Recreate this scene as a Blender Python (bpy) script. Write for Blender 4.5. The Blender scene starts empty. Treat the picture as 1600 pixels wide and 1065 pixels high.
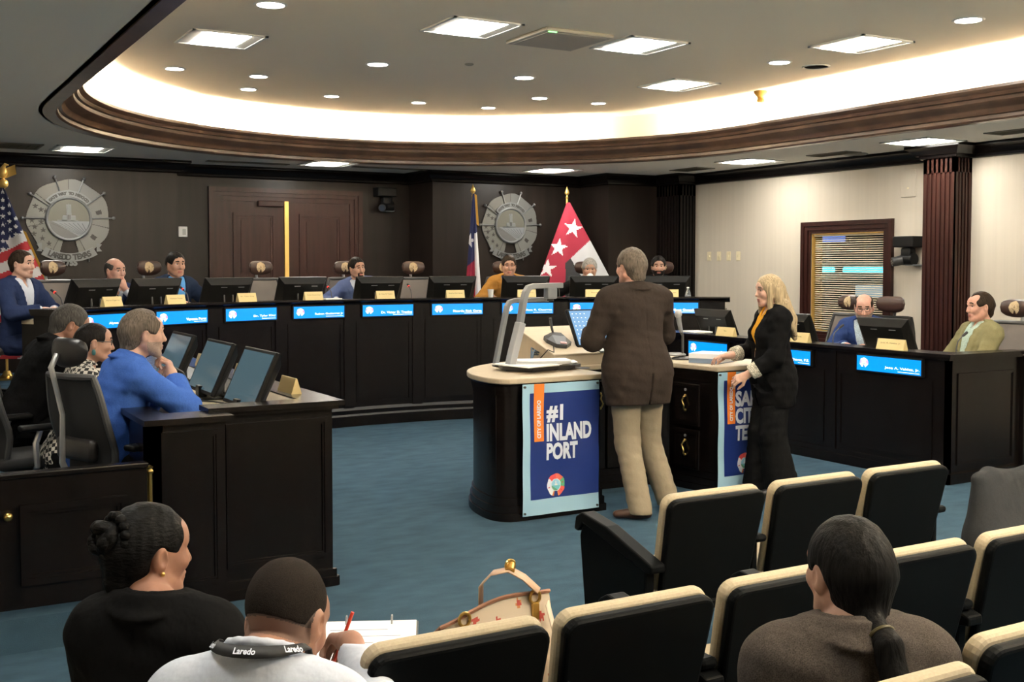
import bpy, bmesh, math, random
import numpy as np
from mathutils import Vector, Matrix, Euler

random.seed(7); np.random.seed(7)
scene = bpy.context.scene
COL = scene.collection
PI = math.pi
R = math.radians

# ------------------------------------------------------------------ camera
H_EYE = 1.70
cam_d = bpy.data.cameras.new('camera')
cam = bpy.data.objects.new('camera', cam_d)
COL.objects.link(cam)
cam_d.sensor_fit = 'HORIZONTAL'
cam_d.sensor_width = 36.0
cam_d.lens = 1750.0 / 1600.0 * 36.0
cam_d.shift_y = -0.0257
cam_d.clip_start = 0.05
cam.location = (0, 0, H_EYE)
cam.rotation_euler = (R(90 - 2.5), 0, R(-30))
scene.camera = cam
scene.view_settings.view_transform = 'Standard'
scene.view_settings.look = 'None'
scene.view_settings.exposure = 0.98
scene.view_settings.gamma = 1.0
scene.view_settings.use_curve_mapping = False

# ------------------------------------------------------------------ materials
def srgb(r, g, b):
    def f(c):
        c /= 255.0
        return c / 12.92 if c <= 0.04045 else ((c + 0.055) / 1.055) ** 2.4
    return (f(r), f(g), f(b), 1.0)

def mat(name, col, rough=0.5, metal=0.0, emit=None, es=0.0, spec=0.5, noise=None, bump=None, alpha=None, coat=0.0,
        trans=0.0, sheen=0.0, sss=0.0, attr=False, wood=None, coords='Object'):
    m = bpy.data.materials.new(name)
    m.use_nodes = True
    nt = m.node_tree
    p = nt.nodes['Principled BSDF']
    p.inputs['Base Color'].default_value = col
    p.inputs['Roughness'].default_value = rough
    p.inputs['Metallic'].default_value = metal
    p.inputs['Specular IOR Level'].default_value = spec
    if coat: p.inputs['Coat Weight'].default_value = coat; p.inputs['Coat Roughness'].default_value = 0.15
    if trans: p.inputs['Transmission Weight'].default_value = trans
    if sheen: p.inputs['Sheen Weight'].default_value = sheen
    if sss:
        p.inputs['Subsurface Weight'].default_value = sss
        p.inputs['Subsurface Radius'].default_value = (0.02, 0.008, 0.004)
        p.inputs['Subsurface Scale'].default_value = 0.3
    if emit is not None:
        p.inputs['Emission Color'].default_value = emit
        p.inputs['Emission Strength'].default_value = es
    tc = nt.nodes.new('ShaderNodeTexCoord')
    def mapping(scale):
        mp = nt.nodes.new('ShaderNodeMapping')
        mp.inputs['Scale'].default_value = scale
        nt.links.new(tc.outputs[coords], mp.inputs['Vector'])
        return mp
    src = None
    if attr:
        a = nt.nodes.new('ShaderNodeVertexColor'); a.layer_name = 'Col'
        src = a.outputs['Color']
        if emit is not None:
            nt.links.new(src, p.inputs['Emission Color'])
    if noise:   # (scale xyz, amount, detail)
        sc, amt, det = noise
        mp = mapping(sc)
        n = nt.nodes.new('ShaderNodeTexNoise'); n.inputs['Scale'].default_value = 1.0; n.inputs['Detail'].default_value = det
        nt.links.new(mp.outputs[0], n.inputs['Vector'])
        mr = nt.nodes.new('ShaderNodeMapRange')
        mr.inputs['From Min'].default_value = 0.3; mr.inputs['From Max'].default_value = 0.7
        mr.inputs['To Min'].default_value = 1 - amt; mr.inputs['To Max'].default_value = 1 + amt
        nt.links.new(n.outputs['Fac'], mr.inputs['Value'])
        mx = nt.nodes.new('ShaderNodeVectorMath'); mx.operation = 'SCALE'
        if src is not None: nt.links.new(src, mx.inputs[0])
        else: mx.inputs[0].default_value = col[:3]
        nt.links.new(mr.outputs[0], mx.inputs['Scale'])
        src = mx.outputs[0]
    if src is not None:
        nt.links.new(src, p.inputs['Base Color'])
    if bump:    # (scale xyz, strength, distance)
        sc, st, ds = bump
        mp = mapping(sc)
        n = nt.nodes.new('ShaderNodeTexNoise'); n.inputs['Scale'].default_value = 1.0; n.inputs['Detail'].default_value = 3
        nt.links.new(mp.outputs[0], n.inputs['Vector'])
        b = nt.nodes.new('ShaderNodeBump'); b.inputs['Strength'].default_value = st; b.inputs['Distance'].default_value = ds
        nt.links.new(n.outputs['Fac'], b.inputs['Height'])
        nt.links.new(b.outputs[0], p.inputs['Normal'])
    return m

def fabric(name, col, amt=0.12, fine=250, fold=True, rough=0.85, sheen=0.0):
    return mat(name, col, rough, noise=((fine, fine, fine), amt, 2), bump=((15, 15, 9), 0.7, 0.014) if fold else None, sheen=sheen, spec=0.06)

M = {}
M['wood'] = mat('dark_wood', (0.0052, 0.0037, 0.0032, 1), 0.27, noise=((14, 14, 1.2), 0.35, 5), spec=0.26, coat=0.0)
M['wood_red'] = mat('mahogany_wood', (0.029, 0.0092, 0.0068, 1), 0.33, noise=((18, 18, 1.5), 0.35, 5), spec=0.25, coat=0.03)
M['wood_wall'] = mat('wall_veneer', (0.0150, 0.0102, 0.0082, 1), 0.36, noise=((9, 9, 0.7), 0.22, 5), spec=0.22)
M['wood_trim'] = mat('crown_wood', (0.085, 0.048, 0.030, 1), 0.30, noise=((6, 6, 6), 0.35, 4), coat=0.2)
M['brass'] = mat('brass', (0.62, 0.42, 0.13, 1), 0.28, 1.0)
M['gold'] = mat('gold_strip', (0.78, 0.50, 0.14, 1), 0.35, 0.6)
M['cream_wall'] = mat('cream_wall_paint', (0.53, 0.475, 0.39, 1), 0.8, noise=((22, 22, 0.6), 0.03, 2), bump=((260, 260, 260), 0.08, 0.002))
M['ceiling'] = mat('ceiling_paint', (0.86, 0.79, 0.655, 1), 0.9, bump=((90, 90, 90), 0.05, 0.003))
M['soffit'] = mat('soffit_paint', (0.84, 0.815, 0.745, 1), 0.9, bump=((90, 90, 90), 0.05, 0.003))
M['cove'] = mat('cove_paint', (0.80, 0.73, 0.60, 1), 0.9)
M['carpet'] = mat('blue_carpet', (0.056, 0.108, 0.156, 1), 1.0, noise=((5, 9, 5), 0.16, 8), bump=((420, 420, 420), 0.9, 0.01), spec=0.1)
M['laminate'] = mat('maple_laminate', (0.50, 0.41, 0.285, 1), 0.38, noise=((4, 40, 4), 0.05, 3))
M['black_plastic'] = mat('black_plastic', (0.007, 0.007, 0.007, 1), 0.38, spec=0.16)
M['black_matte'] = mat('black_matte', (0.012, 0.012, 0.013, 1), 0.6)
M['shell'] = mat('black_seat_shell', (0.0038, 0.0042, 0.0044, 1), 0.45, spec=0.05, bump=((300, 300, 300), 0.1, 0.001))
M['cream_cushion'] = mat('cream_upholstery', (0.40, 0.335, 0.23, 1), 0.7, noise=((160, 160, 160), 0.07, 2), bump=((7, 7, 7), 0.2, 0.01), spec=0.3)
M['grey_mesh'] = mat('grey_mesh', (0.16, 0.14, 0.125, 1), 0.65, bump=((500, 500, 500), 0.4, 0.002))
M['black_mesh'] = mat('black_mesh', (0.010, 0.010, 0.011, 1), 0.8, bump=((500, 500, 500), 0.5, 0.002))
M['dark_grey'] = mat('charcoal_plastic', (0.045, 0.045, 0.046, 1), 0.4)
M['mid_grey'] = mat('grey_plastic', (0.20, 0.21, 0.22, 1), 0.38)
M['silver'] = mat('silver_metal', (0.62, 0.62, 0.62, 1), 0.3, 0.8)
M['brown_leather'] = mat('brown_leather', (0.045, 0.022, 0.016, 1), 0.33, bump=((150, 150, 150), 0.25, 0.002))
M['black_leather'] = mat('black_leather', (0.016, 0.014, 0.0135, 1), 0.35, bump=((150, 150, 150), 0.25, 0.002))
M['white'] = mat('white_paint', (0.8, 0.8, 0.78, 1), 0.5)
M['paper'] = mat('white_paper', (0.88, 0.88, 0.86, 1), 0.8)
M['ivory'] = mat('ivory_plastic', (0.72, 0.63, 0.42, 1), 0.5)
M['plate'] = mat('gold_plate', (0.66, 0.52, 0.24, 1), 0.42, 0.15)
M['ink'] = mat('dark_ink', (0.10, 0.06, 0.02, 1), 0.6)
M['seal_grey'] = mat('pewter', (0.15, 0.15, 0.145, 1), 0.5, 0.35, attr=True, bump=((200, 200, 200), 0.15, 0.002))
M['pewter'] = mat('pewter_plain', (0.155, 0.16, 0.16, 1), 0.42, 0.5)
M['pewter_dark'] = mat('pewter_dark', (0.035, 0.033, 0.03, 1), 0.6)
M['paint'] = mat('printed_cloth', (1, 1, 1, 1), 0.75, attr=True)
M['print_glow'] = mat('lit_print', (0.02, 0.02, 0.02, 1), 0.4, attr=True, emit=(1, 1, 1, 1), es=0.65)
M['blue_screen'] = mat('blue_screen', (0.0, 0.06, 0.2, 1), 0.3, emit=(0.0, 0.235, 0.93, 1), es=0.82)
M['white_glow'] = mat('white_screen_letters', (0.8, 0.8, 0.8, 1), 0.4, emit=(0.85, 0.93, 1, 1), es=0.85)
M['desktop_screen'] = mat('desktop_screen', (0.02, 0.05, 0.09, 1), 0.2, emit=(0.20, 0.36, 0.58, 1), es=0.62)
M['dim_screen'] = mat('dim_screen', (0.02, 0.035, 0.04, 1), 0.12, emit=(0.10, 0.17, 0.20, 1), es=0.5)
M['lamp'] = mat('lit_diffuser', (0.9, 0.9, 0.9, 1), 0.5, emit=(1.0, 0.96, 0.87, 1), es=28.0)
M['lamp_round'] = mat('lit_downlight', (0.9, 0.9, 0.9, 1), 0.5, emit=(1.0, 0.95, 0.86, 1), es=34.0)
M['cove_lamp'] = mat('cove_strip_light', (0.9, 0.9, 0.9, 1), 0.5, emit=(1.0, 0.90, 0.73, 1), es=115.0)
M['reflector'] = mat('lamp_reflector', (0.80, 0.78, 0.72, 1), 0.35)
M['red_glow'] = mat('red_indicator', (0.5, 0.02, 0.02, 1), 0.4, emit=(1, 0.05, 0.03, 1), es=0.7)
M['green_glow'] = mat('green_indicator', (0.1, 0.8, 0.1, 1), 0.4, emit=(0.2, 1, 0.2, 1), es=2)
M['amber'] = mat('amber_plastic', (0.55, 0.30, 0.05, 1), 0.4)
M['glass'] = mat('window_glass', (0.9, 0.95, 1.0, 1), 0.02, trans=1.0)
M['clear'] = mat('clear_plastic', (0.85, 0.92, 0.95, 1), 0.08, trans=0.85)
M['vent'] = mat('vent_metal', (0.20, 0.19, 0.155, 1), 0.6)
M['navy_print'] = mat('navy_vinyl', (0.009, 0.026, 0.155, 1), 0.42, bump=((3, 3, 5), 0.25, 0.03))
M['sky_print'] = mat('pale_blue_vinyl', (0.36, 0.57, 0.70, 1), 0.42, bump=((3, 3, 5), 0.2, 0.03))
M['orange_print'] = mat('orange_vinyl', (0.85, 0.22, 0.025, 1), 0.5)
M['white_print'] = mat('white_lettering', (0.74, 0.77, 0.84, 1), 0.6)
M['gold_fringe'] = mat('gold_fringe', (0.62, 0.33, 0.04, 1), 0.7, bump=((200, 200, 30), 0.5, 0.004))
M['red_pen'] = mat('red_pen', (0.65, 0.05, 0.02, 1), 0.4)
M['seal_tan'] = mat('tan_embroidery', (0.55, 0.40, 0.22, 1), 0.7, noise=((70, 70, 70), 0.5, 3))

# ------------------------------------------------------------------ mesh builder
class MB:
    def __init__(s): s.v = []; s.f = []; s.m = []
    def add(s, vs, fs, mi=0):
        b = len(s.v); s.v += [tuple(map(float, q)) for q in vs]
        for f in fs: s.f.append(tuple(b + i for i in f)); s.m.append(mi)
        return s
    def box(s, lo, hi, mi=0, T=None):
        x0, y0, z0 = lo; x1, y1, z1 = hi
        vs = [(x0,y0,z0),(x1,y0,z0),(x1,y1,z0),(x0,y1,z0),(x0,y0,z1),(x1,y0,z1),(x1,y1,z1),(x0,y1,z1)]
        if T is not None: vs = [T @ Vector(q) for q in vs]
        return s.add(vs, [(0,3,2,1),(4,5,6,7),(0,1,5,4),(1,2,6,5),(2,3,7,6),(3,0,4,7)], mi)
    def rbox(s, lo, hi, r=0.01, seg=2, mi=0, T=None):
        bm = bmesh.new()
        bmesh.ops.create_cube(bm, size=1.0)
        c = [(a + b) / 2 for a, b in zip(lo, hi)]; d = [b - a for a, b in zip(lo, hi)]
        for v in bm.verts: v.co = Vector((c[0] + v.co.x * d[0], c[1] + v.co.y * d[1], c[2] + v.co.z * d[2]))
        r = min(r, min(d) * 0.49)
        bmesh.ops.bevel(bm, geom=list(bm.edges), offset=r, segments=seg, affect='EDGES', profile=0.5)
        return s.bm(bm, mi, T)
    def bm(s, bm, mi=0, T=None):
        bm.verts.index_update()
        vs = [(T @ v.co) if T is not None else v.co.copy() for v in bm.verts]
        s.add(vs, [[v.index for v in f.verts] for f in bm.faces], mi)
        bm.free(); return s
    def cyl(s, a, b, r1, r2=None, n=16, mi=0, cap=True):
        if r2 is None: r2 = r1
        a = Vector(a); b = Vector(b); d = (b - a).normalized()
        u = d.orthogonal().normalized(); w = d.cross(u)
        vs = []
        for c, r in ((a, r1), (b, r2)):
            for i in range(n):
                t = 2 * PI * i / n
                vs.append(c + u * (r * math.cos(t)) + w * (r * math.sin(t)))
        fs = [(i, (i + 1) % n, n + (i + 1) % n, n + i) for i in range(n)]
        if cap: fs += [tuple(range(n - 1, -1, -1)), tuple(range(n, 2 * n))]
        return s.add(vs, fs, mi)
    def tube(s, pts, r, n=8, mi=0, closed=False):
        pts = [Vector(p) for p in pts]; k = len(pts)
        rs = r if isinstance(r, (list, tuple)) else [r] * k
        vs = []; u = None
        for i, p in enumerate(pts):
            if closed: d = pts[(i + 1) % k] - pts[i - 1]
            else: d = pts[min(i + 1, k - 1)] - pts[max(i - 1, 0)]
            d.normalize()
            if u is None: u = d.orthogonal().normalized()
            else: u = (u - d * u.dot(d)).normalized()
            w = d.cross(u)
            for j in range(n):
                t = 2 * PI * j / n
                vs.append(p + u * (rs[i] * math.cos(t)) + w * (rs[i] * math.sin(t)))
        fs = []
        for i in range(k if closed else k - 1):
            a = i * n; b = ((i + 1) % k) * n
            for j in range(n): fs.append((a + j, a + (j + 1) % n, b + (j + 1) % n, b + j))
        if not closed: fs += [tuple(range(n - 1, -1, -1)), tuple(range((k - 1) * n, k * n))]
        return s.add(vs, fs, mi)
    def lathe(s, prof, c=(0, 0, 0), n=24, mi=0, T=None):
        vs = []; k = len(prof)
        for r, z in prof:
            for j in range(n):
                t = 2 * PI * j / n
                q = Vector((c[0] + r * math.cos(t), c[1] + r * math.sin(t), c[2] + z))
                vs.append(T @ q if T is not None else q)
        fs = []
        for i in range(k - 1):
            for j in range(n): fs.append((i * n + j, i * n + (j + 1) % n, (i + 1) * n + (j + 1) % n, (i + 1) * n + j))
        fs += [tuple(range(n - 1, -1, -1)), tuple(range((k - 1) * n, k * n))]
        return s.add(vs, fs, mi)
    def prism(s, poly, z0, z1, mi=0, T=None):   # poly in xy
        n = len(poly)
        vs = [Vector((x, y, z0)) for x, y in poly] + [Vector((x, y, z1)) for x, y in poly]
        if T is not None: vs = [T @ q for q in vs]
        return s.add(vs, [tuple(range(n - 1, -1, -1)), tuple(range(n, 2 * n))] + [(i, (i + 1) % n, n + (i + 1) % n, n + i) for i in range(n)], mi)
    def ball(s, c, r, n=14, mi=0, T=None):
        rr = r if isinstance(r, (list, tuple)) else (r, r, r)
        bm = bmesh.new(); bmesh.ops.create_uvsphere(bm, u_segments=n, v_segments=max(6, n // 2 + 2), radius=1.0)
        for v in bm.verts: v.co = Vector((c[0] + v.co.x * rr[0], c[1] + v.co.y * rr[1], c[2] + v.co.z * rr[2]))
        return s.bm(bm, mi, T)
    def sweep(s, path, prof, mi=0, closed=False, cap=True):   # path [(x,y)], prof closed [(offset to the left of travel, z)]
        k = len(path); P = [Vector((p[0], p[1])) for p in path]; vs = []; m = len(prof)
        for i in range(k):
            dn = (P[(i + 1) % k] - P[i]) if (closed or i < k - 1) else None
            dp = (P[i] - P[i - 1]) if (closed or i > 0) else None
            if dn is None: dn = dp
            if dp is None: dp = dn
            dn = dn.normalized(); dp = dp.normalized()
            n1 = Vector((-dp.y, dp.x)); n2 = Vector((-dn.y, dn.x)); nn = (n1 + n2)
            nn = nn / max(0.3, (1 + n1.dot(n2)))
            for o, z in prof:
                q = P[i] + nn * o; vs.append((q.x, q.y, z))
        fs = []
        for i in range(k if closed else k - 1):
            a = i * m; b = ((i + 1) % k) * m
            for j in range(m): fs.append((a + j, b + j, b + (j + 1) % m, a + (j + 1) % m))
        if cap and not closed: fs += [tuple(range(m)), tuple(range((k - 1) * m + m - 1, (k - 1) * m - 1, -1))]
        return s.add(vs, fs, mi)
    def build(s, name, mats, parent=None, smooth=False, angle=None):
        me = bpy.data.meshes.new(name)
        me.from_pydata(s.v, [], s.f)
        mats = mats if isinstance(mats, (list, tuple)) else [mats]
        for q in mats: me.materials.append(q)
        if len(mats) > 1: me.polygons.foreach_set('material_index', s.m)
        bm = bmesh.new(); bm.from_mesh(me); bmesh.ops.recalc_face_normals(bm, faces=bm.faces); bm.to_mesh(me); bm.free()
        if smooth:
            me.polygons.foreach_set('use_smooth', [True] * len(me.polygons))
            if hasattr(me, 'set_sharp_from_angle'): me.set_sharp_from_angle(angle=R(angle or 40))
        o = bpy.data.objects.new(name, me); COL.objects.link(o)
        if parent is not None: o.parent = parent
        return o

def tag(o, label=None, cat=None, group=None, kind=None):
    if label: o['label'] = label
    if cat: o['category'] = cat
    if group: o['group'] = group
    if kind: o['kind'] = kind
    return o
def struct(o): o['kind'] = 'structure'; return o
def thing(name, label, cat, loc=(0, 0, 0), rz=0.0, group=None):
    o = bpy.data.objects.new(name, None); COL.objects.link(o)
    o.empty_display_size = 0.1
    o.location = loc; o.rotation_euler = (0, 0, rz)
    return tag(o, label, cat, group)
def copy_tree(o, parent=None):
    c = o.copy(); COL.objects.link(c); c.parent = parent
    for ch in list(o.children):
        d = ch.copy(); COL.objects.link(d); d.parent = c
        for g in list(ch.children):
            e = g.copy(); COL.objects.link(e); e.parent = d
    return c
def arc(cx, cy, r, a0, a1, n):      # angles in degrees measured from +y towards +x
    return [(cx + r * math.sin(R(a0 + (a1 - a0) * i / n)), cy + r * math.cos(R(a0 + (a1 - a0) * i / n))) for i in range(n + 1)]
def text_mesh(txt, size, align='CENTER', sx=1.0, bold=0.0, depth=0.0, spacing=1.0):
    cu = bpy.data.curves.new('lettering', 'FONT')
    cu.body = txt; cu.size = size; cu.align_x = align; cu.align_y = 'CENTER'
    cu.offset = bold; cu.extrude = depth; cu.resolution_u = 3; cu.space_character = spacing
    o = bpy.data.objects.new('lettering', cu); COL.objects.link(o)
    me = bpy.data.meshes.new_from_object(o.evaluated_get(bpy.context.evaluated_depsgraph_get()))
    vs = [(v.co.x * sx, v.co.y, v.co.z) for v in me.vertices]; fs = [tuple(p.vertices) for p in me.polygons]
    COL.objects.unlink(o); bpy.data.objects.remove(o); bpy.data.curves.remove(cu); bpy.data.meshes.remove(me)
    return vs, fs
def add_text(mb, txt, size, T, mi=0, **kw):
    vs, fs = text_mesh(txt, size, **kw)
    mb.add([T @ Vector(v) for v in vs], fs, mi); return mb
def frame_T(origin, right, up):     # local x -> right, y -> up, z -> towards the viewer
    r = Vector(right).normalized(); u = Vector(up).normalized(); n = r.cross(u)
    return Matrix(((r.x, u.x, n.x, origin[0]), (r.y, u.y, n.y, origin[1]), (r.z, u.z, n.z, origin[2]), (0, 0, 0, 1)))
def color_grid(name, fn, nx, ny, pos, material, parent=None, keep=None, smooth=True):
    """A sheet of nx by ny cells; pos(u,v) -> point, fn(u,v) -> colour of a cell (face corners carry it)."""
    vs = []; fs = []; cols = []
    for j in range(ny + 1):
        for i in range(nx + 1): vs.append(pos(i / nx, j / ny))
    for j in range(ny):
        for i in range(nx):
            c = fn((i + 0.5) / nx, (j + 0.5) / ny)
            if c is None: continue
            a = j * (nx + 1) + i
            fs.append((a, a + 1, a + nx + 2, a + nx + 1)); cols.append(c)
    me = bpy.data.meshes.new(name); me.from_pydata([tuple(v) for v in vs], [], fs)
    ca = me.color_attributes.new('Col', 'FLOAT_COLOR', 'CORNER')
    arr = np.repeat(np.array([[c[0], c[1], c[2], 1.0] for c in cols], dtype=np.float32), 4, axis=0)
    ca.data.foreach_set('color', arr.ravel())
    bm = bmesh.new(); bm.from_mesh(me)
    bmesh.ops.delete(bm, geom=[v for v in bm.verts if not v.link_faces], context='VERTS'); bm.to_mesh(me); bm.free()
    me.materials.append(material)
    if smooth: me.polygons.foreach_set('use_smooth', [True] * len(me.polygons))
    o = bpy.data.objects.new(name, me); COL.objects.link(o)
    if parent is not None: o.parent = parent
    return o
def star(u, v, cx, cy, r, rot=0.0):
    x = u - cx; y = v - cy; d = math.hypot(x, y)
    if d > r: return False
    if d < 1e-6: return True
    a = (math.atan2(x, y) - rot) % (2 * PI / 5)
    a = abs(a - PI / 5)                     # 0 at the notch, pi/5 at the tip
    a = PI / 5 - a
    ri = 0.382 * r
    # edge from tip (angle 0, r) to notch (angle pi/5, ri)
    tx, ty = 0.0, r; nx, ny = ri * math.sin(PI / 5), ri * math.cos(PI / 5)
    px, py = d * math.sin(a), d * math.cos(a)
    return (nx - tx) * (py - ty) - (ny - ty) * (px - tx) <= 0
# colours of the city seal; u, v run from -1 to 1
def seal_color(u, v, pal):
    d = math.hypot(u, v); a = math.degrees(math.atan2(u, v)) % 360
    if d < 0.50:
        if d > 0.45: return pal['ring']
        if v < -0.06: return pal['field'] if (u * 0.6 + v < -0.28) else pal['river']
        if abs(u) < 0.05 and v < 0.34: return pal['tower']
        if abs(u) < 0.14 and v < 0.08: return pal['tower']
        return pal['sky']
    rim = 0.905 + 0.022 * math.sin(R(a) * 7 + 0.5)
    if 0.5 < d < rim and abs((a % 51.5) - 25.75) > 25.2: return pal['dark']
    if 165 < a < 195 and d > 0.5: return None
    if d < rim:
        k = int(a // 51.5)
        c = pal['petals'][k % len(pal['petals'])]
        if k in (4, 5):
            for (sx, sy) in pal.get('stars', ()):
                if star(u, v, sx, sy, 0.075): return pal['dark']
        if k in (1, 2) and abs((a % 51.5) - 25) < 4 and 0.62 < d < 0.75: return pal['dark']
        return c
    return None
def chain_mat(o):
    m = Matrix.Identity(4)
    while o is not None:
        m = (Matrix.Translation(o.location) @ o.rotation_euler.to_matrix().to_4x4()) @ m
        o = o.parent
    return m
def wbuild(mb, name, mats, parent, **kw):     # geometry given in room coordinates, hung under parent
    o = mb.build(name, mats, parent, **kw)
    o.data.transform(chain_mat(parent).inverted())
    return o

# room axes: +x runs along the back wall to the right, +y towards the back wall, camera at the origin
XC = 4.85                                    # the axis of the chamber
# ------------------------------------------------------------------ floor and platforms
struct(MB().box((-1.7, -3.6, -0.12), (10.1, 14.3, 0.0)).build('floor', M['carpet']))
AC, AR = (4.85, 5.8), 5.3                    # centre and radius of the dais front
mb = MB()
ap = arc(AC[0], AC[1], AR + 0.06, -41, 41.5, 60)
mb.prism(ap + [(9.93, ap[-1][1]), (9.93, 14.1), (-1.6, 14.1), (-1.6, ap[0][1])], 0.0, 0.50)
struct(mb.build('floor_dais', M['carpet']))
mb = MB(); mb.prism([(-1.6, 5.28), (1.19, 5.28), (1.19, 5.66), (2.08, 5.66), (2.08, 9.6), (1.2, 10.2), (-1.6, 10.2)], 0.0, 0.154); struct(mb.build('floor_staff', M['carpet']))
struct(MB().box((7.31, 5.86, 0.0), (9.93, 9.9, 0.154)).build('floor_side', M['carpet']))

struct(MB().box((0.95, -3.6, 0.0), (9.93, 1.88, 0.08)).build('floor_riser', M['carpet']))
# ------------------------------------------------------------------ walls
struct(MB().box((-1.6, 13.66, 0), (3.26, 14.3, 2.95)).build('wall_back_left', M['wood_wall']))
struct(MB().box((3.26, 14.08, 0), (6.5, 14.3, 2.95)).build('wall_back_door', M['wood_wall']))
struct(MB().box((6.5, 13.35, 0), (8.83, 14.3, 2.95)).build('wall_back_centre', M['wood_wall']))
struct(MB().box((8.83, 12.65, 0), (10.1, 14.3, 2.95)).build('wall_back_right', M['wood_wall']))
wy0, wy1, wz0, wz1 = 8.83, 9.945, 0.92, 2.085
mb = MB()
mb.box((9.93, -3.6, 0), (10.1, wy0, 2.95)); mb.box((9.93, wy1, 0), (10.1, 12.65, 2.95))
mb.box((9.93, wy0, 0), (10.1, wy1, wz0)); mb.box((9.93, wy0, wz1), (10.1, wy1, 2.95))
struct(mb.build('wall_right', M['cream_wall']))
struct(MB().box((-1.7, -3.6, 0), (-1.6, 14.3, 2.95)).build('wall_left', M['cream_wall']))
struct(MB().box((-1.7, -3.7, 0), (10.1, -3.6, 2.95)).build('wall_front', M['cream_wall']))

# ------------------------------------------------------------------ ceilings
UC, UR, UY0 = (4.85, 9.25), 3.52, 0.6
def u_path(r, y0=UY0, n=56):
    return [(UC[0] - r, y0)] + arc(UC[0], UC[1], r, -90, 90, n) + [(UC[0] + r, y0)]
mb = MB()
za, zb = 2.95, 3.56
for z in (za, zb):
    pa = arc(UC[0], UC[1], UR + 0.1, -90, 90, 56)
    b = len(mb.v)
    for i in range(56):
        (x0, y0), (x1, y1) = pa[i], pa[i + 1]
        mb.add([(x0, y0, z), (x1, y1, z), (x1, 14.3, z), (x0, 14.3, z)], [(0, 1, 2, 3)])
    L, Rr = UC[0] - UR - 0.1, UC[0] + UR + 0.1
    mb.add([(-1.7, -3.6, z), (L, -3.6, z), (L, 14.3, z), (-1.7, 14.3, z)], [(0, 1, 2, 3)])
    mb.add([(Rr, -3.6, z), (10.1, -3.6, z), (10.1, 14.3, z), (Rr, 14.3, z)], [(0, 1, 2, 3)])
    mb.add([(L, -3.6, z), (Rr, -3.6, z), (Rr, UY0, z), (L, UY0, z)], [(0, 1, 2, 3)])
struct(mb.build('ceiling_soffit', M['soffit']))
# wall of the raised tray and its ceiling
up = u_path(UR + 0.1)
mb = MB(); mb.sweep(up + [], [(0, 2.95), (0, 3.52), (0.03, 3.52), (0.03, 2.95)], closed=True)
struct(mb.build('wall_tray', M['cove'], smooth=True))
mb = MB(); b = u_path(UR + 0.12)
mb.prism(b, 3.50, 3.55); struct(mb.build('ceiling_tray', M['ceiling']))
# crown moulding round the tray, a shelf that hides the cove lights
prof = [(0.10, 2.955), (0.10, 2.94), (0.0, 2.94), (-0.015, 2.955), (-0.015, 2.985), (-0.045, 2.99), (-0.055, 3.02), (-0.075, 3.045),
        (-0.11, 3.06), (-0.135, 3.085), (-0.14, 3.115), (-0.165, 3.12), (-0.175, 3.15), (-0.20, 3.165), (-0.21, 3.18), (-0.21, 3.205), (-0.15, 3.205), (-0.10, 3.06), (-0.02, 3.0), (0.05, 2.965)]
mb = MB(); mb.sweep(u_path(UR), prof); struct(mb.build('trim_tray', M['wood_trim'], smooth=True, angle=30))
# cove lamps lie on the shelf
def cove(a0, a1):
    r = UR - 0.085
    mb = MB(); mb.sweep(arc(UC[0], UC[1], r, a0, a1, 14), [(-0.02, 3.10), (-0.02, 3.125), (0.02, 3.125), (0.02, 3.10)])
    o = mb.build('trim_cove_lamp', M['cove_lamp']); return struct(o)
for a0, a1 in ((-74, -37), (-27, 52), (72, 89)): cove(a0, a1)
mb = MB(); mb.sweep([(UC[0] + UR - 0.085, 8.9), (UC[0] + UR - 0.085, 2.0)], [(-0.02, 3.10), (-0.02, 3.125), (0.02, 3.125), (0.02, 3.10)])
struct(mb.build('trim_cove_lamp', M['cove_lamp']))
mb = MB(); mb.sweep([(UC[0] - UR + 0.085, 1.2), (UC[0] - UR + 0.085, 7.2)], [(-0.02, 3.10), (-0.02, 3.125), (0.02, 3.125), (0.02, 3.10)])  # hidden left strip, added to brighten the tray ceiling
struct(mb.build('trim_cove_lamp', M['cove_lamp']))
mb = MB(); mb.sweep([(UC[0] - 2.9, 0.75), (UC[0] + 2.9, 0.75)], [(-0.02, 3.10), (-0.02, 3.125), (0.02, 3.125), (0.02, 3.10)])  # unseen front strip, likewise added to lift the tray ceiling
struct(mb.build('trim_cove_lamp', M['cove_lamp']))

# ------------------------------------------------------------------ dark cornice along the walls
cpath = [(-1.6, 13.66), (3.26, 13.66), (3.26, 14.08), (6.5, 14.08), (6.5, 13.35), (8.83, 13.35), (8.83, 12.65), (9.65, 12.65), (9.65, 12.14), (9.93, 12.14),
         (9.93, 8.09), (9.67, 8.09), (9.67, 7.69), (9.93, 7.69), (9.93, -3.6)]
cprof = [(0, 2.95), (-0.14, 2.95), (-0.14, 2.92), (-0.115, 2.905), (-0.075, 2.87), (-0.06, 2.845), (-0.035, 2.84), (-0.03, 2.815), (-0.012, 2.805), (0, 2.805)]
struct(MB().sweep(cpath, cprof).build('trim_cornice', M['wood'], smooth=True, angle=30))
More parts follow.
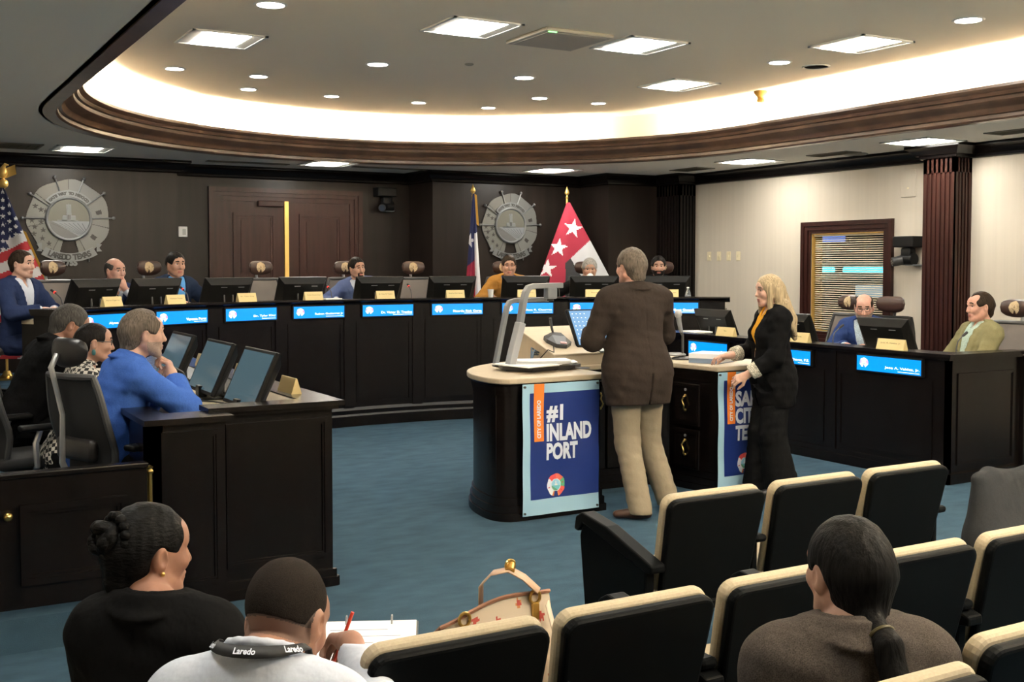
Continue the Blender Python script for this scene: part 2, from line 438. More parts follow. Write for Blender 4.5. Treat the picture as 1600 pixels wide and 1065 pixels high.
# fluted pilasters: the one half-way down the right wall and the one in the far right corner
def pilaster(name, x0, y0, x1, y1, nA, nB, m):
    mb = MB(); z1 = 2.95; g = 0.014
    mb.box((x0 + g, y0 + g, 0), (x1, y1, z1))
    def ribs(a0, a1, n, put):
        m0 = 0.045; w = (a1 - a0 - 2 * m0) / (2 * n - 1)
        put(a0, a0 + m0); put(a1 - m0, a1)
        for k in range(n - 1): put(a0 + m0 + w * (2 * k + 1), a0 + m0 + w * (2 * k + 2))
    ribs(y0, y1, nA, lambda a, b: mb.box((x0, a, 0.0), (x0 + g, b, z1)))
    ribs(x0, x1, nB, lambda a, b: mb.box((a, y0, 0.0), (b, y0 + g, z1)))
    for za, zb in ((2.66, 2.95), (0, 0.45)):
        mb.box((x0, y0, za), (x0 + g, y1, zb)); mb.box((x0, y0, za), (x1, y0 + g, zb))
    return struct(mb.build(name, m))
pilaster('wall_pilaster_right', 9.67, 7.69, 9.93, 8.09, 6, 4, M['wood_red'])
pilaster('wall_pilaster_corner', 9.65, 12.14, 9.93, 12.65, 7, 4, M['wood'])

# ------------------------------------------------------------------ double doors in the back wall
d = bpy.data.objects.new('door_1', None); COL.objects.link(d); d.location = (4.75, 14.08, 0.5); struct(d)
mb = MB()
fy = 14.08
for (a, b, dp) in ((0.0, 0.06, 0.055), (0.06, 0.11, 0.04), (0.11, 0.17, 0.025)):
    xl, xr, zt = 3.735, 5.79, 2.69
    mb.box((xl + a, fy - dp, 0.5), (xl + b, fy, zt - b)); mb.box((xr - b, fy - dp, 0.5), (xr - a, fy, zt - b))
    mb.box((xl + a, fy - dp, zt - b), (xr - a, fy, zt - a))
wbuild(mb, 'door_frame', M['wood_red'], d)
def leaf(x0, x1):
    mb = MB(); mb.box((x0, fy - 0.012, 0.5), (x1, fy, 2.52))
    for (z0, z1) in ((1.52, 2.37), (0.66, 1.42)):
        a, b = x0 + 0.14, x1 - 0.12
        for (i, dp) in ((0, 0.03), (0.03, 0.02)):
            mb.box((a + i, fy - dp, z0 + i + .03), (a + i + 0.03, fy, z1 - i - .03)); mb.box((b - i - 0.03, fy - dp, z0 + i + .03), (b - i, fy, z1 - i - .03))
            mb.box((a + i, fy - dp, z0 + i), (b - i, fy, z0 + i + 0.03)); mb.box((a + i, fy - dp, z1 - i - 0.03), (b - i, fy, z1 - i))
        mb.box((a + 0.1, fy - 0.022, z0 + 0.1), (b - 0.1, fy, z1 - 0.1))
    wbuild(mb, 'door_leaf', M['wood_red'], d)
leaf(3.905, 4.71); leaf(4.775, 5.62)
wbuild(MB().box((4.715, fy - 0.035, 0.5), (4.77, fy, 2.53)), 'edge_strip', M['gold'], d)
wbuild(MB().rbox((4.36, fy - 0.07, 2.455), (4.70, fy - 0.012, 2.53), 0.012), 'door_closer', M['wood_red'], d)

# ------------------------------------------------------------------ inner window in the right wall, with blinds and the dim room behind it
w = bpy.data.objects.new('window_1', None); COL.objects.link(w); w.location = (9.93, 9.39, 0.9); struct(w)
mb = MB()
for (a, b, dp) in ((0.0, 0.05, 0.05), (0.05, 0.10, 0.035), (0.10, 0.135, 0.02)):
    ya, yb, zt, zb_ = 8.69, 10.085, 2.225, 0.78
    mb.box((9.93 - dp, ya + a, zb_ + b), (9.93, ya + b, zt - b)); mb.box((9.93 - dp, yb - b, zb_ + b), (9.93, yb - a, zt - b))
    mb.box((9.93 - dp, ya + a, zt - b), (9.93, yb - a, zt - a)); mb.box((9.93 - dp, ya + a, zb_ + a), (9.93, yb - a, zb_ + b))
wbuild(mb, 'window_frame', M['wood_red'], w)
mb = MB(); mb.box((9.93, wy0, wz0), (10.1, wy0 + 0.012, wz1)); mb.box((9.93, wy1 - 0.012, wz0), (10.1, wy1, wz1)); mb.box((9.93, wy0, wz1 - 0.012), (10.1, wy1, wz1)); mb.box((9.93, wy0, wz0), (10.1, wy1, wz0 + 0.012))
wbuild(mb, 'window_reveal', M['gold'], w)
wbuild(MB().box((10.035, wy0 + 0.012, wz0 + 0.012), (10.041, wy1 - 0.012, wz1 - 0.012)), 'window_glass', M['glass'], w)
mb = MB(); nz = 44
for k in range(nz):
    z = wz0 + 0.03 + (wz1 - wz0 - 0.06) * k / (nz - 1)
    mb.add([(9.966, wy0 + 0.02, z - 0.0048), (9.978, wy0 + 0.02, z + 0.0048), (9.978, wy1 - 0.02, z + 0.0048), (9.966, wy1 - 0.02, z - 0.0048),
            (9.967, wy0 + 0.02, z - 0.0048), (9.979, wy0 + 0.02, z + 0.0022), (9.979, wy1 - 0.02, z + 0.0022), (9.967, wy1 - 0.02, z - 0.0048)],
           [(0, 1, 2, 3), (7, 6, 5, 4), (0, 4, 5, 1), (3, 2, 6, 7), (1, 5, 6, 2), (0, 3, 7, 4)])
mb.box((9.955, wy0 + 0.015, wz1 - 0.035), (9.985, wy1 - 0.015, wz1 - 0.012))
M['blind'] = mat('tan_blind', (0.56, 0.48, 0.34, 1), 0.5)
wbuild(mb, 'window_blinds', M['blind'], w)
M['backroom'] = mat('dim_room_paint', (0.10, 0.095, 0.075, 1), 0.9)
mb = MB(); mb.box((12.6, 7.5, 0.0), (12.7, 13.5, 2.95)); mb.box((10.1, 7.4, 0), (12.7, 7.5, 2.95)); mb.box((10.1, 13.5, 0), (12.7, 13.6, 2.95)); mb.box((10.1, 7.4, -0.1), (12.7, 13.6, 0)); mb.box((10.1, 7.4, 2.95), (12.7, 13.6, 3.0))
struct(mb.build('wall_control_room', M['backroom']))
M['cyan'] = mat('cyan_strip_light', (0.1, 0.5, 0.6, 1), 0.4, emit=(0.10, 0.72, 0.85, 1), es=1.0)
M['blue_mon'] = mat('blue_monitor_glow', (0.05, 0.1, 0.3, 1), 0.4, emit=(0.12, 0.22, 0.62, 1), es=0.7)
M['pale_mon'] = mat('pale_monitor_glow', (0.3, 0.4, 0.45, 1), 0.4, emit=(0.30, 0.42, 0.46, 1), es=0.55)
for a, b, lb in ((9.6, 10.85, 'right'), (11.0, 11.9, 'middle'), (12.1, 13.1, 'left')):
    tag(MB().rbox((12.50, a, 1.60), (12.58, b, 1.68), 0.02).build('light_strip', M['cyan']), 'cyan glowing light strip behind the window blinds, %s one of three' % lb, 'light', 'cyan light strips')
k = thing('wall_monitor', 'blue glowing monitor high behind the window blinds', 'monitor', (12.55, 12.4, 2.1))
wbuild(MB().rbox((12.54, 11.85, 2.02), (12.6, 12.55, 2.38), 0.01), 'bezel', M['black_plastic'], k); wbuild(MB().box((12.535, 11.88, 2.05), (12.54, 12.52, 2.35)), 'screen', M['blue_mon'], k)
k = thing('wall_monitor', 'narrow pale upright monitor low behind the window blinds', 'monitor', (12.55, 10.3, 1.2))
wbuild(MB().rbox((12.54, 10.05, 1.0), (12.6, 10.4, 1.55), 0.01), 'bezel', M['black_plastic'], k); wbuild(MB().box((12.535, 10.08, 1.03), (12.54, 10.37, 1.52)), 'screen', M['pale_mon'], k)
k = thing('wall_monitor', 'wide pale monitor in the middle behind the window blinds', 'monitor', (12.55, 11.3, 1.2))
wbuild(MB().rbox((12.54, 11.0, 1.22), (12.6, 11.7, 1.45), 0.01), 'bezel', M['black_plastic'], k); wbuild(MB().box((12.535, 11.03, 1.25), (12.54, 11.67, 1.42)), 'screen', M['pale_mon'], k)

# ------------------------------------------------------------------ ceiling fittings
def troffer(cx, cy, z, label, group):
    t = thing('ceiling_light', label, 'ceiling light', (cx, cy, z), 0, group)
    h = 0.295; mb = MB()
    for a, b, c_, d_ in ((-h, -h, h, -h + 0.025), (-h, h - 0.025, h, h), (-h, -h, -h + 0.025, h), (h - 0.025, -h, h, h)): mb.box((a, b, -0.012), (c_, d_, 0.0))
    mb.build('frame', M['white'], t)
    mb = MB(); i = h - 0.025
    # shallow sloping reflectors beside the glowing trough
    mb.add([(-i, -i, -0.008), (-i, i, -0.008), (-0.17, i, -0.002), (-0.17, -i, -0.002)], [(0, 1, 2, 3)]); mb.build('reflector', M['reflector'], t)
    mb = MB(); mb.add([(0.17, -i, -0.002), (0.17, i, -0.002), (i, i, -0.008), (i, -i, -0.008)], [(0, 1, 2, 3)]); mb.build('reflector', M['reflector'], t)
    MB().box((-0.17, -i, -0.010), (0.17, i, -0.001)).build('diffuser', M['lamp'], t)
    return t
for x, y, lab in ((2.49, 8.94, 'square ceiling light nearest the pointed left end of the raised tray'), (4.01, 7.56, 'square tray light just left of the flat grey ceiling panel'),
                  (5.52, 7.48, 'square tray light just right of the flat grey ceiling panel'), (7.05, 6.54, 'square tray light farthest right, near the large round downlight'),
                  (7.06, 8.91, 'square tray light nearest the amber ceiling sensor')):
    troffer(x, y, 3.50, lab, 'square lights on the raised tray')
for x, y, lab in ((2.04, 12.72, 'square light in the low ceiling above the left wall seal'), (4.94, 13.05, 'square light in the low ceiling before the double doors'),
                  (7.83, 12.50, 'square light in the low ceiling above the seal between two flags'), (9.20, 10.25, 'square light in the low ceiling above the four wall switches'),
                  (9.25, 7.75, 'square light in the low ceiling beside the fluted mahogany column')):
    troffer(x, y, 2.95, lab, 'square lights in the low outer ceiling')
for x, y, z, lab in ((4.0, 4.6, 3.5, 'added square tray light over the aisle before the podium'), (5.7, 4.6, 3.5, 'added square tray light over the front row'), (4.85, 2.2, 3.5, 'added square tray light over the rows'),
                     (0.2, 5.6, 2.95, 'added square light in the low ceiling over the swing gate'), (0.3, 2.4, 2.95, 'added square light in the low ceiling over the seated person in a black blazer'), (2.6, -0.6, 2.95, 'added square light in the low ceiling behind the rows'), (5.0, -0.6, 2.95, 'added square light in the low ceiling behind the right end of the rows'), (0.3, 9.2, 2.95, 'added square light in the low ceiling over the left staff area'), (9.3, 4.6, 2.95, 'added square light in the low ceiling at the right wall')):
    troffer(x, y, z, lab, 'added square lights out of view')  # unseen lights added out of frame to brighten the dark foreground
for x, y, r, lab in ((2.465, 7.60, 0.105, 'large round downlight at the top edge of the picture, nearest the camera'), (4.01, 9.345, 0.10, 'round bluish downlight between the left square light and the small ceiling dot'),
                     (5.507, 9.306, 0.10, 'round downlight in the middle of the tray below the flat panel'), (7.053, 7.479, 0.10, 'round bluish downlight beside the round ceiling speaker'),
                     (7.046, 5.513, 0.105, 'large round downlight highest at the right side of the tray'), (2.493, 10.483, 0.09, 'round downlight farthest left on the tray'),
                     (3.283, 10.507, 0.09, 'round downlight right of the farthest left one'), (3.428, 11.316, 0.085, 'round downlight closest to the curved rim at the left'),
                     (4.334, 11.341, 0.085, 'round downlight along the rim, second from the left'), (5.334, 11.302, 0.085, 'round downlight along the rim, third from the left'),
                     (6.194, 11.269, 0.085, 'round downlight along the rim above the centre seal'), (6.318, 10.352, 0.09, 'round downlight just before the centre rim lights'),
                     (7.081, 10.35, 0.085, 'round downlight along the rim, farthest right')):
    t = thing('downlight', lab, 'downlight', (x, y, 3.5), 0, 'round downlights on the raised tray')
    MB().lathe([(r * 0.86, -0.002), (r * 0.9, -0.008), (r, -0.008), (r + 0.012, -0.001), (r, 0.0)], n=28).build('trim_ring', M['white'], t, smooth=True)
    MB().cyl((0, 0, -0.003), (0, 0, -0.001), r * 0.88, n=28).build('lens', M['lamp_round'], t)
t = thing('ceiling_panel', 'flat grey square panel with a green light on the raised tray', 'ceiling panel', (4.79, 7.55, 3.5))
MB().rbox((-0.31, -0.31, -0.03), (0.31, 0.31, 0.0), 0.01).build('housing', mat('panel_grey', (0.44, 0.41, 0.35, 1), 0.7), t)
MB().rbox((-0.27, -0.27, -0.034), (0.27, 0.27, -0.028), 0.004).build('grille', mat('panel_grille', (0.40, 0.37, 0.32, 1), 0.8), t)
MB().box((-0.28, -0.30, -0.036), (-0.21, -0.285, -0.029)).build('indicator', M['green_glow'], t)
t = thing('ceiling_speaker', 'round flush speaker on the tray near the right downlight', 'speaker', (7.496, 7.481, 3.5))
MB().lathe([(0.10, -0.004), (0.115, -0.009), (0.125, -0.004), (0.125, 0)], n=28).build('rim', M['white'], t, smooth=True)
MB().cyl((0, 0, -0.004), (0, 0, -0.001), 0.102, n=28).build('grille', mat('speaker_grille', (0.42, 0.39, 0.33, 1), 0.8), t)
tag(MB().lathe([(0.001, -0.012), (0.03, -0.012), (0.04, -0.004), (0.04, 0)], c=(4.717, 8.936, 3.5), n=18).build('sprinkler_cover', mat('cover_beige', (0.36, 0.32, 0.25, 1), 0.7), smooth=True), 'small round beige sprinkler cover on the tray ceiling', 'sprinkler')
t = thing('ceiling_sensor', 'amber bell shaped sensor hanging from the tray ceiling', 'sensor', (8.05, 8.808, 3.5))
MB().lathe([(0.012, -0.0), (0.07, -0.0), (0.07, -0.02), (0.045, -0.05), (0.035, -0.06), (0.035, -0.075), (0.001, -0.075)], n=22).build('body', M['amber'], t, smooth=True)
MB().lathe([(0.001, -0.115), (0.035, -0.112), (0.042, -0.09), (0.03, -0.075), (0.001, -0.075)], n=22).build('cap', M['amber'], t, smooth=True)
def vent(x, y, lx, ly, lab):
    t = thing('ceiling_vent', lab, 'vent', (x, y, 2.95), 0, 'air vents in the low outer ceiling')
    mb = MB(); 
    for a in ((-lx, -ly, lx, -ly + 0.02), (-lx, ly - 0.02, lx, ly), (-lx, -ly, -lx + 0.02, ly), (lx - 0.02, -ly, lx, ly)): mb.box((a[0], a[1], -0.01), (a[2], a[3], 0))
    mb.build('frame', M['vent'], t)
    mb = MB(); mb.box((-lx + .02, -ly + .02, -0.002), (lx - .02, ly - .02, -0.0005))
    n = 7
    for k in range(n):
        if lx > ly: y0 = -ly + 0.03 + (2 * ly - 0.06) * k / (n - 1); mb.box((-lx + .02, y0 - .004, -0.008), (lx - .02, y0 + .004, -0.002))
        else: x0 = -lx + 0.03 + (2 * lx - 0.06) * k / (n - 1); mb.box((x0 - .004, -ly + .02, -0.008), (x0 + .004, ly - .02, -0.002))
    mb.build('louvre', mat('vent_dark', (0.11, 0.10, 0.07, 1), 0.7), t)
vent(1.35, 12.75, 0.28, 0.28, 'tan ceiling vent above the flag with stars and stripes')
vent(4.05, 13.40, 0.5, 0.07, 'thin slot vent in the low ceiling left of the double doors')
vent(5.85, 13.25, 0.5, 0.07, 'thin slot vent in the low ceiling right of the double doors')
vent(9.30, 11.45, 0.15, 0.28, 'tan ceiling vent near the far right corner')
vent(9.40, 9.10, 0.12, 0.30, 'tan ceiling vent above the window with blinds')
vent(9.30, 6.70, 0.14, 0.28, 'tan ceiling vent at the right edge of the picture')
t = thing('ceiling_speaker', 'round grey speaker in the low ceiling above the window', 'speaker', (9.62, 8.98, 2.95))
MB().lathe([(0.10, -0.004), (0.12, -0.012), (0.135, -0.005), (0.135, 0)], n=28).build('rim', M['mid_grey'], t, smooth=True)
MB().cyl((0, 0, -0.005), (0, 0, -0.001), 0.102, n=28).build('grille', M['vent'], t)

# ------------------------------------------------------------------ wall fittings
def switch(name, lab, grp, T, m, tog):
    o = thing(name, lab, 'switch', T.translation, 0, grp)
    L = Matrix.Translation(-T.translation) @ T
    MB().rbox((-0.04, -0.06, 0), (0.04, 0.06, 0.008), 0.004, T=L).build('cover_plate', m, o)
    MB().rbox((-0.008, -0.014, 0.006), (0.008, 0.014, 0.018), 0.002, T=L).build('toggle', tog, o)
for k, (y, lab) in enumerate(((11.84, 'ivory switch farthest from the window, of four in a row'), (11.64, 'second ivory switch of four counting towards the window'),
                              (11.445, 'third ivory switch of four counting towards the window'), (11.255, 'ivory switch closest to the window, of four in a row'))):
    switch('light_switch', lab, 'ivory switches on the cream wall', frame_T((9.93, y, 1.828), (0, -1, 0), (0, 0, 1)), M['ivory'], M['ivory'])
T = frame_T((3.42, 14.08, 2.12), (1, 0, 0), (0, 0, 1))
o = thing('wall_switch', 'white square wall control on the dark wall left of the doors', 'wall control', T.translation)
L = Matrix.Translation(-T.translation) @ T
MB().rbox((-0.055, -0.065, 0), (0.055, 0.065, 0.015), 0.006, T=L).build('cover_plate', M['white'], o)
MB().rbox((-0.005, -0.04, 0.013), (0.035, 0.035, 0.02), 0.003, T=L).build('rocker', mat('rocker_grey', (0.45, 0.45, 0.43, 1), 0.5), o)
T = frame_T((9.93, 8.50, 2.60), (0, -1, 0), (0, 0, 1))
o = thing('wall_speaker', 'cream flush speaker plate high on the wall by the mahogany column', 'wall plate', T.translation)
L = Matrix.Translation(-T.translation) @ T
MB().rbox((-0.10, -0.15, 0), (0.10, 0.15, 0.012), 0.006, T=L).build('cover_plate', M['cream_wall'], o)
MB().cyl(L @ Vector((0.0, -0.05, 0.011)), L @ Vector((0.0, -0.05, 0.016)), 0.012, n=14).build('screw_cap', M['ivory'], o)
# two pan-tilt cameras
def ptz(T, lab):
    o = thing('security_camera', lab, 'camera', T.translation)
    L = Matrix.Translation(-T.translation) @ T
    MB().rbox((-0.14, 0.03, 0.0), (0.14, 0.15, 0.18), 0.012, T=L).build('mounting_bracket', M['black_plastic'], o)
    mb = MB(); mb.rbox((-0.055, -0.10, 0.05), (0.085, 0.03, 0.16), 0.03, seg=3, T=L)
    mb.cyl(L @ Vector((-0.05, -0.10, 0.105)), L @ Vector((0.10, -0.10, 0.105)), 0.066, n=24); mb.build('body', M['black_plastic'], o, smooth=True)
    mb = MB(); mb.cyl(L @ Vector((-0.015, -0.10, 0.10)), L @ Vector((-0.10, -0.13, 0.22)), 0.055, 0.05, n=24); mb.build('lens_barrel', M['black_matte'], o, smooth=True)
    MB().cyl(L @ Vector((-0.10, -0.13, 0.22)), L @ Vector((-0.103, -0.131, 0.225)), 0.036, n=24).build('lens', mat('lens_glass', (0.03, 0.035, 0.05, 1), 0.05), o)
    MB().rbox((-0.01, -0.17, 0.0), (0.12, -0.155, 0.13), 0.004, T=L).build('shelf', M['mid_grey'], o)
    return o
ptz(frame_T((9.93, 8.42, 1.87), (0, -1, 0), (0, 0, 1)), 'black camera on the cream wall between window and mahogany column')
o2 = ptz(frame_T((6.10, 14.08, 2.60), (1, 0, 0), (0, 0, 1)), 'black camera high on the dark wall right of the double doors')

# ------------------------------------------------------------------ the two city seals on the back wall
SG = dict(ring=(.20, .205, .205), field=(.12, .12, .115), river=(.18, .19, .20), tower=(.17, .17, .18), sky=(.115, .112, .09), dark=(.035, .032, .028),
          petals=[(.125, .125, .12), (.14, .14, .13), (.15, .15, .14), (.135, .135, .12), (.13, .13, .115), (.135, .135, .12), (.12, .115, .10)],
          stars=[(-.72, .28), (-.60, .2), (-.8, -.05), (-.6, -.08), (-.74, -.2), (-.56, -.27), (-.76, -.36), (-.58, -.46), (-.44, -.58), (-.40, -.75), (-.28, -.72), (-.52, -.02), (-.5, .17)])
def wall_seal(x, y, z, rad, lab):
    t = thing('wall_seal', lab, 'seal', (x, y, z), 0, 'metal city seals on the back wall')
    def P(u, v, d=0.0): return Vector((u * rad, -d, v * rad))
    # scalloped backing
    n = 150
    color_grid('backing_plate', lambda a, b: (lambda c: c)(None if math.hypot(2 * a - 1, 2 * b - 1) < 0.44 else seal_color(2 * a - 1, 2 * b - 1, SG)), n, n, lambda a, b: P(2 * a - 1, 2 * b - 1, 0.022), M['seal_grey'], t)
    mb = MB()
    rim = [(1 - 0) * (0.905 + 0.022 * math.sin(R(a) * 7 + 0.5)) for a in range(195, 526, 3)]
    ang = list(range(195, 526, 3)); k = len(ang)
    vs = []
    for d_ in (0.0, 0.0215):
        for a, r_ in zip(ang, rim): vs.append(P(r_ * math.sin(R(a)), r_ * math.cos(R(a)), d_))
    mb.add(vs, [(i, i + 1, k + i + 1, k + i) for i in range(k - 1)])
    mb.build('rim', M['pewter'], t)
    color_grid('medallion', lambda a, b: seal_color(2 * a - 1, 2 * b - 1, SG) if math.hypot(2 * a - 1, 2 * b - 1) < 0.495 else None, n, n, lambda a, b: P(2 * a - 1, 2 * b - 1, 0.034), M['seal_grey'], t)
    TT = Matrix(((1, 0, 0, 0), (0, 0, -1, 0), (0, 1, 0, 0), (0, 0, 0, 1)))
    mb = MB(); N = 48
    mb.tube([P(0.485 * math.cos(2 * PI * i / N), 0.485 * math.sin(2 * PI * i / N), 0.034) for i in range(N)], 0.017, n=8, closed=True)
    mb.build('ring', M['pewter'], t, smooth=True)
    # the tower on the medallion
    mb = MB()
    def bx(u0, v0, u1, v1, d): mb.box(tuple(P(u0, v0, d)), tuple(P(u1, v1, 0.03)))
    bx(-.045, -.05, .045, .22, .042); bx(-.06, .10, .06, .13, .044); bx(-.15, -.05, .15, .05, .040); bx(-.26, -.06, .2, -.03, .04)
    mb.add([P(-.055, .22, .041), P(.055, .22, .041), P(0, .36, .041), P(-.055, .22, .03), P(.055, .22, .03), P(0, .36, .03)], [(0, 1, 2), (5, 4, 3), (0, 3, 4, 1), (1, 4, 5, 2), (2, 5, 3, 0)])
    mb.build('tower_relief', M['pewter'], t)
    mb = MB()
    for q in range(3): mb.box(tuple(P(-.03 + .022 * q, -.02, .0445)), tuple(P(-.02 + .022 * q, .09, .042)))
    for q in range(8): 
        u = -.42 + .1 * q; mb.add([P(u, -.10, .0352), P(u + .012, -.10, .0352), P(u * .3 + .34, -.36, .0352), P(u * .3 + .33, -.36, .0352)], [(0, 1, 2, 3)])
    mb.build('engraving', M['pewter_dark'], t)
    # flag staffs with round finials
    for a in (-90, -56, -17, 20, 52, 88):
        s_, c_ = math.sin(R(a)), math.cos(R(a))
        mb = MB(); mb.tube([P(.5 * s_, .5 * c_, .03), P(1.0 * s_, 1.0 * c_, .03)], 0.009, n=6); mb.ball(P(1.0 * s_, 1.0 * c_, .03), .02, n=10); mb.build('flag_staff', M['pewter'], t, smooth=True)
    for u in (-.30, .42): mb = MB(); mb.tube([P(u, -.86, .02), P(u * 1.03, -1.0, .02)], [.012, .006], n=6); mb.build('staff_end', M['pewter'], t, smooth=True)
    # ribbons with lettering
    def ribbon(rad0, rad1, a0, a1, cv, depth, name):
        mb = MB(); pts = []; K = 24; vs = []
        for d_ in (depth, depth - 0.012):
            for i in range(K + 1):
                a = R(a0 + (a1 - a0) * i / K)
                vs.append(P(rad0 * math.sin(a), cv + rad0 * math.cos(a), d_)); vs.append(P(rad1 * math.sin(a), cv + rad1 * math.cos(a), d_))
        m = 2 * (K + 1); fs = []
        for i in range(K):
            fs.append((2 * i, 2 * i + 1, 2 * i + 3, 2 * i + 2)); fs.append((m + 2 * i, m + 2 * i + 2, m + 2 * i + 3, m + 2 * i + 1))
            fs.append((2 * i + 1, m + 2 * i + 1, m + 2 * i + 3, 2 * i + 3)); fs.append((2 * i, 2 * i + 2, m + 2 * i + 2, m + 2 * i))
        mb.add(vs, fs); mb.build(name, M['pewter'], t)
    ribbon(0.50, 0.64, -52, 52, 0.02, 0.046, 'upper_ribbon')
    ribbon(1.0, 1.20, 211, 149, 0.20, 0.046, 'lower_ribbon')
    for (uu, vv, w_, s_) in ((-.60, -.66, .10, 1), (.60, -.66, .10, -1)):
        mb = MB(); mb.add([P(uu, vv - .1, .04), P(uu, vv + .1, .04), P(uu - .12 * s_, vv + .07, .04), P(uu - .06 * s_, vv - .01, .04), P(uu - .12 * s_, vv - .09, .04)], [(0, 1, 2, 3, 4)]); mb.build('ribbon_tail', M['pewter'], t)
    mb = MB()
    def arc_text(s_, r_, span, cv, size, inv):
        for i, ch in enumerate(s_):
            if ch == ' ': continue
            a = R(-span / 2 + span * i / (len(s_) - 1))
            c, s2 = math.cos(a), math.sin(a)
            if not inv: pos = P(r_ * s2, cv + r_ * c, .048); right = Vector((c, 0, -s2)); upv = Vector((s2, 0, c))
            else: pos = P(r_ * s2, cv - r_ * c, .048); right = Vector((c, 0, s2)); upv = Vector((-s2, 0, c))
            add_text(mb, ch, size * rad, frame_T(pos, right, upv), bold=0.004)
    arc_text('GATE WAY TO MEXICO', 0.565, 90, 0.02, 0.088, False)
    arc_text('LAREDO TEXAS', 1.10, 46, 0.20, 0.18, True)
    mb.build('lettering', M['pewter_dark'], t)
    mb = MB(); add_text(mb, '1755', 0.17 * rad, frame_T(P(0, -1.03, .03), (1, 0, 0), (0, 0, 1)), bold=0.006, depth=0.006)
    mb.build('date', M['pewter'], t)
wall_seal(2.03, 13.66, 2.235, 0.49, 'pewter city seal on the dark wall beside the stars and stripes flag')
wall_seal(7.67, 13.35, 2.25, 0.475, 'pewter city seal on the dark wall between two flags')
# ------------------------------------------------------------------ curved council dais
def pol(a, r, z=0.0): return Vector((AC[0] + r * math.sin(R(a)), AC[1] + r * math.cos(R(a)), z))
def pol_T(a, r, z):                          # frame facing the arena: x to the right, y up, z towards the arena
    return frame_T(pol(a, r, z), (math.cos(R(a)), -math.sin(R(a)), 0), (0, 0, 1))
def fit_text(mb, txt, x0, x1, y0, y1, T, mi=0, bold=0.0, z=0.0):
    vs, fs = text_mesh(txt, 1.0, bold=bold)
    ax = min(v[0] for v in vs); bx_ = max(v[0] for v in vs); ay = min(v[1] for v in vs); by = max(v[1] for v in vs)
    mb.add([T @ Vector((x0 + (v[0] - ax) / (bx_ - ax) * (x1 - x0), y0 + (v[1] - ay) / (by - ay) * (y1 - y0), z)) for v in vs], fs, mi)
    return mb
DA0, DA1 = -41.5, 42.0
dais = thing('council_dais', 'long curved dark wood council dais with panelled front', 'dais desk', pol(0, AR + 0.3, 0.0))
def arc_part(name, prof, a0, a1, m, n=72, parent=None, smooth=True):
    return wbuild(MB().sweep(arc(AC[0], AC[1], AR, a0, a1, n), prof), name, m, parent or dais, smooth=smooth, angle=30)
arc_part('front_panel', [(0, 0), (0, 1.30), (0.04, 1.30), (0.04, 0)], DA0, DA1, M['wood'])
arc_part('ledge_cap', [(-0.055, 1.345), (-0.055, 1.328), (-0.04, 1.32), (-0.022, 1.305), (-0.02, 1.295), (0.0, 1.29), (0.2, 1.29), (0.22, 1.345)], DA0 - .6, DA1 + .6, M['wood'])
arc_part('base_moulding', [(-0.03, 0), (-0.03, 0.11), (-0.018, 0.13), (-0.018, 0.17), (-0.006, 0.19), (0, 0.2), (0, 0)], DA0 - .2, DA1 + .2, M['wood'])
arc_part('worktop', [(0.22, 1.20), (0.22, 1.24), (0.64, 1.24), (0.64, 1.20)], DA0 + 3, DA1, M['laminate'])
arc_part('inner_riser', [(0.20, 0.5), (0.20, 1.30), (0.222, 1.30), (0.222, 0.5)], DA0, DA1, M['wood'])
for a, l in ((DA0 + .1, .2), (DA1 - .1, .64), (DA0 + 3.1, .62)):
    mb = MB(); T = pol_T(a, AR, 0); mb.box((-0.02, 0.0, -l), (0.02, 1.295 if l == .2 else 1.2, 0.0), T=T); wbuild(mb, 'end_panel', M['wood'], dais)
joints = [-0.45 + 8.65 * (k + 0.5) for k in range(-5, 5)]
for a in joints:
    w_ = 0.62
    arc_part('pilaster', [(-0.012, 0.2), (-0.012, 1.292), (0.0, 1.292), (0, 0.2)], a - w_, a + w_, M['wood'], n=2)
ends = [DA0] + joints + [DA1]
for i in range(len(ends) - 1):
    a0 = ends[i] + (0.95 if i else 0.5); a1 = ends[i + 1] - (0.95 if i < len(ends) - 2 else 0.5)
    mb = MB(); s_ = 0.16
    for z0, z1 in ((0.25, 0.268), (1.09, 1.108)): mb.sweep(arc(AC[0], AC[1], AR, a0, a1, 6), [(-0.009, z0), (-0.009, z1), (0, z1), (0, z0)])
    for aa in (a0, a1 - s_): mb.sweep(arc(AC[0], AC[1], AR, aa, aa + s_, 1), [(-0.009, 0.25), (-0.009, 1.108), (0, 1.108), (0, 0.25)])
    wbuild(mb, 'panel_frame', M['wood'], dais)

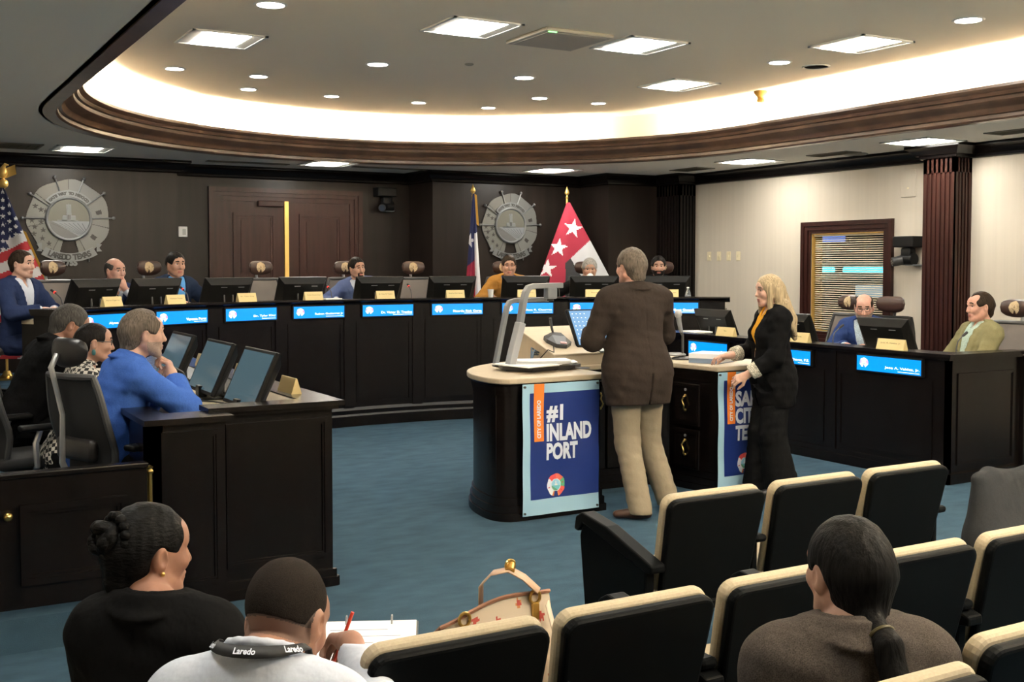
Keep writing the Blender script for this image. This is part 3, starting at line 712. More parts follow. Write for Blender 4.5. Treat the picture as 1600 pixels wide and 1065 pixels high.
# blue name displays hung on desk fronts
PAL = dict(ring=(.85, .85, .9), field=(.45, .4, .2), river=(.25, .5, .7), tower=(.9, .85, .8), sky=(.5, .75, .85), dark=(.25, .2, .5),
           petals=[(.9, .9, .95), (.85, .25, .35), (.9, .7, .75), (.9, .9, .95), (.85, .85, .9), (.35, .3, .6), (.95, .95, .95)], stars=[])
def display(T, wd, ht, name_txt, lab, grp='blue name displays on the desks'):
    o = thing('name_display', lab, 'display', T.translation, 0, grp)
    L = Matrix.Translation(-T.translation) @ T
    w, h = wd / 2, ht / 2
    MB().rbox((-w - .014, -h - .014, -0.03), (w + .014, h + .014, 0.0), 0.006, T=L).build('housing', M['black_plastic'], o)
    MB().box((-w, -h, -0.002), (w, h, 0.0015), T=L).build('screen', M['blue_screen'], o)
    lr = ht * 0.36
    cx = -w + ht * 0.62
    color_grid('logo', lambda a, b: seal_color(2 * a - 1, 2 * b - 1, PAL), 22, 22, lambda a, b: L @ Vector((cx + 1.15 * lr * (2 * a - 1), lr * (2 * b - 1) + .004, 0.0022)), M['print_glow'], o)
    mb = MB(); n = len(name_txt); tw = min(wd * 0.62, n * 0.0185)
    fit_text(mb, name_txt, w - 0.012 - tw, w - 0.012, -h + 0.026, -h + 0.026 + 0.026, L, bold=0.02, z=0.0024)
    mb.build('lettering', M['white_glow'], o)
    MB().box((w - 0.012 - tw * 0.62, -h + 0.012, 0.0018), (w - 0.012, -h + 0.0165, 0.0024), T=L).build('underline', M['white_glow'], o)
    return o
NAMES = ['Alyssa Cigarroa', 'Vanessa Perez', 'Dr. Tyler King', 'Ruben Gutierrez Jr', 'Dr. Victor D. Trevino', 'Ricardo Rick Garza', 'Melissa R. Cigarroa', 'Ricardo', 'Gilbert Gonzalez']
for a, nm, lab in zip((-35.2, -25.9, -17.2, -8.65, 0.07, 8.85, 17.7, 26.2, 35.6), NAMES,
        ('blue name display on the dais behind the person in a houndstooth top', 'blue name display on the dais behind the person in bright blue', 'blue name display on the dais below the closed doors, left one',
         'blue name display on the dais below the gold door strip', 'blue name display on the dais below the person in a blue grey suit', 'blue name display on the dais below the state flag with one star',
         'blue name display on the dais behind the document camera', 'blue name display on the dais half hidden by the standing person in brown', 'blue name display nearest the right end of the dais')):
    display(pol_T(a, AR - 0.032, 1.222), 0.585, 0.118, nm, lab)

# ------------------------------------------------------------------ monitors, name plates, microphones
def make_monitor():
    o = thing('desk_monitor', '', 'monitor')           # local +y is the side the screen faces
    til = Matrix.Translation((0, 0, 0.035)) @ Matrix.Rotation(R(24), 4, 'X')
    W_, H_ = 0.28, 0.335
    MB().rbox((-W_, -0.012, 0.0), (W_, 0.014, H_), 0.006, T=til).build('bezel', M['black_plastic'], o)
    mb = MB()
    fr = [(-W_, H_), (W_, H_), (W_, 0.0), (-W_, 0.0)]; bk = [(-W_ + .05, H_ - .055), (W_ - .05, H_ - .055), (W_ - .07, 0.03), (-W_ + .07, 0.03)]
    vs = [til @ Vector((x, -0.01, z)) for x, z in fr] + [til @ Vector((x, -0.055, z)) for x, z in bk]
    mb.add(vs, [(0, 1, 2, 3), (7, 6, 5, 4)] + [(i, i + 4, (i + 1) % 4 + 4, (i + 1) % 4) for i in range(4)])
    mb.build('back_housing', M['black_plastic'], o)
    MB().box((-W_ + .02, 0.0135, 0.02), (W_ - .02, 0.0155, H_ - .02), T=til).build('screen', M['dim_screen'], o)
    for x in (-0.11, 0.09): MB().box((x, -0.0575, H_ - .085), (x + 0.07, -0.054, H_ - .078), T=til).build('vent_slot', M['mid_grey'], o)
    for x in (-0.055, 0.045):
        mb = MB(); mb.tube([til @ Vector((x, -0.055, 0.17)), Vector((x, -0.13, 0.012))], 0.0085, n=8); mb.build('stand_leg', M['dark_grey'], o)
    MB().rbox((-0.13, -0.16, 0.0), (0.13, 0.10, 0.012), 0.005).build('stand_base', M['black_plastic'], o)
    MB().rbox((-0.04, -0.03, 0.01), (0.04, 0.02, 0.08), 0.006).build('stand_neck', M['black_plastic'], o)
    return o
mon0 = make_monitor(); _mused = [False]
def monitor(x, y, z, rz, lab, grp):
    o = mon0 if not _mused[0] else copy_tree(mon0)
    _mused[0] = True
    o.location = (x, y, z); o.rotation_euler = (0, 0, rz); o['label'] = lab; o['group'] = grp
    return o
for a, lab in zip((-33.1, -26.0, -17.5, -8.7, 0.6, 9.4, 18.3, 26.5, 35.0),
        ('black monitor on the dais left of the person holding a hand to the mouth', 'black monitor on the dais between the hand to mouth person and the blue shirt person', 'black monitor on the dais right of the person in a bright blue shirt',
         'black monitor on the dais in front of the gold door strip', 'black monitor on the dais before the person in a blue grey suit', 'black monitor on the dais left of the state flag with one star',
         'black monitor on the dais before the person in a tan jacket', 'black monitor on the dais before the person drinking from a cup', 'black monitor on the dais before the person at the right dais end')):
    p = pol(a, 5.74, 1.24); monitor(p.x, p.y, p.z, -R(a), lab, 'monitors along the dais')
def plate(T, txt, lab, w=0.105, grp='gold name plates'):
    o = thing('name_plate', lab, 'name plate', T.translation, 0, grp)
    L = Matrix.Translation(-T.translation) @ T
    mb = MB(); h = 0.085
    vs = [(-w, 0, 0.03), (w, 0, 0.03), (w, h, 0.004), (-w, h, 0.004), (-w, 0, -0.03), (w, 0, -0.03), (w, h, -0.004), (-w, h, -0.004)]
    mb.add([L @ Vector(v) for v in vs], [(0, 1, 2, 3), (7, 6, 5, 4), (3, 2, 6, 7), (0, 4, 5, 1), (1, 5, 6, 2), (0, 3, 7, 4)])
    mb.build('plate', M['plate'], o)
    if txt:
        L2 = L @ Matrix.Translation((0, 0, 0.0305)) @ Matrix.Rotation(-math.atan2(0.026, h), 4, 'X')
        mb = MB(); tw = min(w * 0.75, len(txt) * 0.0055); fit_text(mb, txt, -tw, tw, 0.046, 0.060, L2, bold=0.0, z=0.0008)
        mb.build('lettering', M['ink'], o)
    return o
for a, nm, lab in zip((-33.7, -25.9, -17.1, -8.8, 0.15, 8.9, 17.8, 26.2, 35.3), NAMES,
        ('gold name plate on the dais before the person holding a hand to the mouth', 'gold name plate on the dais before the person in a bright blue shirt', 'gold name plate on the dais before the empty chair by the doors',
         'gold name plate on the dais below the gold door strip', 'gold name plate on the dais right of the person in a blue grey suit', 'gold name plate on the dais beside the state flag with one star',
         'gold name plate on the dais behind the arm of the document camera', 'gold name plate on the dais before the person drinking from a cup', 'gold name plate on the dais just right of the standing person in brown')):
    plate(pol_T(a, 5.37, 1.345), nm, lab)
def mic_unit(x, y, z, rz, lab, grp, lit=True, s=1.0):
    o = thing('desk_microphone', lab, 'microphone', (x, y, z), rz, grp)   # local +y faces the speaker
    mb = MB(); mb.prism([(-.06 * s, -.08 * s), (.06 * s, -.08 * s), (.075 * s, 0), (.05 * s, .09 * s), (-.05 * s, .09 * s), (-.075 * s, 0)], 0, .028 * s)
    mb.rbox((-.045 * s, -.06 * s, .02 * s), (.045 * s, .02 * s, .05 * s), .012, seg=2); mb.build('base', M['dark_grey'], o)
    pts = [(0, -.05 * s, .04), (0, -.055 * s, .12), (0, -.03 * s, .18), (0, .03, .22)]
    MB().tube(pts, .005, n=8).build('gooseneck', M['dark_grey'], o, smooth=True)
    MB().tube([(0, .03, .22), (0, .045, .228), (0, .085, .25)], [.008, .011, .011], n=10).build('microphone_head', M['black_matte'], o, smooth=True)
    if lit: MB().cyl((0, .04, .2255), (0, .05, .231), .0125, n=12).build('light_ring', M['red_glow'], o)
    MB().rbox((-.02 * s, .06 * s, .027), (.02 * s, .075 * s, .034), .003).build('talk_button', M['red_glow'] if lit else M['mid_grey'], o)
    return o
for a, lab in ((-36.6, 'gooseneck microphone before the person in navy at the left dais end'), (-30.0, 'gooseneck microphone at the person holding a hand to the mouth'), (-22.0, 'gooseneck microphone at the person in a bright blue shirt'),
               (-14.6, 'gooseneck microphone by the empty chair left of the gold door strip'), (-5.0, 'gooseneck microphone beside the person in a blue grey suit, towards the doors'), (4.6, 'gooseneck microphone before the empty chair right of the doors'),
               (22.4, 'gooseneck microphone between the person in tan and the person drinking'), (31.4, 'gooseneck microphone near the right dais end')):
    p = pol(a, 5.70, 1.24); mic_unit(p.x, p.y, p.z, -R(a), lab, 'desk microphones', s=0.8)
# cups and bottle on the dais
def cup(p, lab):
    return tag(MB().lathe([(.001, 0), (.026, 0), (.036, .085), (.038, .088), (.033, .087), (.024, .006), (.001, .006)], c=tuple(p), n=18).build('paper_cup', M['white'], smooth=True), lab, 'cup')
cup(pol(13.6, 5.46, 1.345), 'white paper cup on the dais left of the person in a tan jacket')
o = thing('water_bottle', 'clear water bottle at the right end of the dais', 'bottle', pol(37.6, 5.55, 1.24))
MB().lathe([(.001, 0), (.031, 0), (.033, .01), (.032, .06), (.034, .07), (.032, .13), (.026, .16), (.013, .185), (.012, .2), (.001, .2)], n=20).build('body', M['clear'], o, smooth=True)
MB().lathe([(.001, .2), (.015, .2), (.015, .215), (.001, .216)], n=16).build('cap', M['white'], o)
MB().lathe([(.0335, .075), (.0345, .076), (.0345, .12), (.0335, .121)], n=20).build('paper_band', M['mid_grey'], o, smooth=True)
tag(MB().rbox((-.10, -.07, 0), (.10, .07, .012), .003, T=Matrix.Translation(pol(-6.2, 5.45, 1.345)) @ Matrix.Rotation(R(12), 4, 'Z')).build('paper_stack', M['paper']), 'small stack of white paper on the dais beside the person in a blue grey suit', 'papers')

# ------------------------------------------------------------------ straight staff desks on both sides
def rect_frame(mb, T, x0, x1, y0, y1, w=0.022, d=0.014):
    for i, (ww, dd) in enumerate(((w, d), (w * 0.5, d * 0.55))):
        o = 0 if i == 0 else w
        mb.box((x0 + o, y0 + o, 0), (x1 - o, y0 + o + ww, dd), T=T); mb.box((x0 + o, y1 - o - ww, 0), (x1 - o, y1 - o, dd), T=T)
        mb.box((x0 + o, y0 + o + ww, 0), (x0 + o + ww, y1 - o - ww, dd), T=T); mb.box((x1 - o - ww, y0 + o + ww, 0), (x1 - o, y1 - o - ww, dd), T=T)
ld = thing('staff_desk', 'dark wood staff desk at left with a cream worktop and panelled end', 'desk', (1.85, 7.2, 0.0))
mb = MB(); mb.box((1.50, 5.60, 0), (2.13, 5.68, 0.965)); mb.box((2.09, 5.62, 0), (2.13, 9.2, 0.965)); wbuild(mb, 'carcass', M['wood'], ld)
T = frame_T((1.54, 5.60, 0), (1, 0, 0), (0, 0, 1))
mb = MB(); rect_frame(mb, T, 0.02, 0.565, 0.16, 0.90); wbuild(mb, 'end_panel_frame', M['wood'], ld)
mb = MB(); mb.box((1.50, 5.57, 0), (2.15, 5.60, 0.05)); mb.box((1.50, 5.58, 0.05), (2.145, 5.60, 0.09)); mb.box((2.13, 5.58, 0), (2.16, 9.2, 0.05)); wbuild(mb, 'base_moulding', M['wood'], ld)
mb = MB(); cap = [(1.46, 5.54), (2.18, 5.54), (2.18, 9.2), (1.98, 9.2), (1.98, 5.72), (1.46, 5.72)]; mb.prism(cap, 0.965, 0.992)
mb.prism([(1.48, 5.565), (2.155, 5.565), (2.155, 9.2), (2.0, 9.2), (2.0, 5.70), (1.48, 5.70)], 0.945, 0.966); wbuild(mb, 'ledge_cap', M['wood'], ld)
mb = MB(); mb.add([(1.98, 5.70, .985), (1.98, 9.2, .985), (1.84, 9.2, .925), (1.84, 5.70, .925), (1.98, 5.70, .9), (1.98, 9.2, .9), (1.84, 9.2, .9), (1.84, 5.70, .9)],
                  [(0, 1, 2, 3), (7, 6, 5, 4), (0, 4, 5, 1), (2, 6, 7, 3), (0, 3, 7, 4), (1, 5, 6, 2)]); wbuild(mb, 'sloping_shelf', M['wood'], ld)
wbuild(MB().rbox((1.45, 5.68, 0.865), (2.09, 9.2, 0.90), 0.006), 'worktop', M['laminate'], ld)
mb = MB(); mb.box((1.16, 5.46, 0), (1.52, 5.62, 0.94)); mb.box((1.16, 5.46, 0), (1.22, 5.95, 0.94)); wbuild(mb, 'pedestal', M['wood'], ld)
T = frame_T((1.16, 5.46, 0), (1, 0, 0), (0, 0, 1)); mb = MB(); rect_frame(mb, T, 0.05, 0.335, 0.14, 0.90); wbuild(mb, 'pedestal_frame', M['wood'], ld)
mb = MB(); mb.prism([(1.125, 5.42), (1.555, 5.42), (1.555, 5.66), (1.27, 5.66), (1.27, 5.98), (1.125, 5.98)], 0.94, 0.968); wbuild(mb, 'pedestal_cap', M['wood'], ld)
gt = thing('swing_gate', 'low dark wood swing gate with a raised panel and brass hinge post', 'gate', (1.12, 5.37, 0.154))
wbuild(MB().box((0.47, 5.35, 0.175), (1.12, 5.39, 0.77)), 'gate_board', M['wood'], gt)
wbuild(MB().rbox((0.46, 5.335, 0.76), (1.125, 5.405, 0.785), 0.006), 'top_rail', M['wood'], gt)
T = frame_T((0.47, 5.35, 0), (1, 0, 0), (0, 0, 1)); mb = MB(); rect_frame(mb, T, 0.10, 0.56, 0.28, 0.64, 0.03, 0.022); wbuild(mb, 'raised_panel', M['wood'], gt)
mb = MB(); mb.cyl((1.14, 5.385, 0.20), (1.14, 5.385, 0.74), 0.012, n=12); mb.lathe([(.001, .725), (.016, .725), (.018, .735), (.012, .745), (.017, .755), (.001, .765)], c=(1.14, 5.385, 0), n=14); wbuild(mb, 'hinge_post', M['brass'], gt, smooth=True)
mb = MB(); mb.ball((0.52, 5.315, 0.60), 0.02, n=14); mb.cyl((0.52, 5.35, 0.60), (0.52, 5.315, 0.60), 0.009, n=10); wbuild(mb, 'knob', M['brass'], gt, smooth=True)
lp = thing('low_partition', 'dark wood partition continuing left of the swing gate', 'partition', (0.0, 5.37, 0.0))
wbuild(MB().box((-1.6, 5.34, 0.154), (0.455, 5.40, 0.77)), 'board', M['wood'], lp); wbuild(MB().rbox((-1.6, 5.33, 0.765), (0.458, 5.41, 0.785), 0.006), 'top_rail', M['wood'], lp)

rdk = thing('staff_desk', 'dark wood staff desk at right with a long panelled front', 'desk', (7.6, 7.5, 0.0))
X0 = 7.26
mb = MB(); mb.box((X0, 5.80, 0), (X0 + .04, 9.62, 0.985)); mb.box((X0, 5.80, 0), (8.12, 5.84, 0.985)); mb.box((8.12, 5.76, 0), (9.93, 5.80, 0.97)); wbuild(mb, 'carcass', M['wood'], rdk)
mb = MB(); mb.prism([(X0 - .055, 5.745), (8.14, 5.745), (8.14, 5.90), (X0 + .2, 5.95), (X0 + .2, 9.62), (X0 - .055, 9.62)], 0.99, 1.015)
mb.prism([(X0 - .03, 5.77), (8.12, 5.77), (8.12, 5.88), (X0 + .18, 5.93), (X0 + .18, 9.62), (X0 - .03, 9.62)], 0.965, 0.991)
mb.prism([(8.11, 5.70), (9.93, 5.70), (9.93, 5.86), (8.11, 5.86)], 0.985, 1.01); wbuild(mb, 'ledge_cap', M['wood'], rdk)
wbuild(MB().rbox((X0 + .2, 5.86, 0.875), (X0 + .64, 9.62, 0.91), 0.006), 'worktop', M['laminate'], rdk)
mb = MB(); mb.box((X0 - .03, 5.77, 0), (X0, 9.62, .08)); mb.box((X0 - .018, 5.78, .08), (X0, 9.62, .12)); mb.box((X0 - .03, 5.77, 0), (8.12, 5.80, .08)); mb.box((8.10, 5.73, 0), (9.9, 5.76, .08)); wbuild(mb, 'base_moulding', M['wood'], rdk)
jt = [5.86, 7.01, 8.20, 9.35]
for y in (7.01, 8.20, 9.35): wbuild(MB().box((X0 - .012, y - .05, .12), (X0, y + .05, .966)), 'pilaster', M['wood'], rdk)
for y0, y1 in zip(jt[:-1], jt[1:]):
    T = frame_T((X0, y1, 0), (0, -1, 0), (0, 0, 1)); mb = MB(); rect_frame(mb, T, 0.09, y1 - y0 - 0.09, 0.16, 0.79, 0.014, 0.008); wbuild(mb, 'panel_frame', M['wood'], rdk)
T = frame_T((X0, 5.80, 0), (1, 0, 0), (0, 0, 1)); mb = MB(); rect_frame(mb, T, 0.10, 0.78, 0.14, 0.86, 0.016, 0.01); wbuild(mb, 'end_panel_frame', M['wood'], rdk)
T = frame_T((8.12, 5.76, 0), (1, 0, 0), (0, 0, 1)); mb = MB(); rect_frame(mb, T, 0.06, 0.8, 0.14, 0.86, 0.016, 0.01); wbuild(mb, 'return_panel_frame', M['wood'], rdk)
def rd_T(y, z, x=X0): return frame_T((x, y, z), (0, -1, 0), (0, 0, 1))
display(rd_T(6.37, 0.888, X0 - .032), 0.66, 0.122, 'Jose A. Valdez, Jr.', 'blue name display on the right desk below the person in a deep blue jacket')
display(rd_T(7.53, 0.880, X0 - .032), 0.58, 0.122, 'Chavez, P.E.', 'blue name display on the right desk partly behind the standing person in black')
display(rd_T(8.64, 0.877, X0 - .032), 0.58, 0.122, 'Tano', 'blue name display on the right desk, left of the standing person in black')
plate(rd_T(6.38, 1.015, X0 + .02), 'Jose A. Valdez, Jr.', 'gold name plate on the right desk before the person in a deep blue jacket', 0.14)
plate(rd_T(7.42, 1.015, X0 + .02), 'Chavez', 'gold name plate on the right desk just right of the standing person in black', 0.115)
plate(rd_T(8.42, 1.015, X0 + .02), 'Tano', 'gold name plate on the right desk left of the standing person in black', 0.125)
for y, lab in ((6.72, 'black monitor on the right desk before the person in olive, next to the mahogany column'), (7.85, 'black monitor on the right desk left of the person in a deep blue jacket'), (8.95, 'black monitor on the right desk farthest back, left of the standing person in black')):
    monitor(X0 + .42, y, 0.91, R(-90), lab, 'monitors on the right desk')
for y, lab in ((6.02, 'gooseneck microphone on the right desk before the person in olive'), (7.35, 'gooseneck microphone on the right desk at the person in a deep blue jacket')):
    mic_unit(X0 + .40, y, 0.91, R(-90), lab, 'desk microphones', lit=False, s=.8)
tag(MB().rbox((-.15, -.11, 0), (.15, .11, .012), .003, T=Matrix.Translation((7.42, 9.05, 1.015)) @ Matrix.Rotation(R(80), 4, 'Z')).build('paper_stack', M['paper']), 'white papers on the far end of the right desk ledge', 'papers')
# things on the left staff desk
for y, lab in ((5.98, 'monitor on the left desk nearest the camera, beside the end panel'), (6.78, 'monitor on the left desk in front of the person in bright blue'), (7.70, 'monitor on the left desk farthest from the camera')):
    o = monitor(1.74, y, 0.90, R(90), lab, 'monitors on the left desk')
    for ch in o.children:
        if ch.name.startswith('screen'):
            me = ch.data.copy(); ch.data = me; me.materials.clear(); me.materials.append(mat('reflecting_screen', (0.03, 0.06, 0.075, 1), 0.10, emit=(0.12, 0.20, 0.24, 1), es=0.22))
mic_unit(1.56, 6.62, 0.90, R(90), 'black microphone unit on the cream worktop before the person in bright blue', 'desk microphones', lit=False, s=1.25)
mb = MB(); mb.ball((0, 0, .014), (.032, .05, .018), n=14)
o = mb.build('computer_mouse', M['black_plastic'], smooth=True); o.location = (1.53, 6.22, 0.90); o.rotation_euler = (0, 0, R(80)); tag(o, 'black computer mouse on the left desk worktop', 'mouse')
tag(MB().rbox((-.11, -.15, 0), (.11, .15, .006), .002, T=Matrix.Translation((1.56, 6.98, 0.90)) @ Matrix.Rotation(R(-8), 4, 'Z')).build('paper_sheet', M['paper']), 'white papers on the left desk between houndstooth and bright blue sitters', 'papers')
tag(MB().tube([(1.62, 6.65, .91), (1.74, 6.5, .91), (1.80, 6.3, .91), (1.72, 6.12, .91), (1.76, 5.98, .94)], .005, n=6).build('cable', M['black_matte'], smooth=True), 'black cable curling over the left desk worktop', 'cable')
for y, lab, tx in ((6.05, 'gold name plate on the left desk ledge near the end panel', ''), (6.95, 'gold name plate on the left desk ledge, middle one', ''), (7.9, 'gold name plate on the left desk ledge, farthest one', '')):
    plate(frame_T((2.05, y, 0.992), (0, 1, 0), (0, 0, 1)), tx, lab, 0.12)
# ------------------------------------------------------------------ speaker's podium
pod = thing('speaker_podium', "crescent shaped speaker's podium with cream top and dark wood body", 'podium', (4.85, 7.1, 0.0))
def podium_outline(e):      # e > 0 shrinks the outline
    K = [(3.71, 6.36), (3.66, 6.37), (3.595, 6.44), (3.575, 6.60), (3.62, 6.86), (3.74, 7.12), (3.96, 7.36), (4.32, 7.56), (4.85, 7.63), (5.38, 7.56)]
    L = [K[0]]
    for i in range(1, len(K) - 2):
        p0, p1, p2, p3 = K[i - 1], K[i], K[i + 1], K[i + 2]
        for q in range(5):
            t = q / 5; L.append(tuple(.5 * (2 * p1[c] + (p2[c] - p0[c]) * t + (2 * p0[c] - 5 * p1[c] + 4 * p2[c] - p3[c]) * t * t + (3 * p1[c] - p0[c] - 3 * p2[c] + p3[c]) * t ** 3) for c in (0, 1)))
    L.append((4.85, 7.63))
    L = [(x + e * min(1, max(0, (4.85 - x) / .9)), y + e * (1 if y < 6.45 else 0 if 6.5 < y < 6.9 else -min(1, max(0, (y - 6.9) / .5)) if y > 6.9 else (6.5 - y) / .05)) for x, y in L]
    Rr = [(9.70 - x, y) for x, y in L[::-1]][1:]
    notch = [(5.42 + e, 6.36 + e), (5.40 + e, 6.62), (5.36 + e, 6.86 + e), (5.24, 6.95 + e), (4.85, 6.97 + e), (4.56, 6.95 + e), (4.48 - e, 6.86 + e), (4.46 - e, 6.62), (4.45 - e, 6.36 + e)]
    return L + Rr + notch
def smooth_poly(p, it=1):
    return p
mb = MB(); mb.prism(podium_outline(0.0), 0.918, 0.956)
o = wbuild(mb, 'counter_top', M['laminate'], pod); bv = o.modifiers.new('edge', 'BEVEL'); bv.width = 0.008; bv.segments = 2; bv.limit_method = 'ANGLE'
mb = MB(); mb.prism(podium_outline(0.045), 0.0, 0.918); wbuild(mb, 'body', M['wood'], pod, smooth=True, angle=30)
mb = MB(); mb.prism(podium_outline(0.030), 0.865, 0.90); mb.prism(podium_outline(0.038), 0.835, 0.866); wbuild(mb, 'upper_moulding', M['wood'], pod, smooth=True, angle=30)
mb = MB(); mb.prism(podium_outline(0.012), 0.0, 0.05); mb.prism(podium_outline(0.022), 0.05, 0.10); mb.prism(podium_outline(0.033), 0.10, 0.15); wbuild(mb, 'base_moulding', M['wood'], pod, smooth=True, angle=30)
# drawers on the right inner side, doors at the back of the knee space
def pull(parent, T):
    mb = MB(); mb.tube([T @ Vector(q) for q in ((0, .055, .0), (0, .045, .02), (-.012, .02, .026), (.01, -.02, .026), (0, -.045, .02), (0, -.055, 0))], .006, n=8)
    mb.ball(T @ Vector((0, .055, .004)), .011, n=10); mb.ball(T @ Vector((0, -.055, .004)), .011, n=10)
    return wbuild(mb, 'pull', M['brass'], parent, smooth=True)
for z0, z1 in ((0.16, 0.46), (0.49, 0.81)):
    T = frame_T((5.405, 6.84, 0), (0.03, -1, 0), (0, 0, 1))
    dr = MB(); dr.rbox((0.0, z0, 0.0), (0.30, z1, 0.022), 0.006, T=T); dr = wbuild(dr, 'drawer', M['wood'], pod)
    mb = MB(); rect_frame(mb, T @ Matrix.Translation((0, 0, .022)), .02, .28, z0 + .02, z1 - .02, .012, .006); wbuild(mb, 'drawer_frame', M['wood'], dr)
    pull(dr, T @ Matrix.Translation((.15, (z0 + z1) / 2 + .01, .022)))
    wbuild(MB().cyl(T @ Vector((.15, z1 - .05, .02)), T @ Vector((.15, z1 - .05, .028)), .011, n=12), 'lock', M['silver'], dr)
for x0, x1, hx in ((4.56, 4.84, .23), (4.86, 5.22, .05)):
    T = frame_T((x0, 6.985, 0), (1, 0, 0), (0, 0, 1)); w_ = x1 - x0
    dr = MB(); dr.rbox((0, .16, 0), (w_, .81, .02), .006, T=T); dr = wbuild(dr, 'cabinet_door', M['wood'], pod)
    pull(dr, T @ Matrix.Translation((hx, .68, .02)))
# raised sloping lectern on the counter
def wedge_pts(x0, x1): return [(x0, 6.98, .955), (x1, 6.98, .955), (x1, 7.52, .955), (x0, 7.52, .955), (x0, 6.98, 1.035), (x1, 6.98, 1.035), (x1, 7.52, 1.205), (x0, 7.52, 1.205)]
mb = MB(); mb.add(wedge_pts(4.39, 5.31), [(0, 3, 2, 1), (4, 5, 6, 7), (0, 1, 5, 4), (1, 2, 6, 5), (2, 3, 7, 6), (3, 0, 4, 7)]); wbuild(mb, 'lectern_box', M['laminate'], pod)
sl = math.atan2(0.17, 0.54)
TW = Matrix.Translation((4.85, 6.97, 1.035)) @ Matrix.Rotation(sl, 4, 'X')
wbuild(MB().rbox((-.475, 0, 0), (.475, .585, .014), .006, T=TW), 'lectern_top', M['laminate'], pod)
mb = MB(); mb.lathe([(.001, .956), (.055, .956), (.06, .959), (.06, .9562)], c=(4.5, 6.78, 0), n=20); wbuild(mb, 'cable_grommet', M['dark_grey'], pod)
mb = MB()
for q, (dx, dz) in enumerate(((0, 0), (.02, .02), (-.01, .035), (.03, .05))):
    mb.tube([(4.385, 7.20 + dx, 1.03 + dz * .5), (4.32, 7.16 + dx, 1.035 + dz), (4.25, 7.08, .99 + dz * .4), (4.22 + dx, 6.98, .966), (4.3, 6.93 + dx, .964)], .006, n=6)
tag(mb.build('cable_bundle', mat('blue_black_cables', (0.03, 0.06, 0.09, 1), .5), smooth=True), 'bundle of dark cables beside the sloping lectern box', 'cables')
tag(MB().tube([(4.33, 7.10, 1.0), (4.36, 7.02, 1.08), (4.40, 7.0, 1.06), (4.43, 7.05, 1.075), (4.47, 7.12, 1.10), (4.50, 7.2, 1.12)], .004, n=6).build('cable', M['black_matte'], smooth=True), 'thin black wire from the microphone unit over the lectern edge', 'cable')

# vinyl banners tied to the two podium ends
def banner(x0, lines, lab):
    W_, Z0, Z1, Y = 0.61, 0.035, 0.915, 6.352
    o = thing('banner', lab, 'banner', (x0 + W_ / 2, Y, Z0), 0, 'vinyl banners on the podium')
    T = Matrix.Translation((-W_ / 2, 0, 0)) @ frame_T((0, 0, 0), (1, 0, 0), (0, 0, 1)); Hh = Z1 - Z0
    def wave(u, v): return 0.004 * math.sin(u * 9 + v * 4) + 0.003 * math.sin(v * 13 + u * 3)
    def sheet(name, a0, a1, b0, b1, z, m, nx=20, ny=30):
        return color_grid(name, lambda u, v: (1, 1, 1), nx, ny, lambda u, v: T @ Vector((a0 + (a1 - a0) * u, b0 + (b1 - b0) * v, z + 0.006 + wave((a0 + (a1 - a0) * u) / W_, (b0 + (b1 - b0) * v) / Hh))), m, o)
    sheet('backing_sheet', 0, W_, 0, Hh, 0.0, M['sky_print'])
    sheet('navy_field', .058, W_, .105, Hh - .062, 0.0015, M['navy_print'])
    sheet('orange_strip', .088, .165, Hh * .56, Hh, 0.003, M['orange_print'])
    def wrapz(mb):
        mb.v = [tuple(T @ Vector((x, y, z + .006 + wave(x / W_, y / Hh)))) for x, y, z in mb.v]; return mb
    I = Matrix.Identity(4)
    mb = MB()
    for (txt, xa, xb, ya, yb) in lines: fit_text(mb, txt, xa * W_, xb * W_, Hh * ya, Hh * yb, I, bold=0.045, z=.0035)
    wrapz(mb).build('headline', M['white_print'], o)
    mb = MB(); vs, fs = text_mesh('CITY OF LAREDO', 1.0, bold=0.045)
    ax, bx_, ay, by = min(v[0] for v in vs), max(v[0] for v in vs), min(v[1] for v in vs), max(v[1] for v in vs)
    mb.add([(.141 - (v[1] - ay) / (by - ay) * .030, Hh * .585 + (v[0] - ax) / (bx_ - ax) * Hh * .29, .005) for v in vs], fs)
    wrapz(mb).build('strip_lettering', M['white_print'], o)
    BP = dict(ring=(.75, .8, .85), field=(.12, .35, .2), river=(.15, .5, .55), tower=(.8, .8, .8), sky=(.3, .6, .75), dark=(.6, .05, .05),
              petals=[(.8, .15, .1), (.1, .4, .2), (.75, .1, .08), (.8, .22, .05), (.85, .87, .9), (.8, .82, .88), (.75, .08, .08)], stars=[(-.7, -.2)])
    color_grid('seal', lambda u, v: seal_color(2 * u - 1, 2 * v - 1, BP), 50, 50, lambda u, v: T @ Vector((W_ * .43 + .078 * (2 * u - 1), Hh * .215 + .085 * (2 * v - 1), .0035 + .006 + wave(.43 + .13 * (2 * u - 1), .215 + .1 * (2 * v - 1)))), M['paint'], o)
    for gx in (.015, W_ - .015):
        for gz in (.018, Hh - .018):
            MB().cyl(T @ Vector((gx, gz, .0)), T @ Vector((gx, gz, .016)), .008, n=12).build('grommet', M['dark_grey'], o)
    return o
banner(3.745, [('#1', .305, .515, .700, .835), ('INLAND', .305, .90, .555, .690), ('PORT', .305, .705, .410, .543)], 'navy banner on the left podium end reading number one inland port')
banner(5.415, [('SAFEST', .275, .90, .700, .835), ('CITY IN', .275, .86, .555, .690), ('TEXAS', .275, .76, .410, .543)], 'navy banner on the right podium end partly covered by the standing person in black')

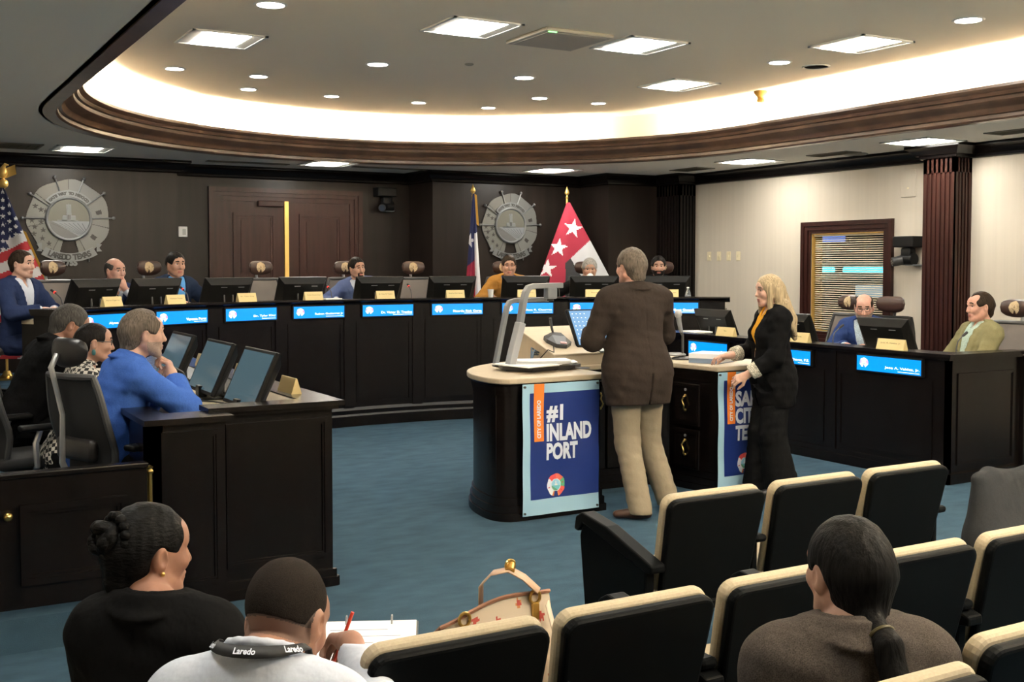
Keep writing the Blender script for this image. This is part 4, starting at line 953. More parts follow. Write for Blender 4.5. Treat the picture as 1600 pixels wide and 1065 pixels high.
# things on the podium
dc = thing('document_camera', 'grey two armed document camera on the left end of the podium', 'document camera', (4.08, 6.85, 0.956))
mb = MB(); base = [(-.20, -.02), (-.05, -.20), (.20, -.10), (.32, -.13), (.42, -.02), (.36, .08), (.22, .06), (.05, .22), (-.16, .20)]
TB = Matrix.Rotation(R(-6), 4, 'Z')
mb.prism([(x * .86, y * .86) for x, y in base], 0.0, 0.012, T=TB); mb.prism(base, 0.012, 0.034, T=TB)
mb.build('base', M['dark_grey'], dc)
mb = MB(); mb.prism([(x * .9, y * .9) for x, y in base], 0.034, 0.039, T=TB); mb.build('top_plate', mat('doc_plate', (0.36, 0.36, 0.34, 1), .45), dc)
def arm_path(dx, dy, top, fwd, lean):
    p = [(-.20 + dx, .10 + dy, .02), (-.20 + dx + lean * .45, .10 + dy, .22)]
    p += [(-.20 + dx + lean * .85, .10 + dy, top - .10), (-.20 + dx + lean * 0.98, .10 + dy, top - .045), (-.20 + dx + lean + .02, .10 + dy, top - .012), (-.20 + dx + lean + .07, .10 + dy, top), (-.20 + dx + lean + fwd, .10 + dy, top + .002)]
    return p
def flat_arm(path, w, h):
    mb = MB(); pts = [Vector(q) for q in path]; k = len(pts); vs = []
    for i, q in enumerate(pts):
        d = (pts[min(i + 1, k - 1)] - pts[max(i - 1, 0)]).normalized(); n = Vector((d.z, 0, -d.x)).normalized(); s_ = Vector((0, 1, 0))
        for a, b in ((-1, -1), (1, -1), (1, 1), (-1, 1)): vs.append(q + n * (a * h) + s_ * (b * w))
    fs = [(i * 4 + j, i * 4 + (j + 1) % 4, i * 4 + 4 + (j + 1) % 4, i * 4 + 4 + j) for i in range(k - 1) for j in range(4)] + [(3, 2, 1, 0), tuple(range(4 * k - 4, 4 * k))]
    mb.add(vs, fs); return mb
def bevel(o, w=.006):
    m = o.modifiers.new('edge', 'BEVEL'); m.width = w; m.segments = 2; m.limit_method = 'ANGLE'; return o
bevel(flat_arm(arm_path(.06, -.10, .60, .30, .13), .028, .019).build('camera_arm', M['mid_grey'], dc))
bevel(flat_arm([(-.14, 0.0, .03), (-.125, 0.0, .10), (-.055, 0.0, .34)], .036, .027).build('arm_sleeve', mat('silver_plastic', (0.36, 0.37, 0.38, 1), .35), dc))
bevel(flat_arm(arm_path(.01, .03, .495, .34, .10), .022, .016).build('lamp_arm', mat('slate_plastic', (0.17, 0.18, 0.19, 1), .4), dc))
MB().rbox((.155, -.035, .505), (.235, .035, .59), .012).build('camera_head', mat('slate_plastic', (0.17, 0.18, 0.19, 1), .4), dc)
MB().cyl((.195, 0, .49), (.195, 0, .508), .024, n=18).build('lens', M['black_matte'], dc)
for q, (x, y, z, a, w, h, lab) in enumerate(((4.03, 6.80, .997, 12, .15, .20, 'white paper sheets lying askew on the document camera base'), (4.20, 6.86, 1.004, -24, .20, .13, 'thicker white document on top of the sheets by the document camera'),
                                            (4.36, 6.90, .997, -30, .13, .10, 'small white notes at the right end of the document camera'))):
    T = Matrix.Translation((x, y, z)) @ Matrix.Rotation(R(a), 4, 'Z')
    mb = MB(); mb.rbox((-w, -h, 0), (w, h, .006 if q != 1 else .018), .002, T=T); mb.rbox((-w + .01, -h - .01, .006 if q != 1 else .018), (w + .012, h - .012, .009 if q != 1 else .021), .001, T=T @ Matrix.Rotation(R(5), 4, 'Z'))
    tag(mb.build('document', M['paper']), lab, 'papers', 'papers at the document camera')
TWm = TW @ Matrix.Translation((-.31, .22, .014))
mu = thing('conference_microphone', 'dark microphone unit on the lectern slope with a stub microphone', 'microphone', TWm.translation)
L = Matrix.Translation(-TWm.translation) @ TWm @ Matrix.Rotation(R(-20), 4, 'Z')
mb = MB(); mb.prism([(-.09, -.02), (-.03, -.11), (.05, -.11), (.10, -.03), (.08, .06), (.02, .09), (-.05, .09), (-.10, .05)], 0, .03, T=L)
mb.add([L @ Vector(q) for q in ((-.09, -.02, .03), (-.03, -.11, .03), (.05, -.11, .03), (.10, -.03, .03), (.08, .06, .03), (.02, .09, .03), (-.05, .09, .03), (-.10, .05, .03), (-.05, .0, .06), (.05, .0, .06), (.03, .06, .065), (-.04, .06, .065))],
       [(8, 9, 10, 11), (0, 1, 8), (1, 2, 9, 8), (2, 3, 9), (3, 4, 9), (4, 5, 10, 9), (5, 6, 11, 10), (6, 7, 11), (7, 0, 8, 11)])
mb.build('housing', M['dark_grey'], mu)
MB().rbox((-.0, -.10, .031), (.05, -.075, .042), .003, T=L).build('button', mat('red_white_button', (0.75, 0.45, 0.45, 1), .4), mu)
MB().tube([L @ Vector(q) for q in ((-.03, .05, .05), (-.05, .06, .10), (-.07, .07, .17))], [.008, .010, .011], n=10).build('stub_microphone', M['dark_grey'], mu, smooth=True)
# the touch screen computer and its keyboard
lt = thing('touch_screen', 'touch screen computer with a blue desktop on the lectern', 'computer', (4.93, 7.06, 1.08))
TL = Matrix.Rotation(R(-14), 4, 'Z') @ Matrix.Rotation(R(36), 4, 'X')       # leans back; the screen faces the man
TL = TL @ Matrix(((1, 0, 0, 0), (0, 0, 1, 0), (0, 1, 0, 0), (0, 0, 0, 1))) if False else TL
mb = MB(); mb.rbox((-.27, -.008, 0), (.27, .022, .34), .008, T=Matrix.Rotation(R(-4), 4, 'Z') @ Matrix.Rotation(R(-34), 4, 'X')); mb.build('casing', M['black_plastic'], lt)
TL = Matrix.Rotation(R(-4), 4, 'Z') @ Matrix.Rotation(R(-34), 4, 'X')
MB().box((-.252, -.0105, .02), (.252, -.007, .322), T=TL).build('screen', M['desktop_screen'], lt)
mb = MB(); rr = random.Random(3)
for i in range(4):
    for j in range(7):
        if i == 3 and j > 2: continue
        x = -.235 + i * .035; z = .29 - j * .036; mb.box((x, -.0115, z), (x + .009, -.0102, z + .008), T=TL)
mb.build('desktop_icons', mat('icon_glow', (.6, .6, .6, 1), .5, emit=(.30, .42, .55, 1), es=.8), lt)
mb = MB(); 
for q in range(3): 
    c0 = TL @ Vector((.05 + .04 * q, -.0112, .19 + .02 * q))
    mb.add([TL @ Vector((.02, -.0112, .17)), TL @ Vector((.08 + .05 * q, -.0112, .25 + .02 * (q % 2))), TL @ Vector((.10 + .05 * q, -.0112, .22 - .04 * q)), TL @ Vector((.05, -.0112, .13))], [(0, 1, 2, 3)])
mb.build('desktop_picture', mat('picture_glow', (.5, .55, .6, 1), .5, emit=(.42, .58, .74, 1), es=.7), lt)
mb = MB(); mb.box((-.06, .03, -.03), (.06, .12, .0)); mb.tube([(0, .1, -.02), (0, .19, .14)], .014, n=8); mb.build('stand', M['black_plastic'], lt)
TK = TW @ Matrix.Translation((.13, .055, .014)) @ Matrix.Rotation(R(4), 4, 'Z')
kb = thing('keyboard', 'pale keyboard below the touch screen on the lectern', 'keyboard', TK.translation)
L = Matrix.Translation(-TK.translation) @ TK
MB().rbox((-.2, -.05, 0), (.2, .05, .012), .004, T=L).build('case', M['mid_grey'], kb)
mb = MB()
for i in range(14):
    for j in range(4): mb.box((-.19 + i * .0272, -.044 + j * .0225, .012), (-.19 + i * .0272 + .022, -.044 + j * .0225 + .018, .0155), T=L)
mb.build('keys', M['white'], kb)
# microphone on its round base at the right
ms = thing('microphone_stand', 'grey microphone on an oval base right of the standing person in brown', 'microphone', (5.62, 7.02, 0.956))
MB().lathe([(.001, 0), (.085, 0), (.088, .012), (.07, .02), (.012, .026), (.001, .026)], n=26).build('base', M['dark_grey'], ms, smooth=True)
MB().lathe([(.001, 0.03), (.08, .03), (.082, .04), (.06, .05), (.001, .05)], n=26, c=(-.03, .05, 0)).build('upper_disc', mat('disc_grey', (.14, .14, .14, 1), .35), ms, smooth=True)
MB().tube([(0, 0, .02), (0, 0, .19), (-.012, 0, .215), (-.02, 0, .25)], [.009, .009, .013, .012], n=10).build('stem', M['dark_grey'], ms, smooth=True)
MB().tube([(-.015, 0, .22), (-.045, -.01, .30), (-.06, -.02, .345)], [.016, .019, .022], n=12).build('microphone_body', M['mid_grey'], ms, smooth=True)
MB().ball((-.066, -.024, .365), (.03, .03, .035), n=14).build('microphone_head', mat('mic_grille', (.42, .42, .42, 1), .5, .4), ms, smooth=True)
bk_ = MB().rbox((5.35, 7.35, .956), (5.52, 7.40, 1.26), .01).build('tablet', M['black_plastic']); tag(bk_, 'dark upright panel behind the microphone at the right of the podium', 'panel')
# binders
def binder(x, y, z, a, w, d, h, m, lab):
    T = Matrix.Translation((x, y, z)) @ Matrix.Rotation(R(a), 4, 'Z')
    o = thing('binder', lab, 'binder', (x, y, z), R(a), 'binders under the hand of the person in black')
    mb = MB(); mb.rbox((-w, -d, 0), (w, d, .004), .0015); mb.rbox((-w, -d, h - .004), (w, d, h), .0015); mb.rbox((-w - .002, -d, 0), (-w + .003, d, h), .0015); mb.build('cover', m, o)
    MB().rbox((-w + .006, -d + .006, .0045), (w - .008, d - .006, h - .0045), .002).build('pages', M['paper'], o)
M['white_cover'] = mat('white_binder', (.82, .82, .84, 1), .35); M['blue_cover'] = mat('slate_binder', (.20, .26, .36, 1), .4)
binder(5.65, 6.70, .957, 25, .145, .125, .035, M['blue_cover'], 'slate blue edged binder at the bottom of the stack on the podium')
binder(5.64, 6.71, .993, 30, .14, .12, .038, M['white_cover'], 'white binder on top of the stack on the podium')
tag(MB().rbox((-.12, -.15, 0), (.12, .15, .008), .002, T=Matrix.Translation((5.80, 6.98, .957)) @ Matrix.Rotation(R(10), 4, 'Z')).build('document', M['paper']), 'loose white papers behind the binders on the podium', 'papers')

# ------------------------------------------------------------------ auditorium seats in the audience
def seat_shape(w0, w1, h, r, n=5):          # rounded outline, x across, y up
    pts = [(-w0, 0), (w0, 0)]
    for k in range(n + 1): t = PI / 2 * k / n; pts.append((w1 - r + r * math.cos(t) , h - r + r * math.sin(t)))
    for k in range(n + 1): t = PI / 2 + PI / 2 * k / n; pts.append((-w1 + r + r * math.cos(t), h - r + r * math.sin(t)))
    return pts
def make_seat():
    o = thing('auditorium_seat', '', 'seat')            # local +y is the way the sitter faces
    T = Matrix.Translation((0, 0.10, 0.36)) @ Matrix.Rotation(R(13), 4, 'X') @ Matrix(((1, 0, 0, 0), (0, 0, -1, 0), (0, 1, 0, 0), (0, 0, 0, 1)))
    # T: shape x -> x, shape y -> up along the back, shape z -> towards -y (the rear)
    s_ = MB(); s_.prism(seat_shape(.212, .236, .485, .042), 0.0, 0.034, T=T); q = s_.build('back_shell', M['shell'], o); b = bevel(q, .012); b.modifiers[0].segments = 3
    s_ = MB(); s_.prism(seat_shape(.212, .238, .491, .045), -0.042, -0.001, T=T); q = s_.build('back_cushion', M['cream_cushion'], o); b = bevel(q, .016); b.modifiers[0].segments = 3
    s_ = MB(); s_.rbox((-.225, .05, .40), (.225, .50, .475), .03, seg=3); s_.build('seat_cushion', M['cream_cushion'], o, smooth=True)
    s_ = MB(); s_.rbox((-.215, .05, .365), (.215, .48, .405), .012); s_.build('seat_pan', M['shell'], o)
    s_ = MB(); s_.rbox((.235, .02, .60), (.295, .40, .632), .014, seg=2); s_.build('armrest', M['shell'], o)
    s_ = MB(); s_.rbox((.25, .06, .30), (.28, .34, .605), .01); s_.rbox((.25, .14, 0.02), (.28, .24, .31), .008); s_.rbox((.235, .06, 0.0), (.295, .34, .022), .008); s_.build('side_support', M['shell'], o)
    return o
seat0 = make_seat(); _sused = [False]
def seat(x, y, lab, grp, z=0.0, rz=0.0):
    o = seat0 if not _sused[0] else copy_tree(seat0)
    _sused[0] = True
    o.location = (x, y, z); o.rotation_euler = (0, 0, rz); o['label'] = lab; o['group'] = grp
    return o
GA, GB, GC = 'seats of the front audience row', 'seats of the second audience row', 'seats of the third audience row'
YA, YB, YC = 3.30, 2.31, 1.51
a0 = seat(2.80, YA, 'front row seat at the aisle end with a black side panel', GA)
seat(3.335, YA, 'front row seat between two empty seats, behind the standing person in black', GA); seat(3.865, YA, 'front row seat farthest right, nearest the right desk', GA)
mb = MB(); T = Matrix.Translation((-.265, 0, 0)) @ Matrix(((0, 0, 1, 0), (1, 0, 0, 0), (0, 1, 0, 0), (0, 0, 0, 1)))     # profile x -> +y, y -> up
mb.prism([(.10, 0), (.40, 0), (.43, .05), (.50, .60), (.47, .665), (.05, .56), (.06, .30)], -.022, .022, T=T); b = bevel(mb.build('end_panel', M['shell'], a0), .008)
mb = MB(); mb.prism([(.0, .585), (.0, .555), (.04, .55), (.46, .655), (.50, .615), (.525, .62), (.515, .675), (.47, .70), (.30, .675)], -.034, .034, T=T); bevel(mb.build('end_armrest', M['shell'], a0), .008)
seat(1.19, YB, 'second row seat directly behind the flowered handbag', GB); seat(1.705, YB, 'second row seat right of the flowered handbag', GB)
seat(2.235, YB, 'second row seat left of the person in brown tweed, largely in view', GB); seat(2.765, YB, 'second row seat half hidden by the head of the person in tweed', GB); seat(3.305, YB, 'second row seat at the right edge of the picture', GB)
seat(1.645, 1.42, 'third row seat under the person in the brown tweed blazer', GC, z=.08); seat(2.225, YC, 'third row seat in the bottom right corner of the picture', GC, z=.08)
seat(0.60, 1.93, 'seat under the person in a white shirt with a lanyard', GC); seat(0.35, 2.30, 'seat under the person in a black blazer', GC)
seat(9.05, 6.55, 'cream padded seat against the right wall behind the person in olive', 'side seats', z=0.154, rz=R(80))
# ------------------------------------------------------------------ people: smooth blended surfaces
def axis(lo, hi, fine, hf, hc):
    """grid coordinates from lo to hi, spacing hf inside the fine intervals and hc outside"""
    out = [lo]
    while out[-1] < hi:
        x = out[-1]; h = hc
        for a, b in fine:
            if a - 0.012 <= x <= b: h = hf
            elif x < a < x + hc: h = min(h, max(hf, (a - x)))
        out.append(x + h)
    return np.array(out, dtype=np.float32)
class Field:
    def __init__(s, lo, hi, fine=((), (), ()), hf=0.005, hc=0.012):
        s.ax = [axis(lo[i], hi[i], fine[i], hf, hc) for i in range(3)]
        s.F = np.full([len(a) for a in s.ax], 0.5, dtype=np.float32)
    def region(s, lo, hi, m):
        sl = []
        for i in range(3):
            a = int(np.searchsorted(s.ax[i], lo[i] - m)); b = int(np.searchsorted(s.ax[i], hi[i] + m))
            if b - a < 1: return None
            sl.append(slice(a, b))
        x = s.ax[0][sl[0]][:, None, None]; y = s.ax[1][sl[1]][None, :, None]; z = s.ax[2][sl[2]][None, None, :]
        return tuple(sl), x, y, z
    def put(s, prim, k=0.0, op='add', infl=0.0):
        lo, hi = prim_box(prim, infl)
        q = s.region(lo, hi, k + 0.03)
        if q is None: return
        sl, x, y, z = q
        d = prim_sdf(prim, x, y, z) - infl
        f = s.F[sl]
        if op == 'add':
            if k > 0: h = np.maximum(k - np.abs(f - d), 0) / k; s.F[sl] = np.minimum(f, d) - h * h * k * 0.25
            else: s.F[sl] = np.minimum(f, d)
        else:
            d = -d
            if k > 0: h = np.maximum(k - np.abs(f - d), 0) / k; s.F[sl] = np.maximum(f, d) + h * h * k * 0.25
            else: s.F[sl] = np.maximum(f, d)
    def cut(s, fn, k=0.0):              # keep where fn <= 0
        x = s.ax[0][:, None, None]; y = s.ax[1][None, :, None]; z = s.ax[2][None, None, :]
        d = fn(x, y, z)
        s.F = np.maximum(s.F, d).astype(np.float32)
    def folds(s, amp, seed, fr=(62, 62, 88), where=None):
        rg = np.random.RandomState(seed)
        x = s.ax[0][:, None, None]; y = s.ax[1][None, :, None]; z = s.ax[2][None, None, :]
        t = 0
        for i in range(5):
            d = rg.normal(size=3); d /= np.linalg.norm(d)
            t = t + np.sin(x * d[0] * fr[0] + y * d[1] * fr[1] + z * d[2] * fr[2] * (1 + .5 * rg.rand()) + rg.rand() * 6.3) * (0.6 + 0.4 * rg.rand())
        t = t / 2.2
        s.F = (s.F + amp * t).astype(np.float32)
    def mesh(s):
        F = s.F; X, Y, Z = s.ax; n = F.shape
        inside = F < 0
        c = np.zeros([k - 1 for k in n], dtype=np.int8)
        for i in (0, 1):
            for j in (0, 1):
                for k in (0, 1): c += inside[i:n[0] - 1 + i, j:n[1] - 1 + j, k:n[2] - 1 + k]
        act = (c > 0) & (c < 8)
        I = np.argwhere(act)
        if len(I) == 0: return np.zeros((0, 3)), np.zeros((0, 4), int)
        idx = -np.ones(act.shape, dtype=np.int64); idx[act] = np.arange(len(I))
        P = np.zeros((len(I), 3)); W = np.zeros(len(I))
        ii, jj, kk = I.T
        def co(a, b, d): return np.stack([X[ii + a], Y[jj + b], Z[kk + d]], 1)
        for axis_ in range(3):
            for u in (0, 1):
                for v in (0, 1):
                    o0 = [0, 0, 0]; o1 = [0, 0, 0]; o1[axis_] = 1
                    oth = [q for q in range(3) if q != axis_]
                    o0[oth[0]] = o1[oth[0]] = u; o0[oth[1]] = o1[oth[1]] = v
                    f0 = F[ii + o0[0], jj + o0[1], kk + o0[2]]; f1 = F[ii + o1[0], jj + o1[1], kk + o1[2]]
                    m = (f0 < 0) != (f1 < 0)
                    t = np.where(m, f0 / np.where(np.abs(f0 - f1) < 1e-9, 1, f0 - f1), 0)
                    p = co(*o0) * (1 - t)[:, None] + co(*o1) * t[:, None]
                    P += p * m[:, None]; W += m
        P /= W[:, None]
        quads = []
        for axis_ in range(3):
            a = [slice(1, -1)] * 3; b = [slice(1, -1)] * 3
            a[axis_] = slice(0, -1); b[axis_] = slice(1, None)
            s0 = inside[tuple(a)]; s1 = inside[tuple(b)]
            E_ = np.argwhere(s0 != s1)
            flip = s0[tuple(E_.T)]
            oth = [q for q in range(3) if q != axis_]
            base = E_.copy()
            for q in oth: base[:, q] += 1
            cells = []
            for u, v in ((0, 0), (1, 0), (1, 1), (0, 1)):
                g = base.copy(); g[:, oth[0]] -= u; g[:, oth[1]] -= v
                cells.append(idx[tuple(g.T)])
            q = np.stack(cells, 1)
            if axis_ == 1: flip = ~flip
            q[flip] = q[flip][:, ::-1]
            quads.append(q)
        q = np.concatenate(quads); q = q[(q >= 0).all(1)]
        return P, q[:, ::-1]
def prim_box(p, infl=0.0):
    k = p[0]
    if k == 'rc':
        a, b, r1, r2 = p[1:5]; r = max(r1, r2) + infl
        return np.minimum(a, b) - r, np.maximum(a, b) + r
    if k == 'el':
        c, r = p[1], p[2]
        m = max(r) + infl if len(p) > 3 and p[3] is not None else np.array(r) + infl
        return c - m, c + m
def prim_sdf(p, x, y, z):
    if p[0] == 'rc':
        a, b, r1, r2 = p[1:5]
        ba = b - a; L = float(ba @ ba) + 1e-12
        px, py, pz = x - a[0], y - a[1], z - a[2]
        h = np.clip((px * ba[0] + py * ba[1] + pz * ba[2]) / L, 0, 1)
        return np.sqrt((px - h * ba[0]) ** 2 + (py - h * ba[1]) ** 2 + (pz - h * ba[2]) ** 2) - (r1 + (r2 - r1) * h)
    c, r = p[1], p[2]
    px, py, pz = x - c[0], y - c[1], z - c[2]
    if len(p) > 3 and p[3] is not None:
        Q = p[3]      # columns are the local axes
        px, py, pz = (px * Q[0, 0] + py * Q[1, 0] + pz * Q[2, 0], px * Q[0, 1] + py * Q[1, 1] + pz * Q[2, 1], px * Q[0, 2] + py * Q[1, 2] + pz * Q[2, 2])
    k0 = np.sqrt((px / r[0]) ** 2 + (py / r[1]) ** 2 + (pz / r[2]) ** 2)
    k1 = np.sqrt((px / r[0] ** 2) ** 2 + (py / r[1] ** 2) ** 2 + (pz / r[2] ** 2) ** 2) + 1e-9
    return k0 * (k0 - 1) / k1
NECK = .118
A = lambda *v: np.array(v, dtype=float)
def rot(yaw=0.0, pitch=0.0, roll=0.0):      # yaw turns to the left, pitch > 0 looks down, roll > 0 tips towards the right shoulder
    m = Matrix.Rotation(R(yaw), 3, 'Z') @ Matrix.Rotation(R(-pitch), 3, 'X') @ Matrix.Rotation(R(roll), 3, 'Y')
    return np.array([[m[i][j] for j in range(3)] for i in range(3)])
def np_mesh(name, V, Q, mats, parent, mi=None):
    me = bpy.data.meshes.new(name)
    me.vertices.add(len(V)); me.vertices.foreach_set('co', np.asarray(V, dtype=np.float32).ravel())
    me.loops.add(len(Q) * 4); me.loops.foreach_set('vertex_index', np.asarray(Q, dtype=np.int32).ravel())
    me.polygons.add(len(Q)); me.polygons.foreach_set('loop_start', np.arange(0, len(Q) * 4, 4, dtype=np.int32))
    try: me.polygons.foreach_set('loop_total', np.full(len(Q), 4, dtype=np.int32))
    except Exception: pass
    for m in (mats if isinstance(mats, (list, tuple)) else [mats]): me.materials.append(m)
    if mi is not None: me.polygons.foreach_set('material_index', np.asarray(mi, dtype=np.int32))
    me.polygons.foreach_set('use_smooth', np.ones(len(Q), dtype=bool))
    me.update(calc_edges=True); me.validate()
    o = bpy.data.objects.new(name, me); COL.objects.link(o)
    if parent is not None: o.parent = parent
    return o

SKINS = {}
def skin(name, col):
    if name not in SKINS:
        SKINS[name] = mat('skin_' + name, col, 0.52, noise=((60, 60, 60), 0.07, 3), spec=0.4, sss=0.08)
    return SKINS[name]
M['lip'] = mat('lip_skin', (0.36, 0.13, 0.10, 1), 0.45)
M['eye_white'] = mat('eye_white', (0.62, 0.58, 0.54, 1), 0.2)
M['iris'] = mat('dark_iris', (0.018, 0.010, 0.007, 1), 0.12)
def hairmat(name, col, st=(140, 140, 14), rough=0.45):
    return mat(name, col, rough, noise=(st, 0.5, 4), bump=(st, 0.5, 0.006), spec=0.06)
HAIR = dict(black=hairmat('black_hair', (0.012, 0.010, 0.009, 1)), brown=hairmat('brown_hair', (0.030, 0.020, 0.014, 1)), grey=hairmat('grey_hair', (0.30, 0.29, 0.27, 1)),
            mixed=hairmat('greying_brown_hair', (0.105, 0.085, 0.068, 1)), salt=hairmat('salt_and_pepper_hair', (0.060, 0.056, 0.052, 1)), blonde=hairmat('blonde_hair', (0.35, 0.27, 0.165, 1), (150, 150, 10)),
            stubble=hairmat('short_dark_hair', (0.020, 0.016, 0.013, 1), (300, 300, 300), .7))

def head_prims(hc, hr, sc, nose=1.0, jaw=1.0, female=False):
    def p(x, y, z): return hc + hr @ (A(x, y, z) * sc)
    def el(x, y, z, a, b, c): return ('el', p(x, y, z), (a * sc, b * sc, c * sc), hr)
    def rc(a, b, r1, r2): return ('rc', p(*a), p(*b), r1 * sc, r2 * sc)
    j = jaw
    L = [(el(0, -.012, .03, .076, .098, .090), .0), (el(0, .028, -.02, .064 * j, .064, .088), .03), (el(0, .06, .045, .052, .034, .04), .03)]
    for s in (-1, 1):
        L += [(rc((s * .058 * j, -.005, -.045), (s * .036 * j, .055, -.088), .021, .017), .03), (el(s * .036, .063, -.02, .026, .028, .024), .025), (rc((s * .018, .087, .034), (s * .046, .072, .032), .009, .008), .014)]
    L += [(rc((s * 0 - .012, .072, -.098), (.012, .072, -.098), .019, .019), .025)]
    L += [(rc((0, .086, .022), (0, .108 * nose, -.026), .0085, .0125), .012), (rc((-.013, .092, -.031), (.013, .092, -.031), .0085, .0085), .008)]
    L += [(el(0, .082, -.062, .030, .016, .022), .012), (el(0, .093, -.0575, .021, .010, .0055), .005), (el(0, .091, -.0695, .018, .010, .0065), .005)]
    subs = [(el(s * .031, .098, .012, .017, .016, .010), .012) for s in (-1, 1)] + [(el(0, .106, -.0632, .020, .010, .0016), .004)]
    eyes = [(el(s * .031, .0745, .012, .0125, .0125, .0125), 0.0) for s in (-1, 1)]
    lids = []
    ears = []
    for s in (-1, 1):
        Q = hr @ rot(-s * 18, 0, 0)
        ears += [(('el', p(s * .079, -.008, -.004), (.010 * sc, .020 * sc, .033 * sc), Q), .008)]
    esub = [(('el', p(s * .090, -.002, .000), (.008 * sc, .010 * sc, .018 * sc), hr), .006) for s in (-1, 1)]
    return L, subs, eyes, ears, esub, p

def hand_prims(W, d, n, curl=0.5, side=1, sc=1.0, spread=0.12, thumb=0.5, point=None):
    """W wrist, d along the hand, n out of the back of the hand; side +1 for a right hand"""
    d = np.array(d, float); d /= np.linalg.norm(d); n = np.array(n, float); n -= d * (n @ d); n /= np.linalg.norm(n)
    s = np.cross(d, n) * side        # towards the thumb for both hands
    L = []
    L += [(('rc', W, W + d * .03 * sc, .024 * sc, .026 * sc), .02)]
    kn = [(.030, .086, .0098), (.010, .092, .0102), (-.010, .088, .0098), (-.029, .078, .0088)]
    for (o, l, r) in kn: L += [(('rc', W + d * .022 * sc + s * o * .6 * sc, W + d * l * .9 * sc + s * o * .92 * sc, .0155 * sc, .0125 * sc), .014)]
    fl = [(.040, .026, .020), (.045, .029, .021), (.042, .027, .020), (.033, .021, .018)]
    for q, ((o, l, r), f) in enumerate(zip(kn, fl)):
        b = W + d * l * .93 * sc + s * o * sc
        c = curl * (1.0 + .12 * (q - 1)) if point is None or q != 0 else point
        ang = 0.0; dirv = d
        for seg, (ln, ca) in enumerate(zip(f, (.75, 1.15, .8))):
            ang += c * ca
            dirv = d * math.cos(ang) - n * math.sin(ang) + s * (o / .03) * spread * math.cos(ang)
            dirv = dirv / np.linalg.norm(dirv)
            e = b + dirv * ln * sc
            L += [(('rc', b, e, r * (1 - .08 * seg) * sc, r * (.93 - .1 * seg) * sc), .004 if seg else .006)]
            b = e
    b = W + d * .024 * sc + s * .026 * sc - n * .006 * sc
    dv = d * .62 + s * .62 - n * (.25 + thumb * .5); dv /= np.linalg.norm(dv)
    e = b + dv * .042 * sc; L += [(('rc', b, e, .0155 * sc, .0125 * sc), .012)]
    dv2 = d * .9 + s * (.25 - .3 * thumb) - n * (.25 + thumb * .5); dv2 /= np.linalg.norm(dv2)
    f = e + dv2 * .034 * sc; L += [(('rc', e, f, .0118 * sc, .0105 * sc), .004)]
    g = f + (dv2 * .8 - n * .3 * thumb) * .026 * sc; L += [(('rc', f, g, .0105 * sc, .0085 * sc), .004)]
    return L
def ik(S, Wt, l1, l2, pole):
    v = Wt - S; D = np.linalg.norm(v); D2 = min(max(D, abs(l1 - l2) + .01), (l1 + l2) * .995)
    v = v / D; a = (l1 * l1 - l2 * l2 + D2 * D2) / (2 * D2); h = math.sqrt(max(l1 * l1 - a * a, 1e-6))
    pl = np.array(pole, float); pl = pl - v * (pl @ v); pl /= np.linalg.norm(pl)
    return S + v * a + pl * h, S + v * D2

